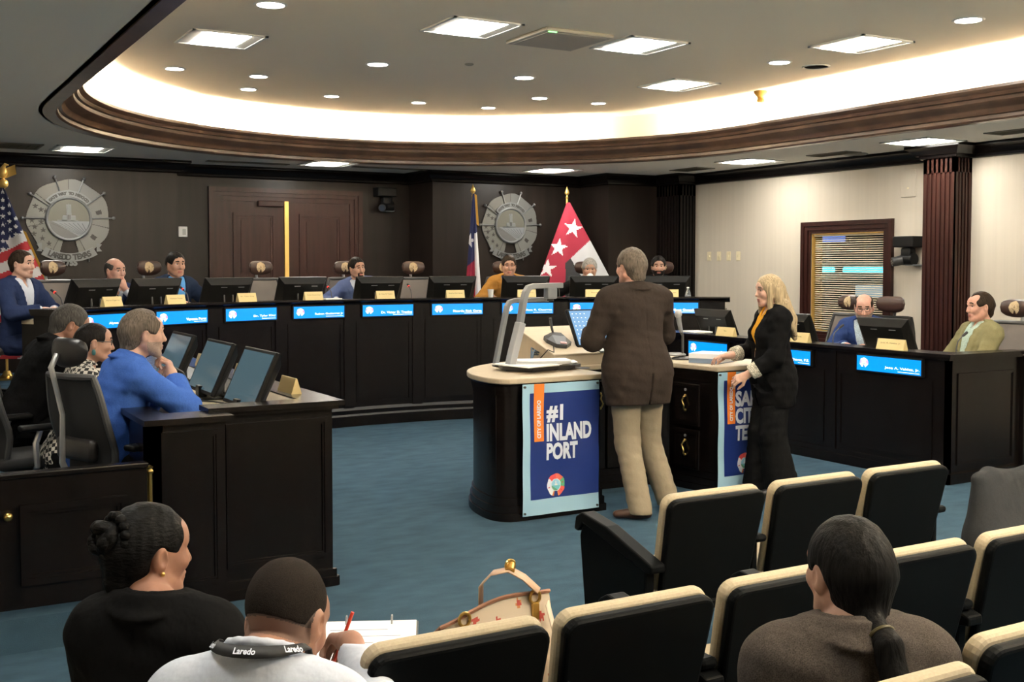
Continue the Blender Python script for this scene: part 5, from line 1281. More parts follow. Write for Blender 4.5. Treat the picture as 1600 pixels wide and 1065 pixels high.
def person(spec):
    g = spec.get
    sc = g('sc', 1.0); fem = g('fem', False); gi = g('girth', 1.0)
    seated = g('seated', True)
    lean = R(g('lean', 8)); side = R(g('side', 0)); tw = R(g('twist', 0))
    hz = g('hz', .54 if seated else .93 * sc)
    O = A(0, 0, hz)
    T3 = Matrix.Rotation(side, 3, 'Y') @ Matrix.Rotation(-lean, 3, 'X') @ Matrix.Rotation(tw, 3, 'Z')
    TR = np.array([[T3[i][j] for j in range(3)] for i in range(3)])
    tp = lambda x, y, z: O + TR @ (A(x, y, z) * sc)
    shw = (.163 if fem else .188) * g('shw', 1.0)
    hr = rot(*g('head', (0, 0, 0))) if g('head_abs', True) else TR @ rot(*g('head', (0, 0, 0)))
    nb = tp(0, -.012, .545)
    nd = .5 * (TR @ A(0, 0, 1)) + .5 * (hr @ A(0, 0, 1)); nd = nd / np.linalg.norm(nd)
    hsc = sc * (.96 if fem else 1.0) * g('hsc', 1.0)
    hc = nb + nd * (NECK * sc) + hr @ (A(0, .030, .012) * sc) + A(*g('hoff', (0, 0, 0)))
    # --- primitives
    tor = [(('el', tp(0, -.005, .0), (.172 * gi * sc, .125 * gi * sc, .125 * sc), TR), 0), (('el', tp(0, .018 * gi, .17), ((.138 if fem else .152) * gi * sc, .115 * gi * sc, .17 * sc), TR), .07),
           (('el', tp(0, .0, .36), ((.148 if fem else .166) * gi ** .6 * sc, .112 * gi ** .6 * sc, .165 * sc), TR), .06),
           (('rc', tp(-shw * .86, -.012, .462), tp(shw * .86, -.012, .462), .060 * sc, .060 * sc), .06), (('rc', tp(0, -.028, .53), tp(-shw * .72, -.018, .488), .050 * sc, .046 * sc), .04), (('rc', tp(0, -.028, .53), tp(shw * .72, -.018, .488), .050 * sc, .046 * sc), .04)]
    if fem: tor += [(('el', tp(s * .07, .085, .34), (.062 * sc, .055 * sc, .062 * sc), TR), .04) for s in (-1, 1)]
    neck = [(('rc', tp(0, -.022, .50), hc + hr @ (A(0, -.022, -.055) * sc), (.050 if fem else .058) * sc * g('neck', 1.0), (.046 if fem else .054) * sc * g('neck', 1.0)), .03)]
    arms = []; hands = []; joints_ = {}
    for s, key in ((-1, 'L'), (1, 'Rr')):
        S = tp(s * shw, -.008, .462)
        a = g('arm' + key, dict(w=(s * .16, .36, hz + .18)))
        E_, W_ = ik(S, A(*a['w']), .285 * sc, .255 * sc, a.get('pole', (s * .9, -.5, -.45)))
        d = np.array(a.get('d', (W_ - E_))); d = d / np.linalg.norm(d)
        n = a.get('n', (0, 0, 1))
        joints_[key] = (S, E_, W_, d)
        arms += [(('rc', S, E_, .052 * sc, .042 * sc), .03), (('rc', E_, W_, .042 * sc, .027 * sc), .012)]
        if a.get('hand', True): hands += hand_prims(W_, d, n, a.get('curl', .5), s, sc * (.93 if fem else 1.0) * 1.02, thumb=a.get('thumb', .5), spread=a.get('spread', .12))
    legs = []; feet = []; fj = []
    for s, key in ((-1, 'legL'), (1, 'legR')):
        hj = O + A(s * .092 * sc, .0, -.02)
        l = g(key, None)
        if seated:
            kn = A(*l[0]) if l else A(s * .12, .43 * sc, hz - .03); an = A(*l[1]) if l else A(s * .12, .42 * sc, .09)
        else:
            kn = A(*l[0]); an = A(*l[1])
        legs += [(('rc', hj, kn, .086 * gi ** .5 * sc, .057 * sc), .03), (('rc', kn, an, .056 * sc, .040 * sc), .02)]
        fd = A(*(l[2] if l and len(l) > 2 else (s * .12, 1, 0))); fd = fd / np.linalg.norm(fd)
        fj.append((an, fd, s)); legs += [(('rc', an, an + fd * .09 * sc + A(0, 0, -.062), .034 * sc, .018 * sc), .02)]
    hp, hsub, heyes, hears, hesub, hpf = head_prims(hc, hr, hsc, g('nose', 1.0), g('jaw', .93 if fem else 1.0), fem)
    root = thing('person', g('label'), 'person', g('loc'), g('rz'))
    root.location.z = g('loc')[2]
    # --- body: one continuous skin surface
    allp = tor + neck + arms + hands + legs + hp
    lo = np.min([prim_box(q[0])[0] for q in allp], 0) - .03; hi = np.max([prim_box(q[0])[1] for q in allp], 0) + .03
    fine = [[], [], []]
    for i in range(3):
        fine[i].append((hc[i] - .125 * hsc, hc[i] + .135 * hsc))
        for key in ('L', 'Rr'):
            W_, d = joints_[key][2], joints_[key][3]; c = W_ + d * .08
            fine[i].append((c[i] - .10, c[i] + .10))
    hf = g('hf', .0048)
    f = Field(lo, hi, fine, hf, .013)
    for q, k in tor + neck: f.put(q, k)
    for q, k in arms + legs: f.put(q, k)
    for q, k in hands: f.put(q, k)
    for q, k in hp: f.put(q, k)
    for q, k in hsub: f.put(q, k, 'sub')
    for q, k in hears: f.put(q, k)
    for q, k in hesub: f.put(q, k, 'sub')
    for q, k in heyes: f.put(q, k)
    V, Q = f.mesh()
    Cc = V[Q].mean(1); Hl = ((Cc - hc) @ hr) / hsc
    mi = np.zeros(len(Q), int)
    x, y, z = Hl.T
    ax = np.abs(x)
    mats = [g('skin'), M['lip'], M['eye_white'], M['iris'], g('brow', HAIR['black']), g('beardmat', HAIR['black']), g('fademat', M['lip'])]
    beard = g('beard')
    if beard == 'goatee':
        b = (y > .055) & (y < .115) & (ax < .034) & (z < -.045) & ~((ax < .021) & (z > -.076) & (z < -.0535)) & (z > -.125); b |= (y > .09) & (y < .115) & (ax < .027) & (z > -.055) & (z < -.046); mi[b] = 5
    elif beard == 'full':
        b = (z < -.035) & (y > -.005) & (z > -.118) & (y < .105) & ~((ax < .022) & (z > -.076) & (z < -.053) & (y > .08)) & ((ax > .05) | (z < -.044)) & (y > .02 - (ax - .04) * .5); mi[b] = 5
    elif beard == 'mustache':
        b = (y > .085) & (ax < .026) & (z > -.055) & (z < -.044); mi[b] = 5
    if g('fade'): mi[(y < -.0) & (z > g('fade')[0]) & (z < g('fade')[1]) & (y > -.13) & (ax < .0775)] = 5; mi[(y < -.0) & (z > -.014) & (z < g('fade')[1]) & (y > -.13) & (ax < .0775)] = 6
    lips = (ax < .021) & (z > -.0745) & (z < -.0535) & (y > .086) & (y < .115); mi[lips] = 1
    brow = (ax > .014) & (ax < .048) & (np.abs(z - .036 - .004 * np.sin(ax * 70)) < .0048) & (y > .06) & (y < .115); mi[brow] = 4
    for s in (-1, 1):
        ex, ey, ez = x - s * .031, y - .0745, z - .012
        r = np.sqrt(ex ** 2 + ey ** 2 + ez ** 2); m = (r < .0134) & (ey > .003); mi[m] = 2
        rr = np.sqrt(ex ** 2 + ez ** 2); mi[m & (rr < .0068)] = 3
        lid = m & (ez > .0062); mi[lid] = 0
    np_mesh('body', V, Q, mats, root, mi)
    # --- hair
    hs = g('hair')
    if hs:
        hm = hs['m']
        th = hs.get('th', .012)
        shf = hs.get('shift', 0)
        pr = [(('el', hpf(0, -.012 - shf, .03 + shf), ((.076 + th) * hsc, (.098 + th) * hsc, (.090 + th * 1.15) * hsc), hr), 0)]
        if not shf: pr += [(('rc', hpf(0, -.055, -.0), hpf(0, -.062, hs.get('nape', -.055)), (.064 + th * .6) * hsc, (.046 + th * .5) * hsc), .03)]
        for e in hs.get('extra', ()):
            if e[0] == 'rc': pr.append((('rc', hpf(*e[1]), hpf(*e[2]), e[3] * hsc, e[4] * hsc), e[5] if len(e) > 5 else .02))
            else: pr.append((('el', hpf(*e[1]), tuple(v * hsc for v in e[2]), hr), e[3] if len(e) > 3 else .02))
        aft = [(('rc', hpf(*e[1]), hpf(*e[2]), e[3] * hsc, e[4] * hsc) if e[0] == 'rc' else ('el', hpf(*e[1]), tuple(v * hsc for v in e[2]), hr)) for e in hs.get('after', ())]
        bx_ = [prim_box(q[0]) for q in pr] + [prim_box(q) for q in aft]
        lo = np.min([b[0] for b in bx_], 0) - .02; hi = np.max([b[1] for b in bx_], 0) + .02
        f = Field(lo, hi, ([], [], []), hf, hs.get('h', .0052))
        for q, k in pr: f.put(q, k)
        # leave the face and the ears free
        subs = [('el', hpf(0, .105, hs.get('line', -.042)), (hs.get('fw', .078) * hsc, .105 * hsc, .112 * hsc), hr)]
        for s in (-1, 1):
            if not hs.get('cover_ears'): subs.append(('el', hpf(s * .085, .022, -.045), (.040 * hsc, .052 * hsc, .056 * hsc), hr)); subs.append(('el', hpf(s * .082, -.006, -.018), (.026 * hsc, .026 * hsc, .040 * hsc), hr))
        if hs.get('bald'): subs.append(('el', hpf(0, hs['bald'][0], hs['bald'][1]), tuple(v * hsc for v in hs['bald'][2]), hr))
        for e in hs.get('recede', ()): subs.append(('el', hpf(*e[0]), tuple(v * hsc for v in e[1]), hr))
        for q in subs: f.put(q, .012, 'sub')
        if hs.get('low') is not None:
            cz = hs['low']
            nz = hr @ A(0, 0, 1)
            f.cut(lambda X, Y, Z: -(((X - hc[0]) * nz[0] + (Y - hc[1]) * nz[1] + (Z - hc[2]) * nz[2]) / hsc - cz))
        for e in hs.get('after', ()):
            if e[0] == 'rc': f.put(('rc', hpf(*e[1]), hpf(*e[2]), e[3] * hsc, e[4] * hsc), e[5] if len(e) > 5 else .01)
            else: f.put(('el', hpf(*e[1]), tuple(v * hsc for v in e[2]), hr), e[3] if len(e) > 3 else .01)
        f.folds(hs.get('rough', .0012), 5, (240, 240, 60))
        V2, Q2 = f.mesh()
        o = np_mesh('hair', V2, Q2, hm, root)
    # --- clothes
    h_c = g('hcl', .009)
    def cloth(name, m, prims, infl, cuts=(), fold=.0025, seed=1, post=None, subs=(), mi_fn=None, h=None):
        lo = np.min([prim_box(q[0], infl)[0] for q in prims], 0) - .04; hi = np.max([prim_box(q[0], infl)[1] for q in prims], 0) + .04
        hh = h or h_c
        f = Field(lo, hi, ([], [], []), hh, hh)
        for q, k in prims: f.put(q, k + .01, 'add', infl)
        if fold: f.folds(fold, seed)
        for q, k in subs: f.put(q, k, 'sub')
        for c in cuts: f.cut(c)
        if post: post(f)
        V3, Q3 = f.mesh()
        if len(Q3) == 0: return None
        o = np_mesh(name, V3, Q3, m, root, mi_fn(V3, Q3) if mi_fn else None)
        return o
    iTR = TR.T
    def tl(X, Y, Z):      # torso coordinates (scaled back)
        px, py, pz = X - O[0], Y - O[1], Z - O[2]
        return ((px * TR[0, 0] + py * TR[1, 0] + pz * TR[2, 0]) / sc, (px * TR[0, 1] + py * TR[1, 1] + pz * TR[2, 1]) / sc, (px * TR[0, 2] + py * TR[1, 2] + pz * TR[2, 2]) / sc)
    def sleeves(extra_end, r0, r1, r2):
        L = []
        for key in ('L', 'Rr'):
            S, E_, W_, d = joints_[key]
            v = (W_ - E_); v = v / np.linalg.norm(v)
            L += [(('rc', S, E_, r0 * sc, r1 * sc), .03), (('rc', E_, W_ + v * extra_end, r1 * sc, r2 * sc), .02)]
        return L
    def cuffcut(off):
        cs = []
        for key in ('L', 'Rr'):
            S, E_, W_, d = joints_[key]; v = (W_ - E_); v = v / np.linalg.norm(v); P0 = W_ + v * off
            def c(X, Y, Z, P0=P0, v=v):
                dd = (X - P0[0]) * v[0] + (Y - P0[1]) * v[1] + (Z - P0[2]) * v[2]
                rad = np.sqrt((X - P0[0]) ** 2 + (Y - P0[1]) ** 2 + (Z - P0[2]) ** 2)
                return np.where(rad < max(.13, .10 - off), dd, -1.0)
            cs.append(c)
        return cs
    shirt = g('shirt')
    if shirt:
        pr = tor + sleeves(.0, .050, .043, .034)
        cc = cuffcut(shirt.get('cuff', -.012))
        colr = []
        for aa in range(0, 13):
            t = R(28 + (332 - 28) * aa / 12)
            colr.append(tp(.068 * math.sin(t), -.012 + .066 * math.cos(t), .525 + .018 * (1 - math.cos(t)) * .9))
        cl = [(('rc', colr[i] + (TR @ A(0, 0, .012)) * 0, colr[i + 1], .013 * sc, .013 * sc), .004) for i in range(12)]
        wing = []
        if not shirt.get('nocollar'):
            for s in (-1, 1): wing.append((('rc', tp(s * .030, .052, .520), tp(s * .055, .085, .470), .013 * sc, .007 * sc), .006))
        def scut(X, Y, Z):
            x_, y_, z_ = tl(X, Y, Z); return np.maximum(z_ - .56, -(z_ + .10))
        def opn(X, Y, Z):       # open neck
            x_, y_, z_ = tl(X, Y, Z); zv = shirt.get('open', .50)
            return np.where((y_ > .0) & (z_ > zv), (z_ - zv) * .45 - np.abs(x_), -1)
        def shirt_post(f):
            for q, k in cl + wing: f.put(q, k)
            up_ = TR @ A(0, 0, shirt.get('rise', .012) * sc)
            for q, k in cl: f.put(('rc', q[1] + up_, q[2] + up_, q[3] * .8, q[4] * .8), k)
        cloth('dress_shirt', shirt['m'], pr, .0085, cc + [scut, opn], .0015, 3, shirt_post if not shirt.get('nocollar') else None, subs=[(('rc', tp(0, -.02, .50), tp(0, -.01, .66), .056 * sc * (0.95 if fem else 1.03), .06 * sc), .004)])
    jk = g('jacket')
    if jk:
        inf = jk.get('infl', .018)
        pr = list(tor) + sleeves(.0, .055, .047, .040)
        hem = jk.get('hem', -.12)
        if not seated:
            pr += [(('el', tp(0, -.005, -.03), (.176 * gi * sc, .132 * gi * sc, .26 * sc), TR), .08), (('rc', tp(-.09, -.005, -.02), tp(-.10, -.0, hem - .1), .090 * gi * sc, .086 * gi * sc), .06), (('rc', tp(.09, -.005, -.02), tp(.10, -.0, hem - .1), .090 * gi * sc, .086 * gi * sc), .06)]
        zv = jk.get('v', .22); sl = jk.get('wt', .078) / (.50 - zv)
        def hemcut(X, Y, Z):
            x_, y_, z_ = tl(X, Y, Z); return np.maximum(z_ - jk.get('top', .575), hem - z_)
        def vcut(X, Y, Z):
            x_, y_, z_ = tl(X, Y, Z)
            wv = np.maximum((z_ - zv) * sl, jk.get('gap', 0.0) * (z_ < zv))
            return np.where((y_ > .0) & (z_ > (zv if not jk.get('gap') else -9)), wv - np.abs(x_), -1)
        def jpost(f):
            X = f.ax[0][:, None, None]; Y = f.ax[1][None, :, None]; Z = f.ax[2][None, None, :]
            x_, y_, z_ = tl(X, Y, Z)
            w0 = (z_ - zv) * sl
            lap = (y_ > .02) & (z_ > zv) & (z_ < .50) & (np.abs(x_) > w0) & (np.abs(x_) < w0 + .012 + np.minimum((z_ - zv) * .30, .048))
            f.F = np.where(lap, f.F - .0055, f.F).astype(np.float32)
            if jk.get('vent'):
                v_ = (y_ < -.02) & (np.abs(x_ - .0) < .0045) & (z_ < jk['vent']); f.F = np.where(v_, f.F + .012, f.F).astype(np.float32)
            if jk.get('seam', True):
                v_ = (y_ < -.02) & (np.abs(x_) < .003) & (z_ < .5); f.F = np.where(v_, f.F + .003, f.F).astype(np.float32)
            for i in range(56):     # collar folded over around the neck
                t = R(68 + 224 * i / 55); cs = max(0.0, -math.cos(t))
                f.put(('rc', tp(.066 * math.sin(t), -.014 + .066 * math.cos(t), .570 + .004 * cs), tp((.103 + .010 * cs) * math.sin(t), -.014 + (.103 + .010 * cs) * math.cos(t), .566 - .044 * cs - .02 * max(0, math.cos(t))), .0085 * sc, .0070 * sc), .0015)
        cloth('suit_jacket' if not jk.get('name') else jk['name'], jk['m'], pr, inf, cuffcut(jk.get('cuff', -.028)) + [hemcut, vcut], jk.get('fold', .0028), jk.get('seed', 2), jpost, subs=[(('rc', tp(0, -.02, .49), tp(0, -.01, .66), jk.get('neck', .062) * sc, (jk.get('neck', .062) + .004) * sc), .006)])
    pt = g('trousers')
    if pt:
        pr = [(('el', tp(0, -.005, -.0), (.165 * gi * sc, .12 * gi * sc, .12 * sc), TR), .0)]
        for (an, fd, s), key in zip(fj, ('legL', 'legR')):
            hj = O + A(s * .092 * sc, .0, -.02); l = g(key, None)
            kn = (A(*l[0]) if l else A(s * .12, .43 * sc, hz - .03))
            wd = pt.get('w', 1.0)
            pr += [(('rc', hj, kn, .088 * gi ** .5 * sc, .062 * wd * sc), .03), (('rc', kn, an + A(0, 0, pt.get('end', -.02)), .060 * wd * sc, pt.get('ankle', .052) * wd * sc), .02)]
        zc = min(an[2] for an, _, _ in fj) + pt.get('end', -.02) - .02
        cloth('trousers', pt['m'], pr, .012, [lambda X, Y, Z: zc - Z + 0 * X + 0 * Y, lambda X, Y, Z: tl(X, Y, Z)[2] - .12], pt.get('fold', .003), 9, h=max(h_c, .009))
    for (an, fd, s) in fj:
        sm = g('shoe', M['black_leather'])
        zb = an[2] - .085 * sc
        fl = A(fd[0], fd[1], 0); fl = fl / np.linalg.norm(fl)
        h0 = A(an[0], an[1], zb + .038) - fl * .045
        pr = [(('rc', h0, h0 + fl * .08 + A(0, 0, .0), .034, .036), 0), (('rc', h0 + fl * .08, h0 + fl * .205 + A(0, 0, -.012), .038, .026), .03), (('rc', h0 + A(0, 0, .02) + fl * .03, A(an[0], an[1], an[2] - .015), .036, .038), .03)]
        f = Field(np.min([prim_box(q[0])[0] for q in pr], 0) - .03, np.max([prim_box(q[0])[1] for q in pr], 0) + .03, ([], [], []), .008, .008)
        for q, k in pr: f.put(q, k)
        f.cut(lambda X, Y, Z: zb + .003 - Z + 0 * X + 0 * Y)
        V4, Q4 = f.mesh(); np_mesh('shoe', V4, Q4, sm, root)
    if g('glasses'):
        mb = MB()
        for s in (-1, 1):
            pts = [hpf(s * .032 + .023 * math.cos(t) , .1005 - .004 * abs(math.cos(t)), .010 + .017 * math.sin(t)) for t in [2 * PI * i / 16 for i in range(16)]]
            mb.tube(pts, .0022, n=6, closed=True)
            mb.tube([hpf(s * .054, .098, .014), hpf(s * .077, .06, .016), hpf(s * .083, -.005, .016), hpf(s * .08, -.03, .0)], .0022, n=6)
        mb.tube([hpf(-.01, .102, .014), hpf(.01, .102, .014)], .002, n=6)
        mb.build('glasses', g('glasses'), root, smooth=True)
    return dict(hair=hs['m'] if hs else None, root=root, hc=hc, hr=hr, hp=hpf, tp=tp, j=joints_, sc=sc, hsc=hsc, O=O, TR=TR)

def place(spec, head_xyz, facing, floor_z):
    """put the person so that the crown of the head is at head_xyz (room coordinates) facing the given way"""
    fx, fy = facing
    rz = math.atan2(-fx, fy)
    sc = spec.get('sc', 1.0)
    lean = R(spec.get('lean', 8)); side = R(spec.get('side', 0))
    hr = rot(*spec.get('head', (0, 0, 0)))
    T3 = Matrix.Rotation(side, 3, 'Y') @ Matrix.Rotation(-lean, 3, 'X') @ Matrix.Rotation(R(spec.get('twist', 0)), 3, 'Z')
    TR = np.array([[T3[i][j] for j in range(3)] for i in range(3)])
    nb = TR @ (A(0, -.012, .545) * sc); nd = .5 * (TR @ A(0, 0, 1)) + .5 * (hr @ A(0, 0, 1)); nd /= np.linalg.norm(nd)
    top = nb + nd * NECK * sc + hr @ (A(0, .03, .012) * sc) + A(*spec.get('hoff', (0, 0, 0))) + A(0, 0, .125 * sc)
    spec['hz'] = head_xyz[2] - floor_z - top[2]
    c, s = math.cos(rz), math.sin(rz)
    spec['loc'] = (head_xyz[0] - (c * top[0] - s * top[1]), head_xyz[1] - (s * top[0] + c * top[1]), floor_z)
    spec['rz'] = rz
    return spec
# ------------------------------------------------------------------ ergonomic chairs
def make_chair(leather, mesh, frame, seal):
    o = thing('office_chair', '', 'chair')            # local +y is the way the sitter faces
    mb = MB()
    for k in range(5):
        a = 2 * PI * k / 5 + .3; mb.tube([(0, 0, .10), (.15 * math.cos(a), .15 * math.sin(a), .095), (.30 * math.cos(a), .30 * math.sin(a), .075)], [.028, .022, .016], n=8)
    mb.cyl((0, 0, .075), (0, 0, .13), .04, n=14); mb.build('star_base', M['black_plastic'], o, smooth=True)
    for k in range(5):
        a = 2 * PI * k / 5 + .3; x, y = .30 * math.cos(a), .30 * math.sin(a)
        mb = MB(); mb.cyl((x - .014 * math.sin(a), y + .014 * math.cos(a), .03), (x + .014 * math.sin(a), y - .014 * math.cos(a), .03), .03, n=14); mb.build('caster', M['black_plastic'], o, smooth=True)
    mb = MB(); mb.cyl((0, 0, .12), (0, 0, .40), .026, n=12); mb.build('gas_column', M['dark_grey'], o, smooth=True)
    mb = MB(); mb.rbox((-.25, -.24, .42), (.25, .26, .49), .032, seg=3); mb.build('seat', mesh, o, smooth=True)
    MB().rbox((-.13, -.15, .38), (.13, .13, .425), .015).build('mechanism', M['black_plastic'], o)
    # curved back: a framed mesh sheet
    def bp(u, v, d=0.0):       # u -1..1 across, v 0..1 up
        w = .17 + .075 * math.sin(PI * min(1, v * .75 + .12)) ** 1.0
        y = -.235 - .02 * v - .085 * v * v + .055 * (v - .35) ** 2 - .03 * math.exp(-((v - .28) / .2) ** 2) * -1 + .045 * u * u
        return Vector((u * w, y - d, .47 + .58 * v))
    N = 14; vs = []; fs = []
    for d in (0.0, .012):
        for j in range(N + 1):
            for i in range(N + 1): vs.append(bp(2 * i / N - 1, j / N, d))
    m = (N + 1) ** 2
    for j in range(N):
        for i in range(N):
            a = j * (N + 1) + i; fs.append((a, a + 1, a + N + 2, a + N + 1)); fs.append((m + a, m + a + N + 1, m + a + N + 2, m + a + 1))
    mb = MB(); mb.add(vs, fs); mb.build('backrest', mesh, o, smooth=True)
    ring = [bp(-1 + 2 * i / 10, 0) for i in range(11)] + [bp(1, i / 12) for i in range(1, 12)] + [bp(1 - 2 * i / 10, 1) for i in range(11)] + [bp(-1, 1 - i / 12) for i in range(1, 12)]
    MB().tube([(p.x, p.y - .006, p.z) for p in ring], .019, n=8, closed=True).build('back_frame', M['dark_grey'] if frame is M['silver'] else M['black_plastic'], o, smooth=True)
    mb = MB(); mb.rbox((-.16, -.275, .60), (.16, -.22, .72), .025, seg=3); mb.build('lumbar_pad', leather, o, smooth=True)
    mb = MB(); mb.tube([(0, -.08, .42), (0, -.28, .46), (0, -.335, .60), (0, -.33, .85), (0, -.37, 1.02), (0, -.39, 1.10), (0, -.355, 1.17)], [.022, .022, .017, .014, .014, .016, .014], n=8); mb.build('spine', frame, o, smooth=True)
    for s in (-1, 1):
        mb = MB(); mb.tube([(s * .22, -.03, .42), (s * .285, -.04, .44), (s * .29, -.05, .58), (s * .285, -.02, .655)], [.017, .017, .019, .016], n=8); p = mb.build('arm_post', frame, o, smooth=True)
        MB().rbox((s * .285 - .045, -.14, .655), (s * .285 + .045, .12, .69), .015, seg=3).build('armrest', M['black_plastic'], o, smooth=True)
    # saddle shaped head cushion
    vs = []; fs = []; N = 16; K = 12
    for j in range(K):
        t = 2 * PI * j / K
        for i in range(N + 1):
            u = 2 * i / N - 1; e = (1 - abs(u) ** 3.2) ** .42
            h_ = .078 * (.80 + .2 * e) if abs(u) < 1 else .0
            vs.append((u * .145, -.315 + .045 * u * u + .036 * e * math.cos(t), 1.175 + .010 * u * u + .078 * e * math.sin(t)))
    for j in range(K):
        for i in range(N): a = j * (N + 1) + i; b = ((j + 1) % K) * (N + 1) + i; fs.append((a, a + 1, b + 1, b))
    mb = MB(); mb.add(vs, fs); hd = mb.build('headrest', leather, o, smooth=True)
    if seal:
        T = frame_T((0, -.2745, 1.18), (-1, 0, 0), (0, 0, 1))
        TAN = dict(ring=(.42, .30, .16), field=(.30, .22, .13), river=(.5, .38, .22), tower=(.28, .2, .12), sky=(.52, .40, .24), dark=(.2, .14, .08), petals=[(.50, .38, .22), (.44, .33, .19), (.54, .42, .26)], stars=[])
        def sp(a, b):
            x, y = (2 * a - 1) * .058, (2 * b - 1) * .062
            u = x / .145; e = (1 - abs(u) ** 3.2) ** .42; sn = max(-1, min(1, (y + .008) / (.078 * e))); return Vector((-x, -.315 + .045 * u * u + .036 * e * math.sqrt(1 - sn * sn) + .0025, 1.175 + .010 * u * u + y + .008))
        color_grid('embroidered_seal', lambda a, b: seal_color(2 * a - 1, 2 * b - 1, TAN), 26, 26, sp, M['paint'], hd)
    return o
ch_council = make_chair(M['brown_leather'], M['grey_mesh'], M['silver'], True)
ch_plain = make_chair(M['brown_leather'], M['black_mesh'], M['dark_grey'], False)
ch_black = make_chair(M['black_leather'], M['black_mesh'], M['silver'], False)
_first = {}
def chair(proto, x, y, z, face, lab, grp):
    o = proto if proto.name not in _first else copy_tree(proto)
    _first[proto.name] = True
    o.location = (x, y, z); o.rotation_euler = (0, 0, math.atan2(-face[0], face[1])); o['label'] = lab; o['group'] = grp
    if proto is ch_black: o.scale = (.95, .95, .95)
    return o
GD = 'chairs behind the dais'
def dchair(a, r, lab, turn=0.0):
    p = pol(a, r); f = R(a + 180 + turn); chair(ch_council, p.x, p.y, .5, (math.sin(f), math.cos(f)), lab, GD)
dchair(-38.6, 6.42, 'council chair holding the person in a navy suit at the left dais end', -12)
dchair(-29.6, 6.36, 'council chair below the left wall seal, beside the hand to mouth person')
dchair(-20.4, 6.30, 'council chair of the person in a bright blue shirt')
dchair(-9.2, 6.20, 'empty council chair just left of the gold door strip')
dchair(0.0, 6.30, 'council chair of the person in a blue grey suit', 8)
dchair(7.35, 6.16, 'empty council chair between the double doors and the state flag with one star')
dchair(17.5, 6.22, 'council chair of the person in a tan jacket')
dchair(26.6, 6.22, 'council chair of the person drinking from a cup')
dchair(35.0, 6.22, 'council chair of the person at the right dais end')
GR = 'chairs at the right desk'
chair(ch_council, 8.30, 8.12, .154, (-.75, .1), 'empty chair with an embroidered headrest below the window', GR)
chair(ch_plain, 8.22, 7.36, .154, (-.95, -.35), 'chair with a plain brown headrest behind the person in a deep blue jacket', GR)
chair(ch_council, 8.36, 6.25, .154, (-1, .05), 'chair with an embroidered headrest behind the person in olive', GR)
GL = 'black chairs at the left desk'
chair(ch_black, 1.12, 6.04, .154, (.93, .42), 'black chair with a silver spine behind the person in bright blue', GL)
chair(ch_black, 0.80, 7.02, .154, (.98, .2), 'black chair cut by the left edge of the picture', GL)
chair(ch_black, 0.92, 7.80, .154, (1, 0), 'black chair under the person in the black suit', GL)

# ------------------------------------------------------------------ flags on poles
RV = Vector((.866, -.5, 0)); FV = Vector((.5, .866, 0))
def flag(px, py, z0, ztop, finial, cloth, x0, y0, s, ys, left, right, col, lab, nx=70, ny=110, fringe=None, off=.0):
    o = thing('flag', lab, 'flag', (px, py, z0))
    zt = ztop - z0
    MB().lathe([(.001, 0), (.14, 0), (.14, .02), (.06, .04), (.03, .09), (.001, .09)], n=24).build('base', M['brass'], o, smooth=True)
    MB().cyl((0, 0, .05), (0, 0, zt - .16), .014, n=10).build('pole', M['gold'], o)
    mb = MB()
    if finial == 'spear':
        mb.lathe([(.001, zt - .17), (.016, zt - .165), (.02, zt - .15), (.012, zt - .14), (.012, zt - .12), (.03, zt - .10), (.034, zt - .085), (.012, zt - .03), (.001, zt)], n=12)
    else:
        mb.ball((0, 0, zt - .22), .05, n=14); mb.ball((.0, 0, zt - .10), (.045, .03, .06), n=12); mb.add([(.02, 0, zt - .06), (.11, -.05, zt - .02), (.12, -.06, zt - .12), (.03, 0, zt - .16), (-.02, 0, zt - .06), (-.11, .05, zt - .02), (-.12, .06, zt - .12), (-.03, 0, zt - .16)], [(0, 1, 2, 3), (7, 6, 5, 4), (0, 3, 7, 4)])
        mb.tube([(0, 0, zt - .05), (.02, -.015, zt - .02), (.05, -.03, zt - .025)], [.02, .018, .006], n=8)
    mb.build('finial', M['gold'], o, smooth=True)
    def pos(u, v):
        y = ys[0] + (ys[1] - ys[0]) * v; xl, xr = left(v), right(v); x = xl + (xr - xl) * u
        a = (x - x0) / s; z = zt - (y - y0) / s
        dep = -.02 + .035 * min(1, v * 2) * math.sin(u * 4 * PI + 1.2 * v) * (.4 + .6 * v) - .05 * math.sin(u * PI) * v
        q = RV * a + FV * dep + FV * off
        return (q.x, q.y, z)
    color_grid('cloth', lambda u, v: col(left(v) + (right(v) - left(v)) * u, ys[0] + (ys[1] - ys[0]) * v), nx, ny, pos, M['paint'], o)
    if fringe:
        mb = MB()
        for (e, v0, v1, w) in fringe:
            pts = [Vector(pos(e, v0 + (v1 - v0) * i / 14)) for i in range(15)]; vs = []; d = RV * (w if e > .5 else -w)
            for p in pts: vs += [p, p + d + Vector((0, 0, -.02))]
            mb.add(vs, [(2 * i, 2 * i + 1, 2 * i + 3, 2 * i + 2) for i in range(14)])
        mb.build('fringe', M['gold_fringe'], o)
    return o
lerp = lambda a, b, t: a + (b - a) * t
NAVY, RED, WHT = (.012, .018, .075), (.42, .02, .035), (.72, .72, .74)
def us(x, y):
    q = (x - 3) * .436 + (y - 300) * .9; p = (x - 3) * .9 - (y - 300) * .436
    if q < 70 or (p < -30 and q < 82):
        gx, gy = 11.0, 11.5
        r_ = round(q / gy); cx = (p - (gx / 2 if r_ % 2 else 0)); c_ = round(cx / gx)
        return WHT if star(cx, -(q), c_ * gx, -r_ * gy, 4.3, .4) else NAVY
    return (.62, .60, .60) if int((q - 70) // 14.3) % 2 == 0 else (.45, .03, .04)
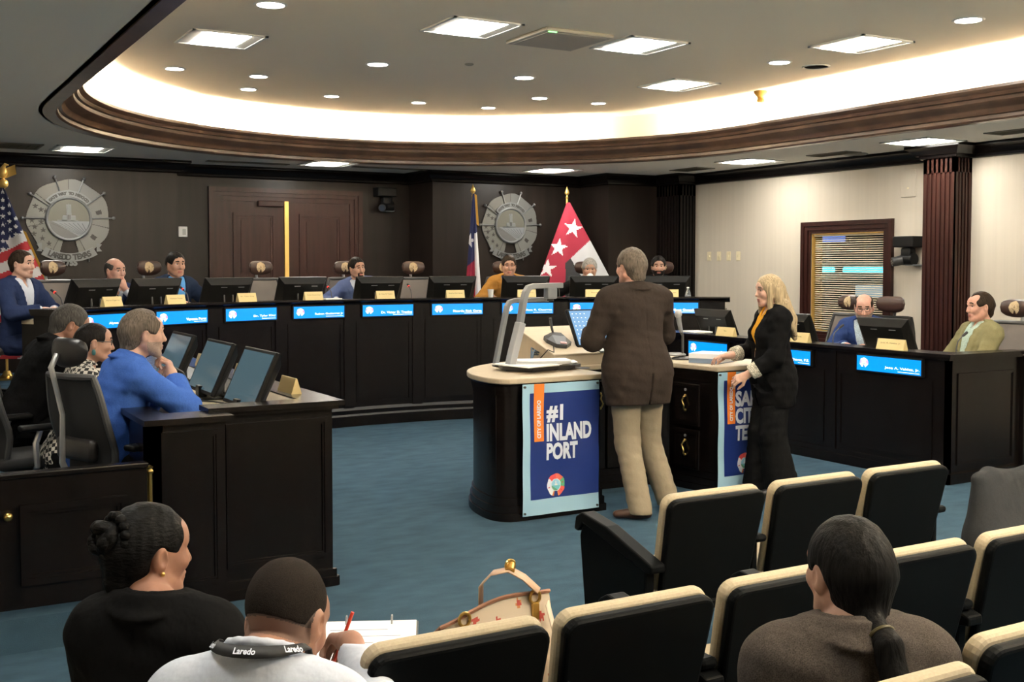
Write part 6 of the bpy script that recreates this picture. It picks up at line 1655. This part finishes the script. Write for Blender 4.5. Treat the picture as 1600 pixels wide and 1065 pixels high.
flag(1.28, 12.9, .5, 2.78, 'eagle', 1, 3, 255, 148, (293, 560), lambda v: lerp(1, -62, min(1, v * 1.25)), lambda v: lerp(5, 79, min(1, v * 1.5)), us, 'stars and stripes flag with a gold eagle at the left edge', 90, 130, fringe=[(1, .25, .75, .035)])
def tx(x, y):
    if star(x, -y, 733.5, -376, 12, .25) and x < 741: return WHT
    b = 741 + (y - 305) * .012
    if x > b + (3 if y < 365 else 0) and y > 362 + (x - 741) * .3: return (.70, .69, .70)
    if y > 418 - (x - 728) * .8: return (.33, .015, .05)
    return (.014, .020, .085)
flag(6.862, 12.9, .5, 2.76, 'spear', 1, 739.5, 288, 120, (303, 520), lambda v: lerp(739, 727, min(1, v * 1.4)), lambda v: lerp(742, 753, min(1, v * 1.3)), tx, 'state flag in navy, white and red with one white star', 40, 130, fringe=[(1, 0.0, .22, .03)])
def lr(x, y):
    for cx, cy, a in ((896, 357, .2), (873.5, 387, .15), (855.5, 419, .12)):
        if star(x, -y, cx, -cy, 15.5, a): return (.74, .72, .72)
    if y > 375 + (923 - x) * .927 and x > 884:
        return (.03, .03, .032) if x < 892 + (y - 404) * .62 else (.60, .60, .61)
    return (.36, .018, .045)
flag(8.314, 12.9, .5, 2.78, 'spear', 1, 886.5, 292, 114, (317, 520), lambda v: lerp(886, 822, min(1, v * 1.15)), lambda v: lerp(891, 972, min(1, v * 1.35)), lr, 'red city flag with three white stars beside a white and black field', 90, 120)

# ------------------------------------------------------------------ the people
S_LIGHT = skin('fair', (0.54, 0.32, 0.235, 1)); S_TAN = skin('tan', (0.43, 0.24, 0.165, 1)); S_BROWN = skin('brown', (0.29, 0.145, 0.095, 1)); S_ROSE = skin('rosy', (0.52, 0.285, 0.215, 1))
navy = fabric('navy_suiting', (.020, .030, .075, 1)); navy2 = fabric('dark_navy_suiting', (.014, .022, .045, 1)); bluegrey = fabric('blue_grey_suiting', (.085, .115, .235, 1))
tanj = fabric('tan_wool', (.34, .165, .038, 1)); blackj = fabric('black_suiting', (.0052, .0050, .0052, 1)); brownj = fabric('dark_brown_suiting', (.031, .023, .019, 1), .2); olive = fabric('olive_twill', (.185, .170, .088, 1))
royal = fabric('bright_blue_suiting', (.046, .115, .40, 1), .16); tweed = fabric('brown_tweed', (.058, .048, .042, 1), .45, 380); blazer = fabric('deep_blue_suiting', (.022, .042, .135, 1))
wsh = fabric('white_shirt', (.56, .59, .66, 1), .03); bsh = fabric('sky_blue_shirt', (.10, .30, .62, 1), .05); bsh2 = fabric('vivid_blue_shirt', (.05, .15, .52, 1), .1); psh = fabric('pale_checked_shirt', (.45, .55, .62, 1), .3, 120)
gsh = fabric('green_striped_shirt', (.36, .46, .40, 1), .25, 140); mustard = fabric('mustard_blouse', (.62, .29, .025, 1), .06); khaki = fabric('khaki_cotton', (.27, .222, .155, 1), .05); blackt = fabric('black_trousers', (.0065, .0064, .0065, 1))
ht = mat('houndstooth_knit', (.5, .48, .42, 1), .85)
_n = ht.node_tree; _p = _n.nodes['Principled BSDF']; _tc = _n.nodes.new('ShaderNodeTexCoord'); _mp = _n.nodes.new('ShaderNodeMapping'); _mp.inputs['Rotation'].default_value = (0.3, .5, .78)
_ck = _n.nodes.new('ShaderNodeTexChecker'); _ck.inputs['Scale'].default_value = 44; _ck.inputs['Color1'].default_value = (.016, .015, .014, 1); _ck.inputs['Color2'].default_value = (.62, .58, .50, 1)
_n.links.new(_tc.outputs['Object'], _mp.inputs[0]); _n.links.new(_mp.outputs[0], _ck.inputs['Vector']); _n.links.new(_ck.outputs[0], _p.inputs['Base Color'])
SHORT = dict(m=HAIR['black'], th=.011, nape=-.05, line=-.036)
def facing(a, b): v = Vector((b[0] - a[0], b[1] - a[1])).normalized(); return (v.x, v.y)
hands_table = lambda z, y=.40, x=.12: dict(armL=dict(w=(-x, y, z), d=(.55, .8, -.1), curl=.6), armRr=dict(w=(x, y, z), d=(-.55, .8, -.1), curl=.6))
DF = .5
# 1 far left of the dais
person(place(dict(label='person in a navy suit and pale shirt at the left end of the dais', skin=S_LIGHT, hair=dict(m=HAIR['brown'], th=.010, nape=-.035, line=-.040, rough=.002), brow=HAIR['brown'], sc=1.0, lean=4, head=(6, 2, 0),
    armL=dict(w=(-.05, .36, .815), d=(.9, .4, 0), curl=.5), armRr=dict(w=(.10, .38, .815), d=(-.8, .6, .0), curl=.6),
    jacket=dict(m=navy, v=.10), shirt=dict(m=wsh, open=.47), trousers=dict(m=navy)), (1.20, 10.70, 1.835), (.66, -.75), DF))
# 2 bald man, hand at his mouth
q = place(dict(label='person in a navy suit holding a hand to the mouth on the dais', skin=S_ROSE, hair=dict(m=HAIR['salt'], th=.006, nape=-.04, line=-.036, bald=(.0, .10, (.068, .12, .085)), rough=.001), sc=1.0, lean=20, head=(4, 6, 3),
    jacket=dict(m=navy, v=.14), shirt=dict(m=wsh), trousers=dict(m=navy)), (2.095, 11.30, 1.775), (.40, -.92), DF)
hz = q['hz']; q['armL'] = dict(w=(-.03, .335, hz + .47), d=(.15, -.2, 1), n=(-.3, 1, .2), pole=(-.9, .2, -.8), curl=.9); q['armRr'] = dict(w=(.16, .40, hz + .24), d=(-.6, .7, -.1), curl=.6)
person(q)
# 3 man in the blue shirt
person(place(dict(label='person in a navy jacket and bright blue open collar shirt', skin=S_TAN, hair=dict(m=HAIR['black'], th=.013, nape=-.04, line=-.042), sc=1.02, lean=4, head=(-4, 4, 0), jaw=1.08, **hands_table(.82, .42),
    jacket=dict(m=navy2, v=.08), shirt=dict(m=bsh, open=.44), trousers=dict(m=navy2)), (2.742, 11.60, 1.838), (.32, -.95), DF))
# 4 goatee
person(place(dict(label='person in a blue grey suit leaning on the dais', skin=S_TAN, hair=dict(m=HAIR['black'], th=.012, nape=-.04, line=-.045), beard='goatee', sc=1.0, lean=14, side=8, head=(14, 4, 6), armL=dict(w=(-.12, .40, .815), d=(.55, .8, -.1)), armRr=dict(w=(.36, .40, .815), d=(-.3, .9, -.1)),
    jacket=dict(m=bluegrey, v=.16), shirt=dict(m=wsh), trousers=dict(m=navy)), (4.87, 11.98, 1.795), (-.14, -1), DF))
# 5 tan jacket
person(place(dict(label='person in a tan jacket and blue shirt below the seal between two flags', skin=S_TAN, hair=dict(m=HAIR['brown'], th=.013, nape=-.04, line=-.04), brow=HAIR['brown'], sc=1.0, lean=12, head=(0, 8, 0), jaw=1.04, armL=dict(w=(-.20, .42, .815), d=(.7, .7, -.1)), armRr=dict(w=(.20, .42, .815), d=(-.7, .7, -.1)),
    jacket=dict(m=tanj, v=.16, name='jacket'), shirt=dict(m=bsh2, open=.44), trousers=dict(m=blackt)), (6.70, 11.68, 1.822), (-.42, -.91), DF))
# 6 grey haired, drinking
q = place(dict(label='person in a black suit drinking from a white cup', skin=S_TAN, hair=dict(m=HAIR['grey'], th=.016, nape=-.05, line=-.040), brow=HAIR['grey'], sc=1.0, lean=16, head=(0, 10, 0),
    jacket=dict(m=blackj, v=.18), shirt=dict(m=wsh), trousers=dict(m=blackt)), (7.61, 11.30, 1.785), (-.5, -.87), DF)
hz = q['hz']; q['armRr'] = dict(w=(.15, .30, hz + .50), d=(-.75, .35, .40), n=(.3, .9, -.2), pole=(1, .2, -.5), curl=.75); q['armL'] = dict(w=(-.20, .40, hz + .2), d=(.6, .7, 0))
P6 = person(q)
# 7 dark haired, at the right end
person(place(dict(label='person in black peering over the monitor at the right dais end', skin=S_TAN, hair=dict(m=HAIR['black'], th=.015, nape=-.04, line=-.034, rough=.0025), beard='full', sc=1.0, lean=10, head=(0, 4, 0), **hands_table(.82),
    jacket=dict(m=blackj), shirt=dict(m=wsh), trousers=dict(m=blackt)), (8.33, 10.88, 1.812), (-.55, -.84), DF))
# cup held at the mouth of the drinking man
hp6 = P6['hp']; Mr = Matrix.Translation(P6['root'].location) @ Matrix.Rotation(P6['root'].rotation_euler.z, 4, 'Z')
c0 = Mr @ Vector(hp6(.0, .112, -.068)); c1 = Mr @ Vector(hp6(.0, .195, -.085))
mb = MB(); mb.cyl(c0, c1, .040, .029, n=20); tag(mb.build('paper_cup', M['white'], smooth=True), 'white paper cup held to the lips of the person in a black suit', 'cup')
# right desk
q = place(dict(label='person with glasses and a deep blue jacket at the right desk', skin=S_ROSE, hair=dict(m=HAIR['brown'], th=.007, nape=-.045, line=-.034, bald=(.02, .10, (.066, .12, .085))), beard='full', beardmat=mat('greying_beard', (.25, .19, .155, 1), .7, noise=((300, 300, 300), .35, 3)), brow=HAIR['brown'], glasses=M['dark_grey'], sc=1.02, lean=24, head=(12, 16, 0), girth=1.15, armL=dict(w=(-.04, .42, .80), d=(.7, .7, -.1), curl=.7), armRr=dict(w=(.10, .46, .81), d=(-.8, .5, -.1), curl=.7),
    jacket=dict(m=blazer, v=.06), shirt=dict(m=psh, open=.46), trousers=dict(m=blackt)), (8.02, 7.36, 1.44), (-.88, -.47), .154); person(q)
q = place(dict(label='person in an olive jacket seen in profile beyond the mahogany column', skin=S_ROSE, hair=dict(m=HAIR['brown'], th=.010, nape=-.05, line=-.034, recede=(((.04, .075, .09), (.03, .05, .04)), ((-.04, .075, .09), (.03, .05, .04)))), brow=HAIR['brown'], sc=1.03, lean=-6, head=(0, 2, 0), girth=1.12, armL=dict(w=(-.12, .30, .66), d=(.3, .9, -.2)), armRr=dict(w=(.12, .30, .66), d=(-.3, .9, -.2)),
    jacket=dict(m=olive, v=.02), shirt=dict(m=gsh, open=.48), trousers=dict(m=khaki)), (8.16, 6.22, 1.478), (-.93, .37), .154); person(q)
# left desk
q = place(dict(label='person in a bright blue jacket resting the chin on one hand', skin=S_LIGHT, hair=dict(m=HAIR['mixed'], th=.013, nape=-.06, line=-.036, recede=(((0, .075, .09), (.05, .035, .03)),)), beard='full', beardmat=mat('grey_stubble', (.33, .235, .185, 1), .7, noise=((300, 300, 300), .35, 3)), brow=HAIR['mixed'], sc=1.04, lean=22, head=(-4, 2, 0), girth=1.12, hf=.0042, hcl=.008,
    jacket=dict(m=royal, v=.12, hem=-.17, fold=.0035), shirt=dict(m=wsh), trousers=dict(m=blackt)), (1.285, 6.18, 1.462), (.985, .10), .154)
hz = q['hz']; q['armRr'] = dict(w=(.05, .40, hz + .425), d=(-.35, -.16, 1), n=(.5, .8, .1), pole=(.9, .6, -.9), curl=1.0, thumb=.8); q['armL'] = dict(w=(-.06, .41, hz + .37), d=(.35, -.05, 1), n=(-.4, .9, 0), pole=(-.9, .5, -.9), curl=1.1)
person(q)
q = place(dict(label='person with glasses and a houndstooth top at the left desk', fem=True, skin=S_TAN, hair=dict(m=HAIR['black'], th=.007, nape=-.05, line=-.034, after=(('el', (0, -.115, -.035), (.035, .03, .035), .012),), rough=.0008), glasses=M['dark_grey'], sc=.98, lean=14, head=(-8, 4, 0), hf=.0042, hcl=.007, armL=dict(w=(-.10, .40, .80), d=(.5, .8, -.1)), armRr=dict(w=(.12, .42, .80), d=(-.5, .8, -.1)),
    jacket=dict(m=ht, v=.47, name='houndstooth_top', infl=.012, seam=False, fold=.002), trousers=dict(m=blackt)), (1.15, 6.86, 1.372), (.99, .05), .154)
PW = person(q)
mb = MB(); T0 = PW['hp'](.086, -.008, -.052); mb.ball(T0, (.006, .012, .018), n=12); mb.build('earring', mat('teal_earring', (.05, .16, .15, 1), .3), PW['root'], smooth=True)
q = place(dict(label='person in a black suit hunched over the far end of the left desk', skin=S_BROWN, hair=dict(m=HAIR['salt'], th=.010, nape=-.055, line=-.036), brow=HAIR['black'], sc=1.04, lean=30, head=(-14, 22, 0), girth=1.1, hf=.0045, armL=dict(w=(-.14, .46, .80), d=(.5, .8, -.1)), armRr=dict(w=(.14, .46, .80), d=(-.5, .8, -.1)),
    jacket=dict(m=blackj, v=.2), shirt=dict(m=wsh), trousers=dict(m=blackt)), (1.13, 7.60, 1.45), (.97, .25), .154); person(q)
# the standing man
hzm = .93
q = place(dict(label='standing person in a dark brown jacket and khaki trousers seen from behind', seated=False, skin=S_ROSE, hair=dict(m=HAIR['mixed'], th=.013, nape=-.062, line=-.036, h=.0042, rough=.0016), brow=HAIR['mixed'], sc=1.035, lean=5, head=(10, 4, 0), girth=1.16, shw=1.10, hf=.0042, hcl=.008,
    jacket=dict(m=brownj, v=.18, hem=-.225, vent=-.02, fold=.0028, infl=.022), shirt=dict(m=wsh, cuff=-.01), shoe=mat('brown_shoe_leather', (.045, .020, .012, 1), .35)), (4.535, 6.23, 1.816), (.10, .995), 0.0)
hz = q['hz']
q['armL'] = dict(w=(-.19, .32, hz + .235), d=(.75, .65, .0), n=(0, -.2, 1), pole=(-.55, -.75, -.6), curl=.6); q['armRr'] = dict(w=(.15, .36, hz + .24), d=(-.7, .7, 0), n=(0, 0, 1), pole=(.9, -.7, -.5), curl=.6)
q['legL'] = ((-.06, .02, .50), (-.05, -.14, .095), (-.85, .5, 0)); q['legR'] = ((.15, .10, .50), (.27, .02, .095), (.5, .85, 0)); q['trousers'] = dict(m=khaki, w=1.16, ankle=.056, end=-.035, fold=.0022)
person(q)
# the standing woman
LEO = mat('leopard_print', (.5, .45, .35, 1), .8, noise=((170, 170, 170), .95, 2))
q = place(dict(label='person in a black blazer and mustard blouse standing at the podium', fem=True, seated=False, skin=S_LIGHT, sc=.955, lean=2, head=(6, 4, 0), hf=.0042, hcl=.0075,
    hair=dict(m=HAIR['blonde'], th=.015, nape=-.06, line=-.038, fw=.058, cover_ears=True, h=.0048, rough=.0016,
              extra=(('rc', (.070, .03, .03), (.082, .035, -.17), .022, .022), ('rc', (-.070, .03, .03), (-.082, .035, -.17), .022, .022), ('rc', (-.06, -.04, .0), (-.075, -.075, -.25), .045, .028), ('rc', (.06, -.04, .0), (.075, -.075, -.25), .045, .028), ('rc', (0, -.075, .0), (0, -.165, -.24), .066, .062), ('rc', (0, -.165, -.24), (0, -.205, -.39), .060, .022), ('rc', (-.065, -.095, -.12), (-.07, -.175, -.36), .046, .016), ('rc', (.055, -.095, -.12), (.05, -.175, -.36), .046, .016))),
    brow=HAIR['mixed'], jacket=dict(m=blackj, v=-.10, wt=.07, gap=.012, hem=-.20, name='blazer', infl=.017, fold=.0035, cuff=-.095), shirt=dict(m=mustard, open=.46, nocollar=True, cuff=-.13)), (5.68, 6.11, 1.635), (-.93, .36), 0.0)
hz = q['hz']
q['armL'] = dict(w=(-.13, .255, hz + .045), d=(.15, .85, -.35), n=(-.75, .1, .6), pole=(-.6, -1, -.2), curl=.75); q['armRr'] = dict(w=(.17, .27, hz + .165), d=(.1, .95, -.12), n=(.1, .1, 1), pole=(.7, -.8, -.4), curl=.45)
q['legL'] = ((-.08, .03, .47), (-.09, -.05, .115), (-.1, 1, 0)); q['legR'] = ((.08, .05, .47), (.09, .06, .115), (.1, 1, 0)); q['trousers'] = dict(m=blackt, w=1.45, ankle=.085, end=-.075, fold=.0025)
PB = person(q)
for key in ('L', 'Rr'):
    S, E_, W_, d = PB['j'][key]; v = (W_ - E_) / np.linalg.norm(W_ - E_)
    mb = MB(); n = 14; mb.tube([W_ - v * .105, W_ - v * .095, W_ - v * .04, W_ - v * .032], [.046, .058, .054, .042], n=18); mb.build('turned_cuff', LEO, PB['root'], smooth=True)
    if key == 'L': MB().tube([W_ - v * .018 + A(0, .026 * math.cos(t), .026 * math.sin(t)) for t in [2 * PI * i / 14 for i in range(14)]], .004, n=6, closed=True).build('bracelet', M['gold'], PB['root'], smooth=True)
# audience in the foreground
q = place(dict(label='person in a black blazer and gold earrings seated lower left', fem=True, skin=S_BROWN, sc=.98, lean=6, head=(-34, 4, 0), hoff=(-.075, .03, -.03), girth=.95, shw=.90, hf=.0032, hcl=.007,
    hair=dict(m=hairmat('sleek_black_hair', (.0062, .0058, .0055, 1), (60, 60, 160), .5), th=.009, nape=-.06, line=-.036, h=.0036, rough=.0012), jacket=dict(m=blackj, v=.2, infl=.022, fold=.0016, name='blazer'), shirt=dict(m=blackt), trousers=dict(m=blackt)), (.575, 2.74, 1.135), (.66, .75), 0.0)
q['hz'] = q['hz']
for k_, s_ in (('armL', -1), ('armRr', 1)): q[k_] = dict(w=(s_ * .12, .34, q['hz'] + .14), pole=(s_ * .25, -.6, -.8))
PF = person(q)
# coiled bun made of twisted strands
mb = MB(); hp = PF['hp']
for k in range(3):
    pts = []
    for i in range(44):
        t = i / 43 * 2 * PI * 1.55 + k * 2.09; rr = .034 - .012 * i / 43
        pts.append(hp(rr * math.cos(t), -.114 - .012 * math.sin(i / 43 * PI) - .010 * math.cos(3 * t + k), .048 + rr * math.sin(t)))
    mb.tube(pts, [.013 + .003 * math.sin(i * .8) for i in range(44)], n=9)
mb.ball(hp(0, -.108, .048), (.030, .030, .030), n=14); mb.build('hair_bun', PF['hair'], PF['root'], smooth=True)
mb = MB()
for i in range(9): a = i / 8 * PI * 1.1 - .2; mb.ball(hp(.052 * math.cos(a), -.090, .050 + .050 * math.sin(a)), .0135, n=10)
mb.build('hair_braid', PF['hair'], PF['root'], smooth=True)
for s in (1, -1): MB().ball(hp(s * .088, -.004, -.038), .0055, n=12).build('earring', M['brass'], PF['root'], smooth=True)
q = place(dict(label='person in a white shirt and black lanyard writing notes', skin=S_BROWN, sc=1.0, lean=16, head=(-12, 30, 0), hoff=(0, .03, -.058), girth=1.0, shw=.92, fade=(-.045, .03), beardmat=mat('faded_skin', (.165, .092, .065, 1), .7), fademat=mat('cropped_side', (.070, .046, .036, 1), .75), hf=.0032, hcl=.006,
    hair=dict(m=hairmat('cropped_black_hair', (.019, .0145, .012, 1), (420, 420, 420), .8), th=.0022, shift=.0045, low=-.010, line=-.034, h=.003, rough=.0007), trousers=dict(m=blackt), shirt=dict(m=wsh, rise=.026, cuff=-.03)), (.745, 2.235, 1.085), (.62, .79), 0.0)
hz = q['hz']
def to_local(q, p, vec=False):
    c, s_ = math.cos(q['rz']), math.sin(q['rz']); x, y = (p[0], p[1]) if vec else (p[0] - q['loc'][0], p[1] - q['loc'][1])
    return (c * x + s_ * y, -s_ * x + c * y, p[2] - (0 if vec else q['loc'][2]))
q['armRr'] = dict(w=to_local(q, (.985, 2.475, .80)), d=to_local(q, (.1, .95, -.25), True), n=to_local(q, (.45, -.1, .9), True), pole=(.8, -.6, -.7), curl=.8); q['armL'] = dict(w=(-.05, .40, hz + .16), d=(.4, .9, 0), pole=(-.8, -.6, -.7), curl=.5)
PL = person(q)
# lanyard band around the collar with its white lettering
tp = PL['tp']; mb = MB(); ring = []
for i in range(25):
    t = R(20 + 320 * i / 24); ring.append((tp(.086 * math.sin(t), -.014 + .086 * math.cos(t), .583 + .006 * min(0, math.cos(t)) - .05 * max(0, math.cos(t))), tp(.101 * math.sin(t), -.014 + .101 * math.cos(t), .574 - .020 * max(0, -math.cos(t)) - .06 * max(0, math.cos(t)))))
vs = [Vector(v) for pr in ring for v in pr]; mb.add(vs, [(2 * i, 2 * i + 1, 2 * i + 3, 2 * i + 2) for i in range(24)])
ly = mb.build('lanyard', M['black_matte'], PL['root'], smooth=True); so = ly.modifiers.new('thick', 'SOLIDIFY'); so.thickness = .002; so.offset = 0
mb = MB()
for t0 in (122, 180, 238):
    t = R(t0); c = (np.array(ring[12][0]) * 0 + tp(.0945 * math.sin(t), -.014 + .0945 * math.cos(t), .578 - .0125 * max(0, -math.cos(t))))
    n_ = PL['TR'] @ A(math.sin(t), math.cos(t), .65); rgt = PL['TR'] @ A(-math.cos(t), math.sin(t), 0); u_ = np.cross(n_, rgt)
    T = frame_T(c + n_ * .0025, rgt, u_); fit_text(mb, 'Laredo', -.022, .022, -.007, .007, T, bold=.03)
mb.build('lanyard_lettering', M['white_print'], PL['root'])
S, E_, W_, d = PL['j']['Rr']; Ml = Matrix.Translation(PL['root'].location) @ Matrix.Rotation(PL['root'].rotation_euler.z, 4, 'Z')
hw = Ml @ Vector(W_ + d * .085)
pen = thing('pen', 'red pen in the writing hand of the lanyard wearer', 'pen', hw)
MB().tube([(-.02, .015, -.065), (.0, .0, .0), (.022, -.018, .075)], .0045, n=8).build('barrel', M['red_pen'], pen, smooth=True)
MB().tube([(-.026, .019, -.083), (-.02, .015, -.065)], [.001, .004], n=8).build('tip', M['dark_grey'], pen, smooth=True)
Tn = Matrix.Translation((1.075, 2.60, .715)) @ Matrix.Rotation(R(-26), 4, 'Z') @ Matrix.Rotation(R(14), 4, 'X')
nb_ = thing('notepad', 'open notepad of white pages on the lap of the lanyard wearer', 'notepad', Tn.translation); L = Matrix.Translation(-Tn.translation) @ Tn
MB().rbox((-.13, -.17, -.014), (.13, .17, -.004), .003, T=L).build('backing_board', M['dark_grey'], nb_)
MB().rbox((-.125, -.165, -.004), (.125, .165, .0), .001, T=L).build('pages', M['paper'], nb_)
mb = MB()
for i in range(9): mb.box(tuple((-.10, .12 - i * .03, .0002)), (.05 + .04 * math.sin(i * 2.1), .1215 - i * .03, .0008), T=L)
mb.build('handwriting', mat('pale_ink', (.35, .37, .45, 1), .7), nb_)
for x in (-.06, .06): mb = MB(); mb.tube([L @ Vector((x, .155, -.006)), L @ Vector((x, .172, .012)), L @ Vector((x, .15, .02)), L @ Vector((x, .14, .004))], .0025, n=6); mb.build('binder_ring', M['silver'], nb_, smooth=True)
q = place(dict(label='person in a brown tweed blazer seated with back to the camera', fem=True, skin=S_TAN, sc=1.0, lean=4, head=(10, 3, 0), hoff=(.02, .01, -.03), girth=.95, shw=.98, hf=.0032, hcl=.006,
    hair=dict(m=hairmat('smooth_black_hair', (.0075, .0068, .0064, 1), (130, 130, 10), .5), th=.011, nape=-.075, line=-.036, h=.0036, rough=.0010,
              after=(('rc', (-.012, -.105, -.080), (-.014, -.165, -.115), .026, .026, .02), ('rc', (-.014, -.165, -.115), (-.014, -.215, -.25), .028, .036, .02), ('rc', (-.014, -.215, -.25), (-.008, -.215, -.43), .036, .018, .02), ('rc', (-.0, -.21, -.26), (.030, -.20, -.40), .018, .008, .02))),
    jacket=dict(m=tweed, v=.2, infl=.022, fold=.002, name='blazer'), shirt=dict(m=blackt), trousers=dict(m=blackt)), (1.815, 1.70, 1.165), (.40, .915), 0.0)
for k_, s_ in (('armL', -1), ('armRr', 1)): q[k_] = dict(w=(s_ * .12, .34, q['hz'] + .14), pole=(s_ * .2, -.6, -.8))
PP = person(q); hp = PP['hp']
mb = MB(); mb.tube([hp(-.013 + .027 * math.cos(t), -.140 - .016 * math.sin(t), -.100 + .022 * math.sin(t)) for t in [2 * PI * i / 16 for i in range(16)]], .0045, n=8, closed=True); mb.build('hair_tie', mat('gold_black_tie', (.06, .045, .01, 1), .5), PP['root'], smooth=True)

# ------------------------------------------------------------------ handbag and coat on the seats
bag = thing('handbag', 'cream handbag with red flowers standing on a second row seat', 'handbag', (1.45, 2.62, .478))
def bagp(u, v, sgn):       # u across -1..1, v up 0..1
    w = .20 - .035 * v; d = .075 * (1 - v * .55); top = .315 + .015 * math.cos(u * 2.6) + .025 * u - (.035 if sgn > 0 else 0)
    return Vector((u * w, sgn * d * (1 - .25 * u * u), v * top))
fl = [(-.8, .80), (-.42, .90), (-.02, .82), (.38, .93), (.78, .80), (.2, .68), (-.62, .66), (.58, .64), (-.45, .45), (.05, .42), (.5, .36), (.85, .3), (-.85, .25), (-.1, .1), (.4, .08)]
def bagcol(u, v):
    uu = 2 * u - 1
    for i, (fx, fy) in enumerate(fl):
        dx, dy = (uu - fx) * .20, (v - fy) * .33; dd = math.hypot(dx, dy); a = math.atan2(dy, dx)
        if dd < .0115 * (1 + .35 * math.cos(5 * a + i)): return (.45, .07, .05) if dd < .008 or i % 3 else (.55, .22, .08)
    return (.60, .50, .38)
for sgn in (-1, 1): color_grid('bag_side', bagcol, 70, 46, lambda u, v, s=sgn: bagp(2 * u - 1, v, s), M['paint'], bag)
mb = MB()
for i in range(16):
    for e in (-1, 1):
        v0, v1 = i / 16, (i + 1) / 16; mb.add([bagp(e, v0, -1), bagp(e, v1, -1), bagp(e, v1, 1), bagp(e, v0, 1)], [(0, 1, 2, 3)])
mb.add([bagp(-1 + 2 * i / 10, 0, -1) for i in range(11)] + [bagp(-1 + 2 * i / 10, 0, 1) for i in range(11)], [(i, i + 1, 12 + i, 11 + i) for i in range(10)])
mb.build('gusset', mat('cream_leather', (.58, .47, .34, 1), .5), bag)
mb = MB(); mb.tube([bagp(-1 + 2 * i / 20, 1, -1) for i in range(21)] + [bagp(1 - 2 * i / 20, 1, 1) for i in range(21)], .006, n=6, closed=True); mb.build('rim_piping', mat('brown_piping', (.20, .09, .05, 1), .5), bag, smooth=True)
for x in (-.62, .68):
    mb = MB(); p0 = bagp(x, .95, -1); mb.tube([p0 + Vector((.016 * math.cos(t), -.006, .018 * math.sin(t) + .008)) for t in [2 * PI * i / 14 for i in range(14)]], .0045, n=7, closed=True)
    mb.rbox(tuple(p0 + Vector((-.011, -.014, -.055))), tuple(p0 + Vector((.011, .004, -.008))), .004); mb.build('strap_ring', M['brass'], bag, smooth=True)
def strap(pts, w, m, nm):
    mb = MB(); vs = []
    for p in pts: vs += [Vector(p) + Vector((-w * .5, -w * .6, 0)), Vector(p) + Vector((w * .5, w * .6, 0))]
    mb.add(vs, [(2 * i, 2 * i + 1, 2 * i + 3, 2 * i + 2) for i in range(len(pts) - 1)]); o = mb.build(nm, m, bag, smooth=True); s_ = o.modifiers.new('t', 'SOLIDIFY'); s_.thickness = .004; return o
strap([(-.02, .03, .30), (-.025, .02, .36), (.0, .0, .395), (.05, -.01, .40), (.09, -.02, .375), (.12, -.05, .34)], .032, mat('tan_strap', (.45, .30, .20, 1), .5), 'shoulder_strap')
strap([(.135, -.07, .31), (.15, -.09, .22), (.165, -.10, .10), (.17, -.10, .0)], .030, mat('cream_leather', (.58, .47, .34, 1), .5), 'hanging_strap')
mb = MB(); mb.cyl((.045, -.02, .398), (.06, .0, .415), .013, n=12); mb.tube([(.05 + .014 * math.cos(t), -.012, .41 + .014 * math.sin(t)) for t in [2 * PI * i / 12 for i in range(12)]], .004, n=6, closed=True); mb.build('buckle', M['brass'], bag, smooth=True)
# dark cloth bag standing beyond the front row
f = Field(A(-.40, -.30, -.02), A(.62, .30, .95), ([], [], []), .011, .011)
xs = np.linspace(-.22, .52, 9)
for i, x in enumerate(xs):
    tz = .715 - .05 * (x + .22) + .012 * math.sin(i * 2.3)
    f.put(('rc', A(x, .0, tz), A(x + .01, -.03, .45), .045, .10), .05); f.put(('rc', A(x + .01, -.03, .45), A(x, -.02, .10), .10, .11), .05)
f.put(('rc', A(-.255, .0, .735), A(-.15, .02, .745), .026, .030), .02); f.put(('rc', A(-.15, .02, .745), A(.15, .03, .70), .030, .045), .03); f.put(('rc', A(.12, .0, .71), A(.5, -.02, .725), .05, .055), .03)
f.put(('rc', A(-.25, -.01, .73), A(-.245, -.06, .10), .03, .06), .03)
f.folds(.005, 11, (20, 20, 12))
f.cut(lambda X, Y, Z: .033 - Z + 0 * X + 0 * Y)
V, Q = f.mesh(); ct = np_mesh('cloth_bag', V, Q, fabric('charcoal_cloth', (.030, .031, .033, 1), .15), None)
ct.location = (4.74, YA + .12, -0.03); tag(ct, 'charcoal cloth bag standing on the carpet beyond the front row at the right edge', 'bag')
